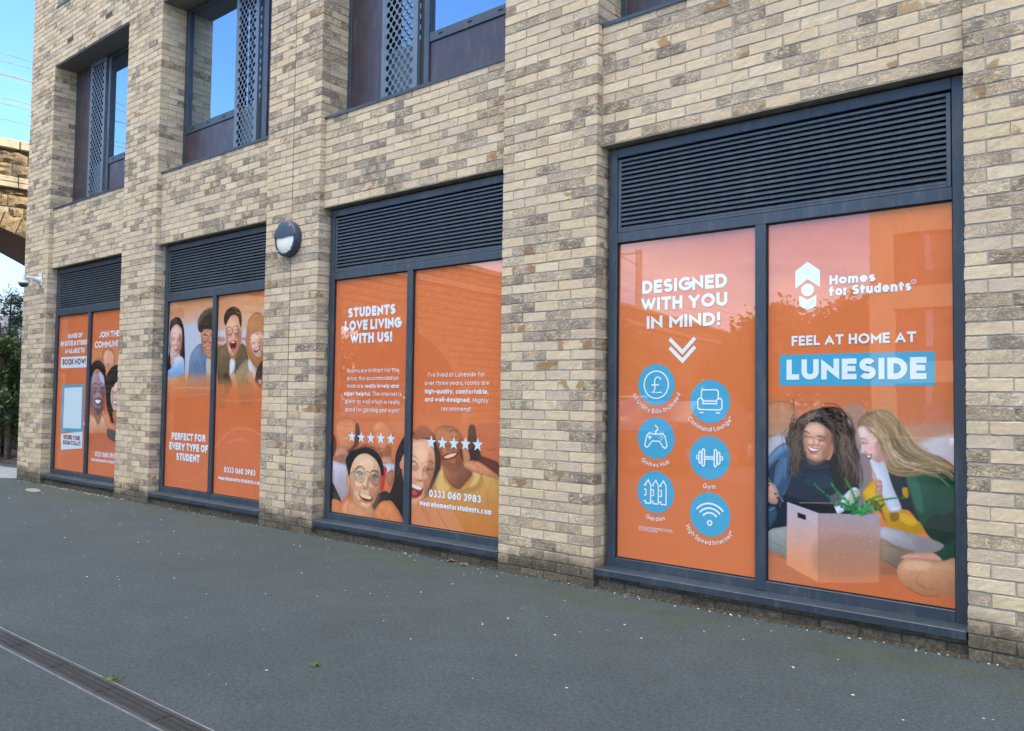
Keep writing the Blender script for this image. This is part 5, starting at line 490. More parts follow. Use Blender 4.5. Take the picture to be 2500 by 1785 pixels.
# ------------------------------------------------------------------ upper windows
def perforated(X0, X1, Y, Z0_, Z1_, parent):
    """sheet with staggered round holes"""
    W = X1-X0; nc = 5; mg = .045; px = (W-2*mg)/nc; pz = .0525; rad = .0275
    V = []; Fc = []; Fq4 = Fc
    def cell(cx, cz):
        hx, hz = px/2, pz
        hexa = [(cx+hx, cz-pz/3*1), (cx+hx, cz+pz/3*1), (cx, cz+pz*2/3*1.5-.0*pz), (cx-hx, cz+pz/3), (cx-hx, cz-pz/3), (cx, cz-pz)]
        # cell outline as a hexagon of the staggered lattice: half width hx, apex at +-h1, shoulder at +-h0 with h0+h1 = pz*... (tiles exactly)
        h0, h1 = pz*.33, pz*.67+pz*0; h1 = pz-h0
        hexa = [(hx, -h0), (hx, h0), (0, h1), (-hx, h0), (-hx, -h0), (0, -h1)]
        n = 18; base = len(V)
        for i in range(n):
            t = 2*math.pi*i/n-.4
            c_, s_ = math.cos(t), math.sin(t)
            best = 1e9
            for a in range(6):
                (ax, az), (bx, bz) = hexa[a], hexa[(a+1) % 6]
                ex, ez = bx-ax, bz-az; den = c_*ez-s_*ex
                if abs(den) < 1e-9: continue
                tt = (ax*ez-az*ex)/den; uu = (ax*s_-az*c_)/den
                if tt > 0 and -1e-6 <= uu <= 1+1e-6: best = min(best, tt)
            V.append((cx+c_*rad, Y, cz+s_*rad)); V.append((cx+c_*best, Y, cz+s_*best)); V.append((cx+c_*rad, Y+.004, cz+s_*rad))
        for i in range(n):
            j = (i+1) % n
            Fc.append((base+3*i, base+3*j, base+3*j+1, base+3*i+1)); Fc.append((base+3*i, base+3*i+2, base+3*j+2, base+3*j))
    r = 0; z = Z0_+.09
    while z < Z1_-.07:
        odd = r % 2
        for c_ in range(nc-odd): cell(X0+mg+px*.5+px*c_+(px/2 if odd else 0), z)
        if odd:
            h0, h1 = pz*.33, pz*.67
            for sg, xe in ((1, X0+mg), (-1, X1-mg)):
                b0 = len(V); V.extend([(xe, Y, z+h1), (xe+sg*px/2, Y, z+h0), (xe+sg*px/2, Y, z-h0), (xe, Y, z-h1)]); Fq4.append((b0, b0+1, b0+2, b0+3))
        z += pz; r += 1
    o = npmesh('perforated_panel', V, Fc, M['frame2'], parent)
    g = MB(); g.box(X0, X0+mg+.001, Y-.0012, Y+.03, Z0_, Z1_); g.box(X1-mg-.001, X1, Y-.0012, Y+.03, Z0_, Z1_); g.box(X0+mg-.004, X1-mg+.004, Y+.0008, Y+.003, Z0_, Z0_+.062); g.box(X0+mg-.004, X1-mg+.004, Y+.0008, Y+.003, z-pz+.045, Z1_)
    g.build('perforated_panel_rim', M['frame2'], parent)
    return o
def upper_window(k, zb=3.99, zt=6.135, kind='P'):
    X = -PITCH*k; Yf = .3125
    f = MB(); b = lambda x0, x1, y0, y1, z0, z1: f.bbox(X+x0, X+x1, y0, y1, ZO+z0, ZO+z1, .003)
    zr0, zr1 = zb+.52, zb+.61
    if kind == 'P': fl, m0, p0, p1, g0, gm, gl, pr_ = .052, .055, .545, 1.045, 1.125, 1.195, 2.30, None
    b(.004, .055, Yf, .40, zb, zt); b(2.315, 2.3685, Yf, .40, zb, zt); b(.056, 2.314, Yf+.002, .40, zt-.055, zt-.001); b(.056, 2.314, Yf+.002, .40, zb, zb+.03)
    if kind == 'P':
        b(1.125, 1.19, Yf-.012, .40, zb+.031, zt-.056); b(1.191, 2.313, Yf-.006, .39, zr0+ZO*0, zr1); b(2.25, 2.313, Yf-.004, .39, zb+.031, zt-.056)
        mx = (.057, .542); gx = (1.191, 2.249); px_ = (.545, 1.045); gap = (1.046, 1.124)
    else:
        b(1.77, 1.86, Yf-.012, .40, zb+.031, zt-.056); b(.057, 1.208, Yf-.006, .39, zr0, zr1); b(.057, .10, Yf-.004, .39, zr1+.001, zt-.056)
        mx = (1.862, 2.313); gx = (.101, 1.208); px_ = (1.21, 1.675); gap = (1.676, 1.769)
    fr_ = f.build('upper_window', M['frame'], bld)
    g = MB(); g.bbox(X+mx[0], X+mx[1], Yf+.006, Yf+.03, ZO+zb+.031, ZO+zt-.056, .002); g.build('cladding_panel', M['maroon'], fr_)
    g = MB(); g.bbox(X+(gx[0] if kind == 'P' else .057), X+gx[1], Yf+.008, Yf+.03, ZO+zb+.031, ZO+zr0-.001, .002); g.build('cladding_panel', M['maroon'], fr_)
    g = MB(); g.box(X+gx[0], X+gx[1], Yf+.03, Yf+.036, ZO+zr1+.001, ZO+zt-.057); g.build('glass_pane', M['glass'], fr_)
    for i in range(3):          # drain slots of the rail
        xx = X+gx[0]+.12+i*.36; g = MB(); g.bbox(xx, xx+.05, Yf-.012, Yf-.005, ZO+zr0+.045, ZO+zr0+.058, .002); g.build('drain_cap', M['gasket'], fr_)
    g = MB(); g.box(X+gap[0], X+gap[1], Yf+.02, Yf+.045, ZO+zb+.03, ZO+zt-.056); g.build('gap_shade_strip', M['gapshade'], fr_)  # dark strip stands in for the deep shade inside this gap
    perforated(X+px_[0], X+px_[1], Yf-.018, ZO+zb+.004, ZO+zt-.004, fr_)
    g = MB(); g.box(X+px_[0]+.01, X+px_[1]-.01, Yf+.085, Yf+.088, ZO+zr1, ZO+zt-.05, 0); g.build('glass_pane', M['glass'], fr_)
    g = MB(); g.box(X+px_[0]+.02, X+px_[1]-.02, Yf+.05, Yf+.06, ZO+zb+.03, ZO+zr0, 0); g.box(X+px_[0]+.01, X+px_[1]-.01, Yf+.045, Yf+.07, ZO+zr0, ZO+zr1); g.build('vent_panel', M['frame2'], fr_)
    g = MB(); s_ = [(.045, -.026), (.043, .0), (.05, .003), (.31, .012), (.31, -.012), (.07, -.014), (.058, -.026)]; zz = ZO+3.985 if zb < 5 else ZO+zb-.006
    m_ = len(s_); vs = [(X+.006, y, zz+z) for y, z in s_]+[(X+2.367, y, zz+z) for y, z in s_]
    g.add(vs, [tuple(range(m_)), tuple(range(m_, 2*m_))]+[(a, (a+1) % m_, m_+(a+1) % m_, m_+a) for a in range(m_)]); g.build('window_sill', M['frame'], fr_)
    if zb < 5:
        g = MB(); g.box(X+.001, X+2.3715, .012, .40, ZO+zt+.001, ZO+zt+.0145); g.build('soffit_panel', M['soffit'], fr_)
upper_window(3); upper_window(2, kind='Q'); upper_window(1); upper_window(0)
for k in range(4): upper_window(k, 7.065, 7.50, 'P') if False else None
for k in range(4):      # sills and reveals of the next storey, whose windows stand above the picture
    X = -PITCH*k; g = MB(); s_ = [(-.012, -.026), (-.014, .0), (-.006, .003), (.31, .012), (.31, -.012), (.0, -.014), (0, -.026)]; m_ = len(s_); zz = ZO+7.06
    vs = [(X-.006, y, zz+z) for y, z in s_]+[(X+2.378, y, zz+z) for y, z in s_]
    g.add(vs, [tuple(range(m_)), tuple(range(m_, 2*m_))]+[(a, (a+1) % m_, m_+(a+1) % m_, m_+a) for a in range(m_)]); g.build('window_sill', M['frame'], bld)
    g = MB(); g.bbox(X+.004, X+2.3685, .3125, .40, ZO+7.07, ZT, .003); g.build('upper_window', M['frame'], bld)
    g = MB(); g.box(X+.07, X+2.30, .309, .3121, ZO+7.13, ZT-.001); g.build('cladding_panel', M['maroon'], bld)
# ------------------------------------------------------------------ stroke lettering
def A_(cx, cy, rx, ry, a0, a1): return ('a', cx, cy, rx, ry, a0, a1)
G = {
'A': (5.6, [[(0,0),(2.8,7),(5.6,0)], [(1.1,2.1),(4.5,2.1)]]),
'B': (4, [[(0,0),(0,7),(2.2,7),A_(2.2,5.35,1.6,1.65,90,-90),(0,3.7)], [(0,3.7),(2.2,3.7),A_(2.2,1.85,1.8,1.85,90,-90),(0,0)]]),
'C': (4.9, [[A_(3.4,3.5,3.4,3.5,48,312)]]),
'D': (4.8, [[(0,0),(0,7),(1.7,7),A_(1.7,3.5,3.1,3.5,90,-90),(0,0)]]),
'E': (3.4, [[(3.4,7),(0,7),(0,0),(3.4,0)], [(0,3.6),(3.0,3.6)]]),
'F': (3.2, [[(3.2,7),(0,7),(0,0)], [(0,3.5),(2.8,3.5)]]),
'G': (5.6, [[A_(3.4,3.5,3.4,3.5,45,360),(3.9,3.5)]]),
'H': (4.6, [[(0,0),(0,7)], [(4.6,0),(4.6,7)], [(0,3.6),(4.6,3.6)]]),
'I': (0, [[(0,0),(0,7)]]),
'J': (3, [[(3,7),(3,1.9),A_(1.3,1.9,1.7,1.9,0,-150)]]),
'K': (4.2, [[(0,0),(0,7)], [(4.0,7),(0.3,3.4)], [(1.3,4.3),(4.2,0)]]),
'L': (3.0, [[(0,7),(0,0),(3.0,0)]]),
'M': (5.8, [[(0,0),(0,7),(2.9,2.4),(5.8,7),(5.8,0)]]),
'N': (4.8, [[(0,0),(0,7),(4.8,0),(4.8,7)]]),
'O': (6.6, [[A_(3.3,3.5,3.3,3.5,0,360)]]),
'P': (3.9, [[(0,0),(0,7),(2,7),A_(2,5.1,1.9,1.9,90,-90),(0,3.2)]]),
'Q': (6.6, [[A_(3.3,3.5,3.3,3.5,0,360)], [(4,1.6),(6.2,-.2)]]),
'R': (4.1, [[(0,0),(0,7),(2,7),A_(2,5.2,1.8,1.8,90,-90),(0,3.4)], [(2.0,3.4),(4.1,0)]]),
'S': (3.9, [[A_(1.95,5.25,1.85,1.75,25,265),A_(1.95,1.75,1.95,1.75,85,-155)]]),
'T': (4.6, [[(0,7),(4.6,7)], [(2.3,7),(2.3,0)]]),
'U': (4.7, [[(0,7),(0,2.4),A_(2.35,2.4,2.35,2.4,180,360),(4.7,7)]]),
'V': (5.4, [[(0,7),(2.7,0),(5.4,7)]]),
'W': (8.2, [[(0,7),(2.1,0),(4.1,6.2),(6.1,0),(8.2,7)]]),
'Y': (5.2, [[(0,7),(2.6,3.2),(5.2,7)], [(2.6,3.4),(2.6,0)]]),
'a': (4, [[A_(2,2.4,2,2.4,0,360)], [(4,4.8),(4,0)]]),
'b': (4, [[A_(2,2.4,2,2.4,0,360)], [(0,7.4),(0,0)]]),
'c': (3.3, [[A_(2.2,2.4,2.2,2.4,50,310)]]),
'd': (4, [[A_(2,2.4,2,2.4,0,360)], [(4,7.4),(4,0)]]),
'e': (4, [[(.3,2.4),(3.7,2.4)], [(4,2.2),A_(2,2.4,2,2.4,5,318)]]),
'f': (2.6, [[(.8,0),(.8,5.9),A_(2.2,5.9,1.4,1.5,180,75)], [(0,4.3),(2.4,4.3)]]),
'g': (4, [[A_(2,2.4,2,2.4,0,360)], [(4,4.8),(4,.0),A_(2,0,2,2,0,-150)]]),
'h': (3.5, [[(0,0),(0,7.4)], [(0,2.8),A_(1.75,3.0,1.75,1.8,180,0),(3.5,0)]]),
'i': (0, [[(0,0),(0,4.7)], [(0,6.7),(0,6.71)]]),
'k': (3.2, [[(0,0),(0,7.4)], [(3.1,4.8),(.2,2.2)], [(1.2,3.0),(3.2,0)]]),
'l': (0, [[(0,0),(0,7.4)]]),
'm': (6, [[(0,0),(0,4.8)], [(0,2.9),A_(1.5,3.2,1.5,1.6,180,0),(3,0)], [(3,2.9),A_(4.5,3.2,1.5,1.6,180,0),(6,0)]]),
'n': (3.5, [[(0,0),(0,4.8)], [(0,2.8),A_(1.75,3.0,1.75,1.8,180,0),(3.5,0)]]),
'o': (4.2, [[A_(2.1,2.4,2.1,2.4,0,360)]]),
'p': (4, [[A_(2,2.4,2,2.4,0,360)], [(0,4.8),(0,-2)]]),
'q': (4, [[A_(2,2.4,2,2.4,0,360)], [(4,4.8),(4,-2)]]),
'r': (1.9, [[(0,0),(0,4.8)], [(0,2.9),A_(1.6,3.0,1.6,1.8,180,80)]]),
's': (2.9, [[A_(1.45,3.55,1.3,1.2,25,265),A_(1.45,1.2,1.45,1.2,85,-155)]]),
't': (2.1, [[(.8,6.3),(.8,1.2),A_(2.0,1.2,1.2,1.2,180,265)], [(0,4.7),(2.1,4.7)]]),
'u': (3.5, [[(0,4.8),(0,1.8),A_(1.75,1.8,1.75,1.8,180,360)], [(3.5,4.8),(3.5,0)]]),
'v': (3.8, [[(0,4.8),(1.9,0),(3.8,4.8)]]),
'w': (5.8, [[(0,4.8),(1.45,0),(2.9,4.4),(4.35,0),(5.8,4.8)]]),
'y': (3.8, [[(0,4.8),(2.0,.2)], [(3.8,4.8),(1.1,-2)]]),
'z': (3, [[(0,4.8),(3,4.8),(0,0),(3,0)]]),
'0': (4.2, [[A_(2.1,3.5,2.1,3.5,0,360)]]),
'3': (3.5, [[A_(1.6,5.3,1.6,1.7,150,-80)], [A_(1.6,1.85,1.85,1.85,85,-150)]]),
'6': (4.0, [[A_(2,2.15,2,2.15,0,360)], [(.2,2.9),(2.9,7)]]),
'8': (3.8, [[A_(1.9,5.3,1.6,1.7,0,360)], [A_(1.9,1.85,1.9,1.85,0,360)]]),
'9': (4.0, [[A_(2,4.85,2,2.15,0,360)], [(3.8,4.1),(1.1,0)]]),
'.': (0, [[(0,0),(0,.01)]]), ',': (.3, [[(.3,.2),(0,-1.1)]]), '!': (0, [[(0,7),(0,3.5)], [(0,0),(0,.01)]]),
"'": (0, [[(0,7),(0,5.4)]]), '-': (2.0, [[(0,2.8),(2,2.8)]]), '*': (1.6, [[(.8,7),(.8,5)], [(0,6.5),(1.6,5.5)], [(0,5.5),(1.6,6.5)]]),
'&': (4.8, [[(4.8,0),(.9,5),A_(2,5.6,1.3,1.4,205,-30),(.8,3.2),A_(1.7,1.8,1.7,1.8,135,330),(4.6,3.4)]]),
'£': (4.2, [[A_(2.7,5.2,1.5,1.8,20,185),(1.3,2.2),A_(.2,2.0,1.1,2.0,0,-75),(0,0),(4.2,0)], [(0,3.4),(3.0,3.4)]]),
}
def expand(path):
    pts = []; arc = []
    for it in path:
        if it[0] == 'a':
            _, cx, cy, rx, ry, a0, a1 = it; n = max(5, int(abs(a1-a0)/14))
            for i in range(n+1):
                t = R(a0+(a1-a0)*i/n); pts.append((cx+rx*math.cos(t), cy+ry*math.sin(t))); arc.append(True)
        else: pts.append(it); arc.append(False)
    o = [0]
    for i in range(1, len(pts)):
        if abs(pts[i][0]-pts[o[-1]][0])+abs(pts[i][1]-pts[o[-1]][1]) > 1e-4: o.append(i)
    return [pts[i] for i in o], [arc[i] for i in o]
class Ink:
    """flat ribbons of print, each stroke a hair above the last so that none share a plane"""
    def __init__(s): s.v = []; s.f = []; s.z = 0
    def stroke(s, pts, w, cap0=True, cap1=True, clamp=None, tf=None):
        P_ = [Vector((p[0], p[1])) for p in pts]
        if len(P_) < 2: return
        closed = (P_[0]-P_[-1]).length < 1e-5 and len(P_) > 3
        if closed: P_ = P_[:-1]
        n = len(P_)
        if not closed:
            if cap0: P_[0] = P_[0]-(P_[1]-P_[0]).normalized()*w/2
            if cap1: P_[-1] = P_[-1]+(P_[-1]-P_[-2]).normalized()*w/2
        L_ = []; R_ = []
        for i in range(n):
            a = P_[i]-P_[i-1] if (closed or i > 0) else None; b = P_[(i+1) % n]-P_[i] if (closed or i < n-1) else None
            if a is None: a = b
            if b is None: b = a
            a = a.normalized(); b = b.normalized(); na = Vector((-a.y, a.x)); nb_ = Vector((-b.y, b.x)); m_ = na+nb_
            if m_.length < .05: m_ = na
            m_.normalize(); k = min(w/2/max(m_.dot(na), .22), w*1.9)
            L_.append(P_[i]+m_*k); R_.append(P_[i]-m_*k)
        if clamp:
            for q in L_+R_: q.y = min(max(q.y, clamp[0]), clamp[1])
        base = len(s.v); s.z += 1; y = -.00035*(s.z % 8)
        for iq, q in enumerate(L_+R_):
            x, z = (tf(q.x, q.y) if tf else (q.x, q.y)); s.v.append((x, y-.00001*(iq % n), z))
        m = n if closed else n-1
        for i in range(m):
            j = (i+1) % n; s.f.append((base+i, base+j, base+n+j, base+n+i))
    def fan(s, pts):
        base = len(s.v); s.z += 1; y = -.00002*(s.z % 12)
        for x, z in pts: s.v.append((x, y, z))
        s.f.append(tuple(range(base, base+len(pts))))
    def glyph(s, ch, x, y, sx, sy, w, tf=None):
        gw, paths = G[ch]
        for p in paths:
            pts, arc = expand(p); mn = min(q[1] for q in pts)
            pts = [(x+w/2+q[0]*sx, y+w/2+q[1]*sy) for q in pts]
            if len(pts) == 1: pts = pts*2
            H_ = w+7*sy
            s.stroke(pts, w, not arc[0], not arc[-1], (y+(0 if mn >= 0 else -9), y+(H_ if mn >= 0 and max(q[1] for q in pts) <= y+H_*1.01 else H_*1.5)), tf)
    def text(s, txt, x0, z, x1, h, wt):
        wt = wt*1.12 if wt > .18 else wt; w = h*wt; sy = (h-w)/7; SP = 1.0 if wt > .18 else 1.5
        units = 0; nw = 0; SPW = 2.9 if wt > .18 else 2.3
        for i, c in enumerate(txt):
            if c == ' ': units += SPW; continue
            units += G[c][0]; nw += 1
            if i < len(txt)-1: units += SP
        sx = (x1-x0-nw*w)/units
        if sx < sy*.35: w *= .8; sx = (x1-x0-nw*w)/units
        x = x0
        for i, c in enumerate(txt):
            if c == ' ': x += SPW*sx; continue
            s.glyph(c, x, z, sx, sy, w); x += G[c][0]*sx+w+SP*sx
    def arctext(s, txt, cx, cz, rad, a0, a1, h, wt=.13):
        w = h*wt; sy = (h-w)/7; SP = 1.5; tot = 0; pos = []
        for i, c in enumerate(txt):
            if c == ' ': tot += 1.9*sy; pos.append(None); continue
            pos.append(tot); tot += G[c][0]*sy+w+SP*sy
        tot -= SP*sy; span = R(a1-a0); kk = span/tot
        for c, p in zip(txt, pos):
            if p is None: continue
            gw = G[c][0]*sy+w; ph = R(a0)+(p+gw/2)*kk
            def tf(X_, Y_, ph=ph): return (cx+rad*math.sin(ph)+X_*math.cos(ph)-Y_*math.sin(ph), cz-rad*math.cos(ph)+X_*math.sin(ph)+Y_*math.cos(ph))
            s.glyph(c, -gw/2, -h/2, sy, sy, w, tf)
    def ring(s, cx, cz, r, w, a0=0, a1=360):
        n = max(8, int(abs(a1-a0)/10)); pts = [(cx+r*math.cos(R(a0+(a1-a0)*i/n)), cz+r*math.sin(R(a0+(a1-a0)*i/n))) for i in range(n+1)]
        s.stroke(pts, w, False, False)
    def build(s, name, mat, parent, y):
        me = bpy.data.meshes.new(name); me.from_pydata(s.v, [], s.f); me.materials.append(mat)
        me.update(); o = bpy.data.objects.new(name, me); COL.objects.link(o); o.location = (0, y, 0); o.parent = parent
        return o
def symbol(ink, kind, cx, cz, r):
    w = r*.065; T_ = lambda pts: [(cx+x*r, cz+z*r) for x, z in pts]
    rr = lambda x0, z0, x1, z1, q=.08: T_([(x0+q, z0), (x1-q, z0), (x1, z0+q), (x1, z1-q), (x1-q, z1), (x0+q, z1), (x0, z1-q), (x0, z0+q), (x0+q, z0)])
    if kind == 'pound': ink.ring(cx, cz, r*.66, w); ink.glyph('£', cx-.25*r, cz-.40*r, r*.115, r*.105, w)
    elif kind == 'lounge':
        ink.stroke(T_([(-.42, .12), (-.42, .46), (-.36, .54), (.36, .54), (.42, .46), (.42, .12)]), w)
        ink.stroke(T_([(-.34, -.10), (-.34, .06), (-.40, .14), (-.54, .14), (-.60, .06), (-.60, -.30), (-.52, -.38), (.52, -.38), (.60, -.30), (.60, .06), (.54, .14), (.40, .14), (.34, .06), (.34, -.10), (-.34, -.10)]), w)
        ink.stroke(T_([(-.34, .02), (.34, .02)]), w); ink.stroke(T_([(-.48, -.52), (-.34, -.52)]), w); ink.stroke(T_([(.34, -.52), (.48, -.52)]), w)
    elif kind == 'pad':
        ink.stroke(T_([(-.16, .20), (-.38, .24), (-.50, .10), (-.60, -.34), (-.52, -.46), (-.42, -.42), (-.20, -.14), (.20, -.14), (.42, -.42), (.52, -.46), (.60, -.34), (.50, .10), (.38, .24), (.16, .20), (-.16, .20)]), w)
        ink.stroke(T_([(0, .22), (.0, .34), (.10, .42), (.10, .50), (-.02, .62)]), w); ink.stroke(T_([(-.44, .04), (-.22, .04)]), w, 0, 0); ink.stroke(T_([(-.33, .15), (-.33, -.07)]), w, 0, 0)
        for x, z in ((.30, .12), (.22, .03), (.38, .03), (.30, -.06)): ink.ring(cx+x*r, cz+z*r, r*.018, r*.03)
    elif kind == 'gym':
        ink.stroke(T_([(-.24, .04), (.24, .04)]), w, 0, 0); ink.stroke(T_([(-.24, -.06), (.24, -.06)]), w, 0, 0)
        for s_ in (-1, 1):
            for x0, x1, h in ((.24, .36, .40), (.40, .52, .28)):
                a, b_ = (x0, x1) if s_ > 0 else (-x1, -x0); ink.stroke(rr(a, -h, b_, h, .055), w)
            a, b_ = (.54, .64) if s_ > 0 else (-.64, -.54); ink.stroke(rr(a, -.08, b_, .08, .02), w*.8)
    elif kind == 'fence':
        for x in (-.40, 0.02, .44):
            ink.stroke(T_([(x-.20, .22), (x-.20, .30), (x, .56), (x+.0, .56)][1:3]+[(x+.14, .32), (x+.14, -.56), (x-.14, -.56), (x-.14, -.46), (x-.22, -.46)]), w)
            ink.stroke(T_([(x-.20, .30), (x-.12, .30)]), w*.8); ink.stroke(T_([(x-.20, .10), (x-.12, .10), (x-.12, -.18), (x-.20, -.18)]), w*.9)
    elif kind == 'wifi':
        for q in (.26, .50, .74, .98): 
            if q > .3: ink.ring(cx, cz-.36*r, r*q*.88, w*1.3, 40, 140)
        ink.ring(cx, cz-.36*r, r*.26*.88, w*1.2, 45, 135) if False else None
        ink.ring(cx, cz-.38*r, r*.10, w*1.1)

# ------------------------------------------------------------------ small painter for the printed pictures
def smooth_path(P_, closed, sub=5):
    P_ = np.asarray(P_, float).reshape(-1, 2); n = len(P_); out = []
    if n < 3 and not closed:
        t = np.linspace(0, 1, sub*2)[:, None]; return P_[0]*(1-t)+P_[-1]*t
    rngi = range(n if closed else n-1)
    for i in rngi:
        p0 = P_[(i-1) % n] if (closed or i > 0) else P_[0]; p1 = P_[i]; p2 = P_[(i+1) % n]; p3 = P_[(i+2) % n] if (closed or i < n-2) else P_[-1]
        for k in range(sub):
            t = k/sub; out.append(.5*((2*p1)+(-p0+p2)*t+(2*p0-5*p1+4*p2-p3)*t*t+(-p0+3*p1-3*p2+p3)*t**3))
    if not closed: out.append(P_[-1])
    return np.array(out)
class Canvas:
    def __init__(s, w, h, res, base):
        s.nx = int(round(w*1000/res))+1; s.ny = int(round(h*1000/res))+1; s.rx = w*1000/(s.nx-1); s.ry = h*1000/(s.ny-1)
        s.X = np.arange(s.nx)*s.rx; s.Y = np.arange(s.ny)*s.ry; s.im = np.empty((s.ny, s.nx, 3)); s.im[:] = base; s.res = res
        def vn(c, seed):
            r_ = np.random.default_rng(seed); gx_, gy_ = int(w*1000/c)+3, int(h*1000/c)+3; A = r_.random((gy_, gx_)); t = np.stack([np.interp(s.X/c, np.arange(gx_), q) for q in A]); return np.stack([np.interp(s.Y/c, np.arange(gy_), t[:, k]) for k in range(s.nx)], 1)
        s.nzf = .45*vn(70, 1)+.35*vn(28, 2)+.2*vn(9, 3)
    def poly(s, e):
        _, P_, c, f, a = e[:5]; P_ = np.array(P_, float).reshape(-1, 2)
        if f > 2: P_ = smooth_path(P_, True, 4)
        f = max(f, s.res*.8); x0, y0 = P_.min(0)-f; x1, y1 = P_.max(0)+f
        i0, i1 = max(0, int(x0/s.rx)), min(s.nx, int(x1/s.rx)+2); j0, j1 = max(0, int(y0/s.ry)), min(s.ny, int(y1/s.ry)+2)
        if i1 <= i0 or j1 <= j0: return
        st = max(1, int(f/(3.5*s.res))); xi = np.arange(i0, i1+st, st); yj = np.arange(j0, j1+st, st)
        X, Y = np.meshgrid(xi*s.rx, yj*s.ry); D = np.full(X.shape, 1e18); ins_ = np.zeros(X.shape, bool)
        for k in range(len(P_)):
            ax, ay = P_[k]; bx, by = P_[(k+1) % len(P_)]; ex, ey = bx-ax, by-ay; q = ex*ex+ey*ey+1e-9
            t = np.clip(((X-ax)*ex+(Y-ay)*ey)/q, 0, 1); D = np.minimum(D, (X-ax-t*ex)**2+(Y-ay-t*ey)**2)
            if abs(ey) > 1e-9: ins_ ^= ((ay > Y) != (by > Y)) & (X < ex*(Y-ay)/ey+ax)
        D = np.sqrt(D); D[~ins_] *= -1; cov = np.clip(D/f+.5, 0, 1); cov = cov*cov*(3-2*cov)*a
        if st > 1:
            xo = np.arange(i0, i1); yo = np.arange(j0, j1)
            tmp = np.stack([np.interp(xo, xi, r_) for r_ in cov]); cov = np.stack([np.interp(yo, yj, tmp[:, q]) for q in range(tmp.shape[1])], 1)
        else: cov = cov[:j1-j0, :i1-i0]
        C = np.array(c, float)[None, None]/255.
        Dm = D.max()
        if 3 <= e[3] <= 8 and Dm > 5*s.res:      # the printed photographs have soft modelling and texture of their own
            def full(A_):
                if st == 1: return A_[:j1-j0, :i1-i0]
                xo = np.arange(i0, i1); yo = np.arange(j0, j1); tmp = np.stack([np.interp(xo, xi, r_) for r_ in A_]); return np.stack([np.interp(yo, yj, tmp[:, q]) for q in range(tmp.shape[1])], 1)
            q = np.clip(D/min(Dm, 45.), 0, 1); sh = 1.03-.19*(1-q)**2
            cxp, cyp = P_.mean(0); sh = sh*(1+.09*np.clip((cxp-X)/(x1-x0)*1.4+(Y-cyp)/(y1-y0)*.8, -1, 1)); sh = full(sh)*(1+.16*(s.nzf[j0:j1, i0:i1]-.5))
            C = C*sh[..., None]
        if len(e) > 5:
            c2 = np.array(e[5])/255.; gx0, gy0, gx1, gy1 = e[6]; X, Y = np.meshgrid(s.X[i0:i1], s.Y[j0:j1]); q = (gx1-gx0)**2+(gy1-gy0)**2
            t = np.clip(((X-gx0)*(gx1-gx0)+(Y-gy0)*(gy1-gy0))/q, 0, 1)[..., None]; C = C*(1-t)+c2*t
        s.im[j0:j1, i0:i1] += (C-s.im[j0:j1, i0:i1])*cov[..., None]
    def stamp(s, P_, rad, c, a):
        """soft-edged stroke through dense points"""
        seg = np.sqrt((np.diff(P_, axis=0)**2).sum(1)); L_ = np.r_[0, np.cumsum(seg)]
        if L_[-1] < 1e-6: return
        n = max(2, int(L_[-1]/(s.res*.7))); t = np.linspace(0, L_[-1], n); x = np.interp(t, L_, P_[:, 0]); y = np.interp(t, L_, P_[:, 1]); r_ = np.interp(t, L_, rad)
        K = int(r_.max()/s.res+1.5); ix = np.round(x/s.rx).astype(int); iy = np.round(y/s.ry).astype(int)
        a0, a1 = ix.min()-K, ix.max()+K+1; b0, b1 = iy.min()-K, iy.max()+K+1; buf = np.zeros((b1-b0, a1-a0))
        for dx in range(-K, K+1):
            for dy in range(-K, K+1):
                d = np.hypot((ix+dx)*s.rx-x, (iy+dy)*s.ry-y); cv = np.clip((r_-d)/s.res+.5, 0, 1)*np.clip(r_*2/s.res, .25, 1)
                np.maximum.at(buf, (iy+dy-b0, ix+dx-a0), cv)
        ca0, ca1, cb0, cb1 = max(a0, 0), min(a1, s.nx), max(b0, 0), min(b1, s.ny)
        if ca1 <= ca0 or cb1 <= cb0: return
        q = buf[cb0-b0:cb1-b0, ca0-a0:ca1-a0, None]*a; s.im[cb0:cb1, ca0:ca1] += (np.array(c)/255.-s.im[cb0:cb1, ca0:ca1])*q
    def line(s, e):
        P_ = smooth_path(e[1], False, 6); w0 = e[3]/2*1.0; w1 = (e[5] if len(e) > 5 else e[3])/2
        s.stamp(P_, np.linspace(w0, w1, len(P_)), e[2], e[4])
    def hair(s, e):
        _, P_, c, w_, a, n, sp, wav, seed, c2 = e; r_ = np.random.default_rng(seed); G_ = smooth_path(P_, False, 10); m_ = len(G_)
        d = np.gradient(G_, axis=0); d /= np.linalg.norm(d, axis=1)[:, None]+1e-9; nn = np.stack([-d[:, 1], d[:, 0]], 1); tt = np.linspace(0, 1, m_)
        for i in range(n):
            o1, o2 = r_.normal(0, sp, 2); a0 = r_.uniform(0, .55); a1 = min(1, a0+r_.uniform(.3, .7)); off = o1*(1-tt)+o2*tt
            if wav: off = off+wav*np.sin(tt*r_.uniform(18, 34)+r_.uniform(0, 6.3))
            Q = G_+nn*off[:, None]; k = (tt >= a0) & (tt <= a1)
            if k.sum() < 3: continue
            mixf = r_.random(); cc = np.array(c)*(1-mixf)+np.array(c2)*mixf
            s.stamp(Q[k], np.full(k.sum(), w_/2), cc, a*r_.uniform(.5, 1))
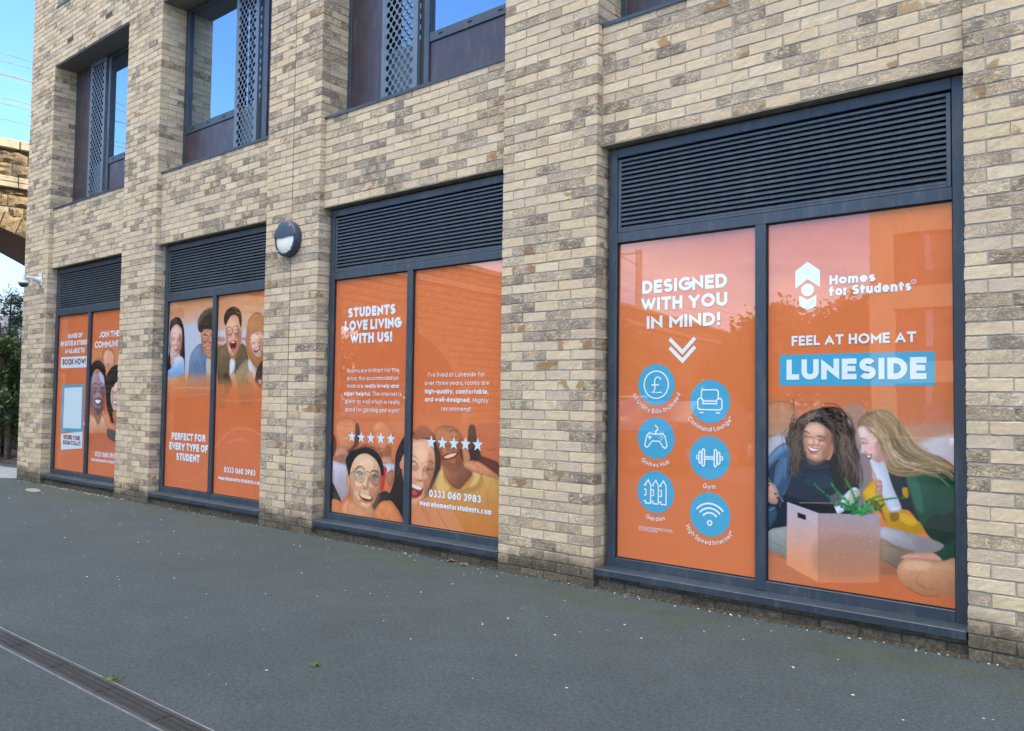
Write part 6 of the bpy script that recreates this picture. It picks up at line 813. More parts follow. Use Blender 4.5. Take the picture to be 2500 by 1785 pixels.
    def fern(s, e):
        _, P_, c, n, ll, seed = e; r_ = np.random.default_rng(seed); G_ = smooth_path(P_, False, 12); m_ = len(G_); ll = max(ll, 14)
        s.stamp(G_, np.full(m_, 1.6), np.array(c)*.7, 1)
        for i in range(n):
            t = (i+.5)/n; k = int(t*(m_-2)); p = G_[k]; d = G_[k+1]-G_[k]; d /= np.linalg.norm(d)+1e-9
            for sg in (-1, 1):
                nv = np.array([-d[1], d[0]])*sg; L_ = ll*(1-t*.75); q = p+nv*L_+d*L_*.5; cc = np.array(c)*r_.uniform(.6, 1.5)
                s.stamp(np.stack([p, (p+q)/2+d*2, q]), np.array([3.2, 3.0, .8]), np.clip(cc, 0, 255), .95)
    def run(s, ops):
        for e in ops:
            (s.poly, s.line, s.hair, s.fern)[e[0]](e)

POSTER = {  # key: bay, x0, x1, print resolution mm, label
'4L': (0, .10, 1.145, 0, 'orange poster listing amenities in six round blue icons, left pane of the nearest window'),
'4R': (0, 1.22, 2.288, 3.0, 'orange poster with LUNESIDE on a blue bar above two laughing women and a cardboard box'),
'3L': (1, .10, 1.145, 4.0, 'orange poster headed STUDENTS LOVE LIVING WITH US above a laughing man in round glasses'),
'3R': (1, 1.22, 2.288, 4.0, 'orange poster with a three years review, five stars and a teenager in a yellow hoodie'),
'2L': (2, .10, 1.145, 5.0, 'poster reading PERFECT FOR EVERY TYPE OF STUDENT under a girl and a curly haired boy'),
'2R': (2, 1.22, 2.288, 5.0, 'poster of a shouting man in glasses beside a fair woman, phone number underneath'),
'1L': (3, .10, 1.145, 0, 'orange poster with BOOK NOW button and a blank blue framed panel, farthest window'),
'1R': (3, 1.22, 2.288, 6.0, 'JOIN THE COMMUNITY poster of two smiling friends, beside the BOOK NOW poster')}
PH = 2.265; ZB = ZO+.085; YP = .157
for key, (k, xa, xb, res, lab) in POSTER.items():
    W = xb-xa; X0 = xa-PITCH*k
    root = empty('window_poster', (X0, YP, ZB), 0, lab, 'poster', 'orange advertising posters filling the ground floor windows')
    base = np.array((214, 118, 74))/255.
    if key in ('4R', '4L'): base = np.array((216, 122, 76))/255.
    if res:
        cv = Canvas(W, PH, res, base); cv.run(PAINTS[key]); im = cv.im
        nx_, ny_ = cv.nx, cv.ny
    else:
        nx_, ny_ = 12, 24; im = np.empty((ny_, nx_, 3)); im[:] = base
    if res:      # print softness and grain
        b_ = im.copy(); b_[1:-1] = .25*im[:-2]+.5*im[1:-1]+.25*im[2:]; im = b_.copy(); im[:, 1:-1] = .25*b_[:, :-2]+.5*b_[:, 1:-1]+.25*b_[:, 2:]
        gr = np.random.default_rng(5).normal(0, .018, im.shape[:2]); im = im*(1+gr[..., None]+.05*(cv.nzf[..., None]-.5))
    im = np.clip(im, 0.01, 1); lin = np.clip(s2l(im*255)*FK*1.07-.016, .003, 1)
    X_, Z_ = np.meshgrid(np.linspace(0, W, nx_), np.linspace(0, PH, ny_)); V = np.stack([X_.ravel(), np.zeros(X_.size), Z_.ravel()], 1)
    i = (np.arange(ny_-1)[:, None]*nx_+np.arange(nx_-1)[None]).ravel()
    npmesh('printed_film', V, np.stack([i, i+1, i+nx_+1, i+nx_], 1), M['film'], root, col=np.concatenate([lin.reshape(-1, 3), np.ones((nx_*ny_, 1))], 1))
    for (kind, *a) in SHAPES[key]:
        if kind in ('poly', 'rpoly'):
            P_ = [(a[0][i]/1000, a[0][i+1]/1000) for i in range(0, len(a[0]), 2)]
            ink = Ink(); ink.fan(P_); nm = 'logo' if key == '4R' and a[1] == 'w' else ('name_panel' if key == '4R' else 'text_box')
            ink.build(nm, M[a[1]], root, -.0006 if a[1] == 'b' else -.0009)
        elif kind == 'stroke':
            ink = Ink(); ink.stroke([(a[0][i]/1000, a[0][i+1]/1000) for i in range(0, len(a[0]), 2)], .026 if key == '4L' else .016, False, False); ink.build('arrow', M['w'], root, -.0009)
        elif kind == 'ell':
            (x, z, x2, z2) = [q/1000 for q in a[0]]; rr_ = x2-x; ink = Ink(); ink.fan([(x+rr_*math.cos(i*math.pi/16), z+rr_*math.sin(i*math.pi/16)) for i in range(32)]); ink.build('logo', M['w'], root, -.0009)
        elif kind == 'ring':
            (x, z, x2, z2) = [q/1000 for q in a[0]]; ink = Ink(); ink.ring(x, z, abs(x2-x)+.002, .003); ink.glyph('R', x-.0035, z-.005, .0014, .0012, .0018); ink.build('registered_mark', M['w'], root, -.0009)
        elif kind == 'disc':
            x, z, rr_ = a[0]/1000, a[1]/1000, .1455; ink = Ink(); ink.fan([(x+rr_*math.cos(i*math.pi/32), z+rr_*math.sin(i*math.pi/32)) for i in range(64)])
            d = ink.build('icon', M[a[3]], root, -.0006); ink = Ink(); symbol(ink, a[4], x, z, rr_); ink.build('symbol', M['w'], d, -.0004)
        elif kind == 'arctext':
            s_, x, z, rad, a0, a1, h = a; ink = Ink(); ink.arctext(s_, x/1000, z/1000, .1455+.040 if s_ != 'Gym' else .1455+.046, a0, a1, .031); ink.build('lettering', M['w'], root, -.0009)
        elif kind == 'star':
            x, z, rr_ = a[0]/1000, a[1]/1000, a[2]/1000; P_ = []
            for i in range(10):
                q = (rr_ if i % 2 == 0 else rr_*.42); P_.append((x+q*math.sin(i*math.pi/5), z+q*math.cos(i*math.pi/5)))
            ink = Ink(); ink.fan(P_); ink.build('star', M['l'], root, -.0009)
    for (s_, x0, z, x1, h, wt, cc) in TEXTS[key]:
        x1 = min(x1, 1022) if key == '1L' else x1
        ink = Ink(); ink.text(s_.strip(), x0/1000, z/1000, x1/1000-(.024 if s_.endswith(' ') else 0), h/1000, wt)
        ink.build('lettering', M['w' if cc == 'w' else cc], root, -.0013 if cc == 'r' else -.0011)
# ------------------------------------------------------------------ wall lamp
M['lampbody'] = plain('lamp_housing', (.035, .052, .08), .45, .15, 20)
def opal():
    m, t, b = newmat('opal_diffuser'); SETB(t, b, Base_Color=(.88, .90, .80), Roughness=.3, Subsurface_Weight=.2, Coat_Weight=.3); return m
M['opal'] = opal()
lx, lz = -PITCH-.445, 2.80+ZO
lamp = empty('wall_lamp', (lx, 0, lz), 0, 'round dark bulkhead lamp with half hood, fixed on the brick pier', 'wall lamp')
RM = Matrix.Rotation(R(90), 4, 'X')     # local z -> -y
g = MB(); g.lathe([(0, .002), (.178, .002), (.182, .012), (.182, .075), (.176, .088), (.160, .096), (.150, .094)], 48, RM); g.build('housing', M['lampbody'], lamp)
g = MB(); g.lathe([(.152, .085), (.130, .100), (.09, .112), (.04, .118), (0, .119)], 48, RM); g.build('diffuser', M['opal'], lamp)
g = MB(); g.lathe([(.183, .060), (.181, .100), (.166, .110), (.12, .124), (.06, .131), (0, .132)], 32, RM, 0, R(6), R(174)); 
g.add([RM @ Vector((-.18, .02, .06)), RM @ Vector((.18, .02, .06)), RM @ Vector((.165, .018, .108)), RM @ Vector((0, .018, .128)), RM @ Vector((-.165, .018, .108))], [(0, 1, 2, 3, 4)]); g.build('eyelid_hood', M['lampbody'], lamp)
for a in (50, 130, 230, 310):
    g = MB(); p = Vector((.16*math.cos(R(a)), -.108 if a < 180 else -.097, .16*math.sin(R(a)))); g.tube([p, p-Vector((0, .008, 0))], .006, 10); g.build('screw', M['opal'], lamp)

lamp.scale = (1, .84, 1)

# ------------------------------------------------------------------ dome security camera on its arm
M['white'] = plain('white_paint', (.60, .66, .68), .35, .06, 10)
cx_, cz_ = -10.02, 2.93+ZO
cc = empty('security_camera', (cx_, 0, cz_), 0, 'white dome security camera on a bracket, corner pier', 'security camera')
g = MB(); g.bbox(-.055, .055, -.018, 0, -.11, .09, .005); g.build('wall_plate', M['white'], cc)
g = MB(); g.tube([(0, -.01, -.03), (0, -.06, -.012), (0, -.11, 0), (0, -.20, .004), (0, -.235, 0)], [.052, .036, .021, .019, .019], 14); g.tube([(0, -.235, .022), (0, -.235, -.055)], [.021, .026], 14); g.build('bracket_arm', M['white'], cc)
DM = Matrix.Translation((0, -.235, 0))
g = MB(); g.lathe([(0, -.052), (.05, -.054), (.072, -.066), (.077, -.085), (.074, -.098), (.06, -.10)], 28, DM); g.build('housing', M['white'], cc)
M['smoke'] = plain('smoked_dome', (.05, .055, .06), .12, .05, 10)
g = MB(); g.lathe([(.068, -.099), (.066, -.115), (.052, -.138), (.03, -.152), (0, -.157)], 28, DM); g.build('dome', M['smoke'], cc)

# ------------------------------------------------------------------ drainage channel in the pavement
M['galv'] = plain('galvanised_edge', (.36, .40, .42), .45, .2, 12, .6)
M['grate'] = metal_paint('ductile_grating', (.042, .042, .042), .5)
dr = empty('drainage_channel', (-1.0, -3.12, 0), R(.6), 'long slotted drainage channel with pale metal edges, set in the asphalt', 'drain channel')
g = MB(); L0, L1 = -9., 6.; Wd = .128
g.box(L0, L1, -.0015, .0025, -.02, .0065); g.box(L0, L1, -Wd-.0025, -Wd+.0015, -.02, .0065); g.build('edge_rail', M['galv'], dr)
g = MB(); g.box(L0, L1, -Wd, 0, -.05, .0008); g.build('channel_bed', M['black'], dr)
seg = .5; x = L0
while x < L1-.01:
    g = MB(); g.box(x+.002, x+seg-.002, -.018, -.004, .001, .0065); g.box(x+.002, x+seg-.002, -Wd+.004, -Wd+.018, .001, .0065)
    nbar = 30
    for i in range(nbar):
        xb = x+.006+i*(seg-.012)/nbar; P_ = []
        for q in range(7):
            y = -.018-(Wd-.036)*q/6; P_.append((xb+(.009 if q % 2 else -.003)+.004, y))
        for q in range(6):
            (xa_, ya_), (xb_, yb_) = P_[q], P_[q+1]; w_ = .0042
            g.add([(xa_-w_, ya_, .0058), (xa_+w_, ya_, .0058), (xb_+w_, yb_, .0058), (xb_-w_, yb_, .0058), (xa_-w_, ya_, .0012), (xa_+w_, ya_, .0012), (xb_+w_, yb_, .0012), (xb_-w_, yb_, .0012)], [(0, 1, 2, 3), (0, 4, 7, 3), (1, 5, 6, 2)])
    g.build('grating', M['grate'], dr, fix=True); x += seg

# ------------------------------------------------------------------ litter at the foot of the wall
M['chip'] = plain('pale_chips', (.60, .60, .56), .8, .2, 30)
M['grit'] = plain('dark_grit', (.07, .06, .04), .95, .6, 60)
def chips(name, n, fx, fy, s0, s1, mat, flat=.4):
    V = []; Fc = []
    for i in range(n):
        x, y = fx(), fy(); s_ = random.uniform(s0, s1); a = random.uniform(0, 6.3); b0 = len(V); h = s_*flat
        for j, (u, v_) in enumerate(((-1, -.4), (.9, -.6), (1, .5), (-.7, .6))):
            V.append((x+s_*(u*math.cos(a)-v_*math.sin(a)), y+s_*(u*math.sin(a)+v_*math.cos(a)), .001))
        for j, (u, v_) in enumerate(((-.6, -.3), (.6, -.4), (.6, .3), (-.5, .4))):
            V.append((x+s_*(u*math.cos(a)-v_*math.sin(a)), y+s_*(u*math.sin(a)+v_*math.cos(a)), .001+h*random.uniform(.6, 1.2)))
        Fc += [(b0+4, b0+5, b0+6, b0+7), (b0, b0+1, b0+5, b0+4), (b0+1, b0+2, b0+6, b0+5), (b0+2, b0+3, b0+7, b0+6), (b0+3, b0, b0+4, b0+7)]
    return V, Fc
tri = random.triangular
def fyw(): return -abs(random.gauss(0, .035))-.006
V1, F1 = chips('', 210, lambda: random.uniform(-10.6, 2.6), fyw, .003, .009, None)
V2, F2 = chips('', 150, lambda: random.uniform(-10.8, 3.2), lambda: -abs(random.gauss(0, 1.1))-.02, .003, .009, None, .3)
V3, F3 = chips('', 60, lambda: random.uniform(-6, 4), lambda: random.uniform(-3.8, -.6), .002, .005, None, .3)
V4, F4 = chips('', 60, lambda: random.uniform(-9.6, -7.3), lambda: fyw()-.03, .004, .010, None)
V, Fc = [], []
for a, b_ in ((V1, F1), (V2, F2), (V3, F3), (V4, F4)): n0 = len(V); V += a; Fc += [tuple(q+n0 for q in f) for f in b_]
npmesh('pale_gravel_chips', V, Fc, M['chip'], kind='stuff', label='scattered pale chips on the dark pavement', cat='gravel')
V, Fc = [], []
for (n_, s0, s1) in ((8200, .0022, .008), (1500, .006, .015)):
    a, b_ = chips('', n_, lambda: random.choice((-3, -2, -1, 0))*PITCH+random.uniform(.0, 2.37) if random.random() < .8 else random.uniform(-10.7, 3.3), lambda: .035-abs(random.gauss(0, .03)), s0, s1, None, .9); n0 = len(V); V += a; Fc += [tuple(q+n0 for q in f) for f in b_]
V = [(x, (y-.036 if (x/PITCH-math.floor(x/PITCH)) > .727 else y), z) for x, y, z in V]
npmesh('grit', V, Fc, M['grit'], kind='stuff', label='dark grit and moss gathered along the foot of the wall', cat='grit')
M['leaf_b'] = plain('dead_leaf', (.21, .115, .06), .8, .35, 40)
def dead_leaf(x, y, rz, s_, lab):
    ro = empty('dead_leaf', (x, y, .004), rz, lab, 'leaf', 'dry leaves below the second nearest window')
    out = []; n = 20
    for i in range(n):
        t = 2*math.pi*i/n; r_ = s_*(.55+.45*abs(math.cos(t*2.5)))*(1 if math.cos(t) > -.7 else .5); out.append((r_*math.cos(t), r_*.8*math.sin(t), .004+.35*r_*abs(math.sin(t*1.5))))
    g = MB(); g.add([(0, 0, .012)]+out, [(0, 1+i, 1+(i+1) % n) for i in range(n)]); g.build('blade', M['leaf_b'], ro); g = MB(); g.tube([(-s_*.4, 0, .01), (-s_*1.1, .006, .014)], .0012, 5); g.build('stalk', M['leaf_b'], ro)
dead_leaf(-1.37, -.045, .5, .045, 'brown curled leaf below the poster with the yellow hoodie, the left of two')
dead_leaf(-1.19, -.075, 2.2, .042, 'brown curled leaf closest to the brick pier, the right of two')
M['cover'] = plain('pale_cover', (.22, .25, .20), .8, .2, 20, bump=.001)
cv_ = empty('inspection_cover', (-8.86, -.43, .004), R(-12), 'flat pale green-grey cover let into the asphalt before the farthest window', 'inspection cover')
g = MB(); g.poly([(.27*math.cos(i*math.pi/8), .085*math.sin(i*math.pi/8), .003) for i in range(16)]); g.build('lid', M['cover'], cv_)
# small weeds
M['weed'] = plain('weed_green', (.06, .11, .02), .7, .3, 30)
def weed(x, y, n, lab, s_=.03):
    ro = empty('weed', (x, y, 0), 0, lab, 'weed', 'small weeds in the pavement'); g = MB()
    for i in range(n):
        a = random.uniform(0, 6.3); L_ = random.uniform(.4, 1)*s_; dx, dy = math.cos(a), math.sin(a); p = Vector((random.uniform(-s_, s_)*1.3, random.uniform(-s_, s_)*.6, .002)); w_ = L_*.16
        g.add([p+Vector((-dy*w_, dx*w_, 0)), p+Vector((dy*w_, -dx*w_, 0)), p+Vector((dx*L_+dy*w_, dy*L_-dx*w_, L_*.5)), p+Vector((dx*L_*1.3, dy*L_*1.3, L_*.45))], [(0, 1, 2, 3)])
    g.build('leaves', M['weed'], ro, fix=False)
weed(-.62, -3.10, 26, 'tuft of weed growing against the drain rail near the bottom of the picture'); weed(-.08, -2.35, 30, 'small flat weed alone on the open asphalt, right of the drain', .02)

# ------------------------------------------------------------------ stone viaduct
def stone_mat():
    m, t, b = newmat('rock_faced_stone'); gm = N(t, 'ShaderNodeNewGeometry'); r = gm.outputs['Random Per Island']; v = gm.outputs['Position']
    n = NOISE(t, v, 5, 7, .7); f = NOISE(t, v, 22, 6, .7); s_ = NOISE(t, v, 1.2, 5, .6)
    c = MIX(t, r, (.21, .15, .085), (.12, .09, .058)); c = MIX(t, MAPR(t, n, .42, .62, 0, .7), c, (.34, .235, .10)); c = MIX(t, MAPR(t, s_, .48, .62, 0, .6), c, (.10, .08, .062))
    SETB(t, b, Base_Color=c, Roughness=.95, Specular_IOR_Level=.2); BUMP(t, MATH(t, 'ADD', n, MATH(t, 'MULTIPLY', f, .5)), 1., .07, b); return m
M['stone'] = stone_mat(); M['stonemortar'] = plain('lime_mortar', (.26, .21, .14), .95, .2, 20); M['redbrick'] = brick_tex('arch_brick', (.17, .075, .045), (.10, .055, .04), (.13, .10, .08), True, .23, .08)
M['coping'] = plain('coping_stone', (.30, .24, .155), .9, .3, 3, bump=.01)
via = empty('stone_viaduct', (-22.6, 3.7, ZO), R(-6.9), 'tall arched railway viaduct of rough brown stone behind the building', 'viaduct')
# arches: centre, half span, rise, springing height (local y runs along the viaduct)
ARCS = [(16.4-3.7, 6.0, 6.0, .16), (1.8-3.7, 6.0, 6.0, .16), (-20.4-3.7, 6.4, 4.3, .5), (-52-3.7, 6.4, 4.3, .5), (-70-3.7, 6.4, 4.3, .5)]
YA, YB = -85., 22.; DEP = 3.2
def near_arc(y): return min(ARCS, key=lambda c: abs(c[0]-y))
zs0 = -.3
g = MB(); bk = MB(); cuts = sorted(ARCS); edge = YA
for (c, ra, rb, zc) in cuts+[(None,)*4]:
    nxt = YB if c is None else c-ra
    for xx in (-.03, -DEP): g.add([(xx, edge, zs0), (xx, nxt, zs0), (xx, nxt, 8.2), (xx, edge, 8.2)], [(0, 1, 2, 3)])
    if c is None: break
    n = 24; ys = [c-ra*math.cos(math.pi*i/n) for i in range(n+1)]; zz = [zc+rb*math.sin(math.pi*i/n) for i in range(n+1)]
    for xx in (-.03, -DEP):
        for i in range(n): g.add([(xx, ys[i], zz[i]), (xx, ys[i+1], zz[i+1]), (xx, ys[i+1], 8.2), (xx, ys[i], 8.2)], [(0, 1, 2, 3)])
    sf = [(c-ra, zs0)]+list(zip(ys, zz))+[(c+ra, zs0)]
    for i in range(len(sf)-1): bk.add([(0, sf[i][0], sf[i][1]), (0, sf[i+1][0], sf[i+1][1]), (-DEP, sf[i+1][0], sf[i+1][1]), (-DEP, sf[i][0], sf[i][1])], [(0, 1, 2, 3)])
    if c == ARCS[1][0]: bk.build('arch_soffit', M['redbrick'], via, fix=False); bk = MB()
    elif c is not None: bk.build('arch_soffit', M['redbrick'], via, fix=False); bk = MB()
    edge = c+ra
g.add([(0, YA, 8.2), (0, YB, 8.2), (-DEP, YB, 8.2), (-DEP, YA, 8.2)], [(0, 1, 2, 3)])
g.build('wall', M['stonemortar'], via, fix=False)
def block(V, Fc, y0, y1, z0, z1, bulge=.09, tf=None):
    nx_, nz2 = 5, 4; b0 = len(V)
    for j in range(nz2+1):
        for i in range(nx_+1):
            e = i in (0, nx_) or j in (0, nz2); y = y0+.012+(y1-y0-.024)*i/nx_; z = z0+.012+(z1-z0-.024)*j/nz2
            x = (.0 if e else bulge*random.uniform(.2, 1.3)); q = (x, y+(0 if e else random.uniform(-.02, .02)), z+(0 if e else random.uniform(-.02, .02))); V.append(tf(q) if tf else q)
    for j in range(nz2):
        for i in range(nx_): a = b0+j*(nx_+1)+i; Fc.append((a, a+1, a+nx_+2, a+nx_+1))
    ring = [b0+i for i in range(nx_+1)]+[b0+j*(nx_+1)+nx_ for j in range(1, nz2+1)]+[b0+nz2*(nx_+1)+i for i in range(nx_-1, -1, -1)]+[b0+j*(nx_+1) for j in range(nz2-1, 0, -1)]
    n0 = len(V)
    for q in ring:
        x, y, z = V[q]; V.append((x-.05, y, z))
    m_ = len(ring)
    for i in range(m_): Fc.append((ring[i], n0+i, n0+(i+1) % m_, ring[(i+1) % m_]))
V, Fc = [], []
z = zs0; row = 0
rows = []
while z < 7.0: h = .36+.05*math.sin(row*2.3); rows.append((z, min(z+h, 7.06))); z += h; row += 1
rows += [(7.42, 7.80), (7.80, 8.17)]
for row, (za, zb_) in enumerate(rows):
    y = YA-(row % 2)*.3
    while y < YB:
        L_ = random.uniform(.45, .85); y2 = y+L_; c, ra, rb, zc = near_arc((y+y2)/2)
        dz = max(0, (za*.55+zb_*.45)-zc); hw = (ra+.5)*math.sqrt(max(0, 1-(dz/(rb+.5))**2)) if dz < rb+.5 else 0
        segs = []; lo, hi = c-hw, c+hw
        if y < lo: segs.append((y, min(y2, lo)))
        if y2 > hi: segs.append((max(y, hi), y2))
        for a, b_ in segs:
            if b_-a > .12: block(V, Fc, a, b_, za, zb_)
        y = y2
for (c, ra, rb, zc) in ARCS:              # ring of voussoirs
    nv_ = 44
    for i in range(nv_):
        t0, t1 = math.pi*i/nv_, math.pi*(i+1)/nv_
        def tf(q, c=c, ra=ra, rb=rb, zc=zc, t0=t0, t1=t1):
            x, u, v_ = q; t = t0+(t1-t0)*u; return (x, c-(ra+v_)*math.cos(t), zc+(rb+v_)*math.sin(t))
        nx_, nz2 = 3, 3; b0 = len(V)
        for j in range(4):
            for i_ in range(4):
                e = i_ in (0, 3) or j in (0, 3); V.append(tf((.01 if e else .07*random.uniform(.4, 1.2), .04+.92*i_/3, .01+.49*j/3)))
        for j in range(3):
            for i_ in range(3): a = b0+j*4+i_; Fc.append((a, a+1, a+5, a+4))
        n0 = len(V); ring = [b0, b0+1, b0+2, b0+3, b0+7, b0+11, b0+15, b0+14, b0+13, b0+12, b0+8, b0+4]
        for q in ring: x, y, z_ = V[q]; V.append((x-.05, y, z_))
        for i_ in range(12): Fc.append((ring[i_], n0+i_, n0+(i_+1) % 12, ring[(i_+1) % 12]))
npmesh('stone_facing', V, Fc, M['stone'], via)
g = MB(); y = YA
while y < YB: g.bbox(-DEP-.05, .16, y+.008, y+1.2-.008, 8.19, 8.47, .03); g.bbox(-.2, .12, y+.006, y+1.2-.006, 7.24, 7.40, .02); g.bbox(-.2, .17, y+.006, y+1.2-.006, 7.07, 7.22, .02); y += 1.2
g.build('coping', M['coping'], via)
# overhead line masts and wires stand on the viaduct
M['steel'] = plain('weathered_steel', (.20, .21, .20), .6, .3, 8, .3)
vm = Matrix.Translation((-22.6, 3.7, ZO)) @ Matrix.Rotation(R(-6.9), 4, 'Z')
for i, y in enumerate((-56., -40., -24.)):
    p = vm @ Vector((-1.0, y, 8.3)); o = empty('overhead_line_mast', tuple(p), R(-6.9), ('farthest lattice steel mast on the viaduct', 'middle lattice steel mast on the viaduct', 'nearest lattice steel mast on the viaduct')[i], 'mast', 'steel masts along the viaduct'); g = MB()
    for dx in (-.16, .16):
        for dy in (-.16, .16): g.box(dx-.03, dx+.03, dy-.03, dy+.03, 0, 5.2)
    for q in range(10):
        z = .2+q*.5
        for dy in (-.16, .16): g.tube([(-.16, dy, z), (.16, dy, z+.45)], .018, 5)
        for dx in (-.16, .16): g.tube([(dx, -.16, z), (dx, .16, z+.45)], .018, 5)
    g.build('lattice_post', M['steel'], o); g = MB(); g.tube([(0, 0, 4.9), (-2.6, 0, 4.9)], .05, 6); g.tube([(0, 0, 3.8), (-1.7, 0, 4.85)], .035, 6); g.build('bracket', M['steel'], o)
for i, (h, dx) in enumerate(((3.15, -1.9), (2.92, -1.9), (2.58, -2.1), (2.42, -1.7), (1.78, -1.9), (1.70, -2.2), (1.12, -1.9))):
    g = MB(); pts = []
    for q in range(41):
        y = YA+(YB-YA+30)*q/40; pts.append(tuple(vm @ Vector((dx, y, 8.47+h+.15*math.cos((y+20)/16*2*math.pi)*.3))))
    g.tube(pts, .012, 5, caps=False); o = g.build('overhead_wire', M['steel']); tag(o, ('highest of the seven thin overhead wires crossing the sky', 'second highest overhead wire, close under the topmost one', 'third overhead wire down, upper one of the middle pair', 'fourth overhead wire down, lower one of the middle pair', 'fifth overhead wire down, just above a touching twin', 'sixth overhead wire down, just under its touching twin', 'lowest overhead wire, nearest the viaduct parapet')[i], 'wire', 'overhead wires above the viaduct')

# ------------------------------------------------------------------ vegetation
def leaf_mat(name, c1, c2, c3):
    m, t, b = newmat(name); gm = N(t, 'ShaderNodeNewGeometry'); r = gm.outputs['Random Per Island']
    c = MIX(t, r, c1, c2); c = MIX(t, MAPR(t, MATH(t, 'FRACT', MATH(t, 'MULTIPLY', r, 17.7)), .8, .9), c, c3); SETB(t, b, Base_Color=c, Roughness=.55, Subsurface_Weight=.0)
    tr = N(t, 'ShaderNodeBsdfTranslucent'); t.links.new(c, tr.inputs[0]); mx = N(t, 'ShaderNodeMixShader', i_Fac=.35); out = [n for n in t.nodes if n.type == 'OUTPUT_MATERIAL'][0]
    t.links.new(b.outputs[0], mx.inputs[1]); t.links.new(tr.outputs[0], mx.inputs[2]); t.links.new(mx.outputs[0], out.inputs[0]); return m
M['leaf'] = leaf_mat('broad_leaves', (.045, .085, .022), (.085, .13, .035), (.16, .17, .05)); M['needle'] = leaf_mat('pine_needles', (.018, .055, .035), (.035, .08, .045), (.07, .11, .05)); M['leaf2'] = leaf_mat('autumn_leaves', (.06, .075, .02), (.10, .085, .025), (.22, .13, .04))
M['bark'] = plain('bark', (.10, .075, .055), .95, .4, 14, bump=.01)
def leaves(C_, n, spread, size, asp=.5):
    """n leaf quads round each clump centre"""
    C_ = np.asarray(C_, float); m_ = len(C_); P_ = np.repeat(C_, n, 0)+rng.normal(0, 1, (m_*n, 3))*spread
    a = rng.normal(0, 1, (m_*n, 3)); a /= np.linalg.norm(a, axis=1)[:, None]; b_ = np.cross(a, rng.normal(0, 1, (m_*n, 3))); b_ /= np.linalg.norm(b_, axis=1)[:, None]
    s_ = size*rng.uniform(.5, 1.3, (m_*n, 1)); a = a*s_; b_ = b_*s_*asp
    V = np.stack([P_-a, P_+b_, P_+a, P_-b_], 1).reshape(-1, 3); return V, np.arange(len(V)).reshape(-1, 4)
def tree(name, x, y, H_, rad, lab, cat='tree', mat='leaf', clumps=70, per=60, leaf=.06, z0=.35, trunks=3, group=None, seed=1, spread=None):
    r_ = random.Random(seed); ro = empty(name, (x, y, 0), 0, lab, cat, group); C_ = []; g = MB()
    for q in range(trunks):
        a = r_.uniform(0, 6.3); lean = rad*.55*(0 if trunks == 1 else 1); pts = []; 
        for i in range(6):
            t = i/5; pts.append((.12*math.cos(a)*(trunks > 1)+lean*t*t*math.cos(a)+r_.uniform(-.06, .06)*rad*t, .12*math.sin(a)*(trunks > 1)+lean*t*t*math.sin(a)+r_.uniform(-.06, .06)*rad*t, H_*.9*t-.05*(i == 0)))
        g.tube(pts, [H_*.02*(1-.8*i/5)+.004 for i in range(6)], 8)
        for b_ in range(9):
            i = r_.randint(1, 4); p = Vector(pts[i]); aa = r_.uniform(0, 6.3); L_ = rad*r_.uniform(.4, .9)*(1-.12*i); d = Vector((math.cos(aa), math.sin(aa), r_.uniform(.2, .9))); e = p+d*L_
            m1 = p+d*L_*.5+Vector((0, 0, .04*L_)); g.tube([p, m1, e], [H_*.008, H_*.005, .003], 6); C_ += [tuple(e), tuple(m1)]
    g.build('trunk', M['bark'], ro)
    while len(C_) < clumps:
        t = r_.random()**.8; zz = z0*H_+(H_-z0*H_)*t; rr_ = rad*math.sqrt(max(0, 1-(2*(t-.42))**2*.85))*r_.uniform(.25, 1.05); a = r_.uniform(0, 6.3); C_.append((rr_*math.cos(a), rr_*math.sin(a), zz))
    V, Fq = leaves(C_, per, spread or rad*.13, leaf); npmesh('crown', V, Fq, M[mat], ro); return ro
def pine(x, y, H_, lab, seed=3, group=None, rad=.95, n=12):
    r_ = random.Random(seed); ro = empty('pine_tree', (x, y, 0), 0, lab, 'tree', group); g = MB(); g.tube([(0, 0, -.05), (.03, 0, H_*.5), (0, .02, H_)], [H_*.024, H_*.014, .006], 8); C_ = []
    for q in range(n):
        t = .22+.78*q/n; zz = H_*t
        for b_ in range(5):
            a = r_.uniform(0, 6.3); L_ = rad*(1.05-t)*r_.uniform(.7, 1.15)+.12; p = Vector((0, 0, zz)); e = Vector((L_*math.cos(a), L_*math.sin(a), zz+L_*r_.uniform(.15, .5))); g.tube([p, (p+e)/2-Vector((0, 0, .04)), e], [.018, .012, .005], 5)
            for k_ in (.35, .6, .8, 1.): C_.append(tuple(p.lerp(e, k_)))
    C_ += [(0, 0, H_*(.9+.1*i/6)) for i in range(7)]
    g.build('trunk', M['bark'], ro); V, Fq = leaves(C_, 22, .075, .06, .14); npmesh('crown', V, Fq, M['needle'], ro); return ro
pine(-15.60, 1.48, 3.42, 'dark pine with an open pointed top, left edge of the picture')
tree('garden_tree', -14.20, 1.18, 3.0, .62, 'small broad leaved tree with several thin trunks touching the corner of the block', clumps=52, per=60, leaf=.05, seed=5)
tree('garden_tree', -14.60, 0.97, 2.5, .8, 'multi stemmed shrub with reddish trunks low at the left edge', clumps=60, per=60, leaf=.05, seed=8, z0=.2)
tree('garden_tree', -18.00, 2.43, 2.5, 1.2, 'wide dark bush filling the gap behind the pine', 'bush', clumps=90, per=50, leaf=.06, seed=9, z0=.1)
tree('garden_tree', -20.00, 2.84, 2.2, 1.3, 'low hedge-like bush beneath the viaduct arch', 'bush', clumps=120, per=50, leaf=.06, seed=19, z0=.05)
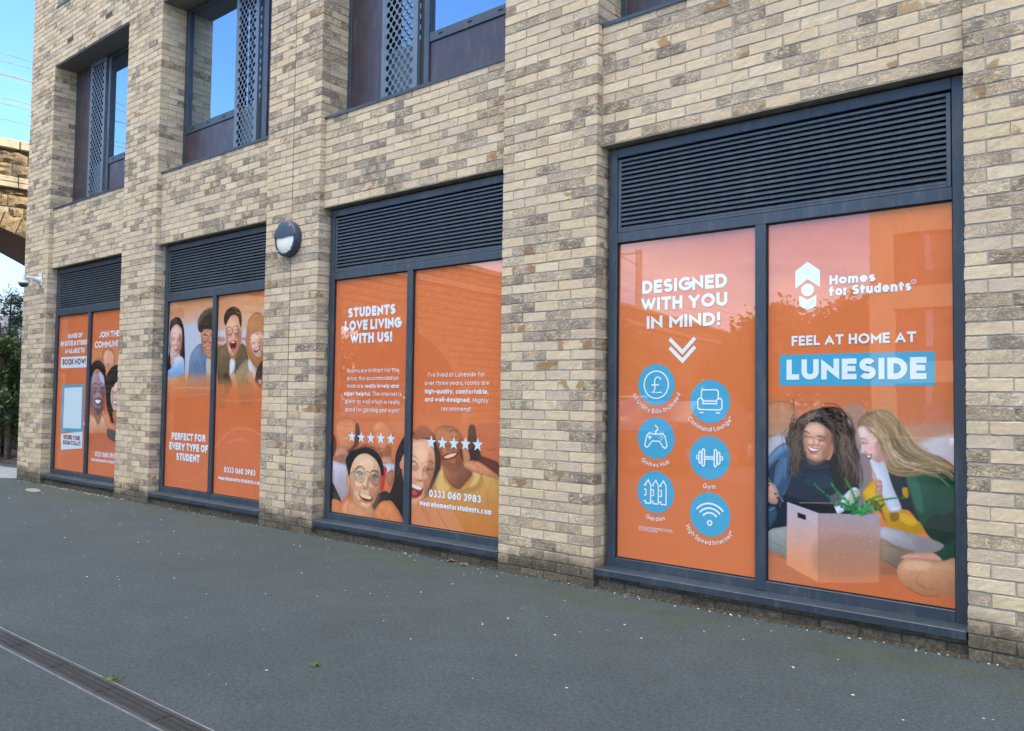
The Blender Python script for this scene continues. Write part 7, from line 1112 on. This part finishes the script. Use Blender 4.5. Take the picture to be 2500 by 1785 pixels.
# seen only in the glass: trees, a second block, parked cars
for i, (x, y, H_, rad, mt, lab) in enumerate(((-9.5, -38, 6.2, 3.2, 'leaf2', 'rounded russet tree across the yard'), (-15, -42, 6.6, 3.6, 'leaf2', 'broad yellowing tree across the yard'), (-20.5, -33, 5.0, 2.8, 'leaf', 'squat green tree at the foot of the viaduct'), (-18, -31, 3.0, 2.0, 'leaf', 'low green bush at the foot of the viaduct'), (-34, -20, 2.9, 2.4, 'leaf', 'green tree beyond the viaduct arches'), (-36, -30, 6.5, 3.6, 'leaf2', 'russet tree beyond the viaduct arches'), (-20.8, -50, 5.4, 3.2, 'leaf', 'green tree by the far end of the viaduct'))):
    tree('broadleaf_tree', x, y, H_, rad, lab, mat=mt, clumps=200, per=46, leaf=.21, seed=30+i, trunks=1, z0=.22, group='trees across the yard')
# pale house beyond the trees
M['render'] = plain('pale_render', (.55, .48, .38), .9, .1, 4); M['slate'] = plain('slate_roof', (.09, .09, .10), .7, .3, 8)
hs = empty('house', (-42.0, 10.6, 0), R(50), 'pale rendered house glimpsed through the trees', 'house')
g = MB(); g.box(-5, 5, -3.5, 3.5, 0, 3.7); g.build('wall', M['render'], hs); g = MB(); g.add([(-5.3, -3.9, 3.6), (5.3, -3.9, 3.6), (5.3, 3.9, 3.6), (-5.3, 3.9, 3.6), (-5.3, 0, 5.2), (5.3, 0, 5.2)], [(0, 1, 5, 4), (3, 4, 5, 2), (0, 4, 3), (1, 2, 5), (0, 3, 2, 1)]); g.build('roof', M['slate'], hs)
for x in (-3, 0, 3): 
    g = MB(); g.box(x-.5, x+.5, -3.53, -3.505, 1.6, 2.9); g.build('window', M['glass'], hs)
# second block opposite
ob = empty('brick_building', (-6.5, -30, 0), 0, 'three storey cream brick block facing the poster windows', 'building')
M['brickop'] = brick_tex('brick_opposite', (.52, .42, .27), (.36, .29, .20), (.34, .32, .28))
g = MB(); xs = [0]; nbay = 6
def ozone(z0, z1, op):
    x = 0
    for i in range(nbay):
        g.box(x, x+.89, -10, 0, z0, z1)
        if not op: g.box(x+.89, x+PITCH, -10, 0, z0, z1)
        x += PITCH
    g.box(x, x+.89, -10, 0, z0, z1)
for z0, z1, op in ((0, .1, 0), (.1, 2.25, 1), (2.25, 3.1, 0), (3.1, 5.25, 1), (5.25, 6.1, 0), (6.1, 8.25, 1), (8.25, 9.3, 0)): ozone(z0, z1, op)
g.build('wall', M['brickop'], ob)
for z in (.1, 3.1, 6.1):
    for i in range(nbay):
        x = .89+i*PITCH; g = MB(); g.box(x+.002, x+2.37, -.32, -.25, z+.001, z+2.149); o = g.build('window', M['maroon'], ob); g = MB(); g.box(x+1.1, x+2.2, -.25, -.24, z+.6, z+2.05); g.build('pane', M['glass'], o)
# parked cars
def car(x, y, rz, col, lab, s_=1.):
    M_ = metal_paint('car_paint', col, .22); ro = empty('parked_car', (x, y, 0), rz, lab, 'car', 'cars parked facing the poster windows')
    prof = [(-2.05, .32), (-2.12, .62), (-2.0, .86), (-1.1, .98), (-.35, 1.42), (.95, 1.46), (1.75, 1.02), (2.05, .92), (2.1, .45), (2.0, .3)]
    def section(p, hw, inset):
        return [(x_, (hw-(inset if z_ > .95 else 0))*1., z_) for x_, z_ in p]
    g = MB(); body = [(-2.02, .30), (-2.12, .60), (-2.02, .80), (-1.15, .94), (1.80, .98), (2.06, .92), (2.12, .5), (2.02, .30)]
    ws = [(-.83, .80), (.0, .88), (.83, .80)]; n = len(body)
    L_ = [(x_*.985, -.86+(.10 if z_ > .9 else (.03 if z_ < .35 else 0)), z_) for x_, z_ in body]; Rr = [(a, -b_, c) for a, b_, c in L_]; Cc = [(x_*1.03, 0, z_+(.03 if z_ > .9 else 0)) for x_, z_ in body]
    g.add(L_+Cc+Rr, [tuple(range(n)), tuple(range(2*n, 3*n))]+[(q*n+i, q*n+(i+1) % n, (q+1)*n+(i+1) % n, (q+1)*n+i) for q in (0, 1) for i in range(n)], 0, False); g.build('body', M_, ro)
    g = MB(); rf = [(-1.12, .93), (-.38, 1.40), (.95, 1.44), (1.72, .97)]; a0, a1 = .76, .60; vs = [(x_, -(a0 if z_ < 1 else a1), z_) for x_, z_ in rf]+[(x_, (a0 if z_ < 1 else a1), z_) for x_, z_ in rf]
    g.add(vs, [(0, 1, 2, 3), (4, 7, 6, 5), (0, 1, 5, 4), (2, 3, 7, 6)]); g.build('windows', M['glass'], ro); g = MB(); g.bbox(-.42, 1.0, -.62, .62, 1.40, 1.475, .03); g.build('roof', M_, ro)
    for (wx, wy) in ((-1.3, -.80), (-1.3, .80), (1.28, -.80), (1.28, .80)):
        MM = Matrix.Translation((wx, wy, .32)) @ Matrix.Rotation(R(90), 4, 'X'); g = MB(); g.lathe([(.18, -.10), (.30, -.11), (.32, -.08), (.32, .08), (.30, .11), (.18, .10)], 24, MM); wl = g.build('wheel', M['gasket'], ro); g = MB(); g.lathe([(0, -.085), (.19, -.09), (.19, .09), (0, .085)], 16, MM); g.build('rim', M['galv'], wl)
    for sy_ in (-1, 1):
        g = MB(); g.bbox(-2.13, -1.95, sy_*.62-.16, sy_*.62+.16, .66, .80, .03); g.build('headlight', M['opal'], ro)
car(-8.2, -13.5, R(-72), (.42, .44, .45), 'pale silver hatchback parked across the yard'); car(.9, -12.0, R(-95), (.34, .022, .016), 'bright red hatchback parked across the yard'); car(-4.6, -9.9, R(-88), (.02, .03, .045), 'dark blue hatchback parked between the other two')
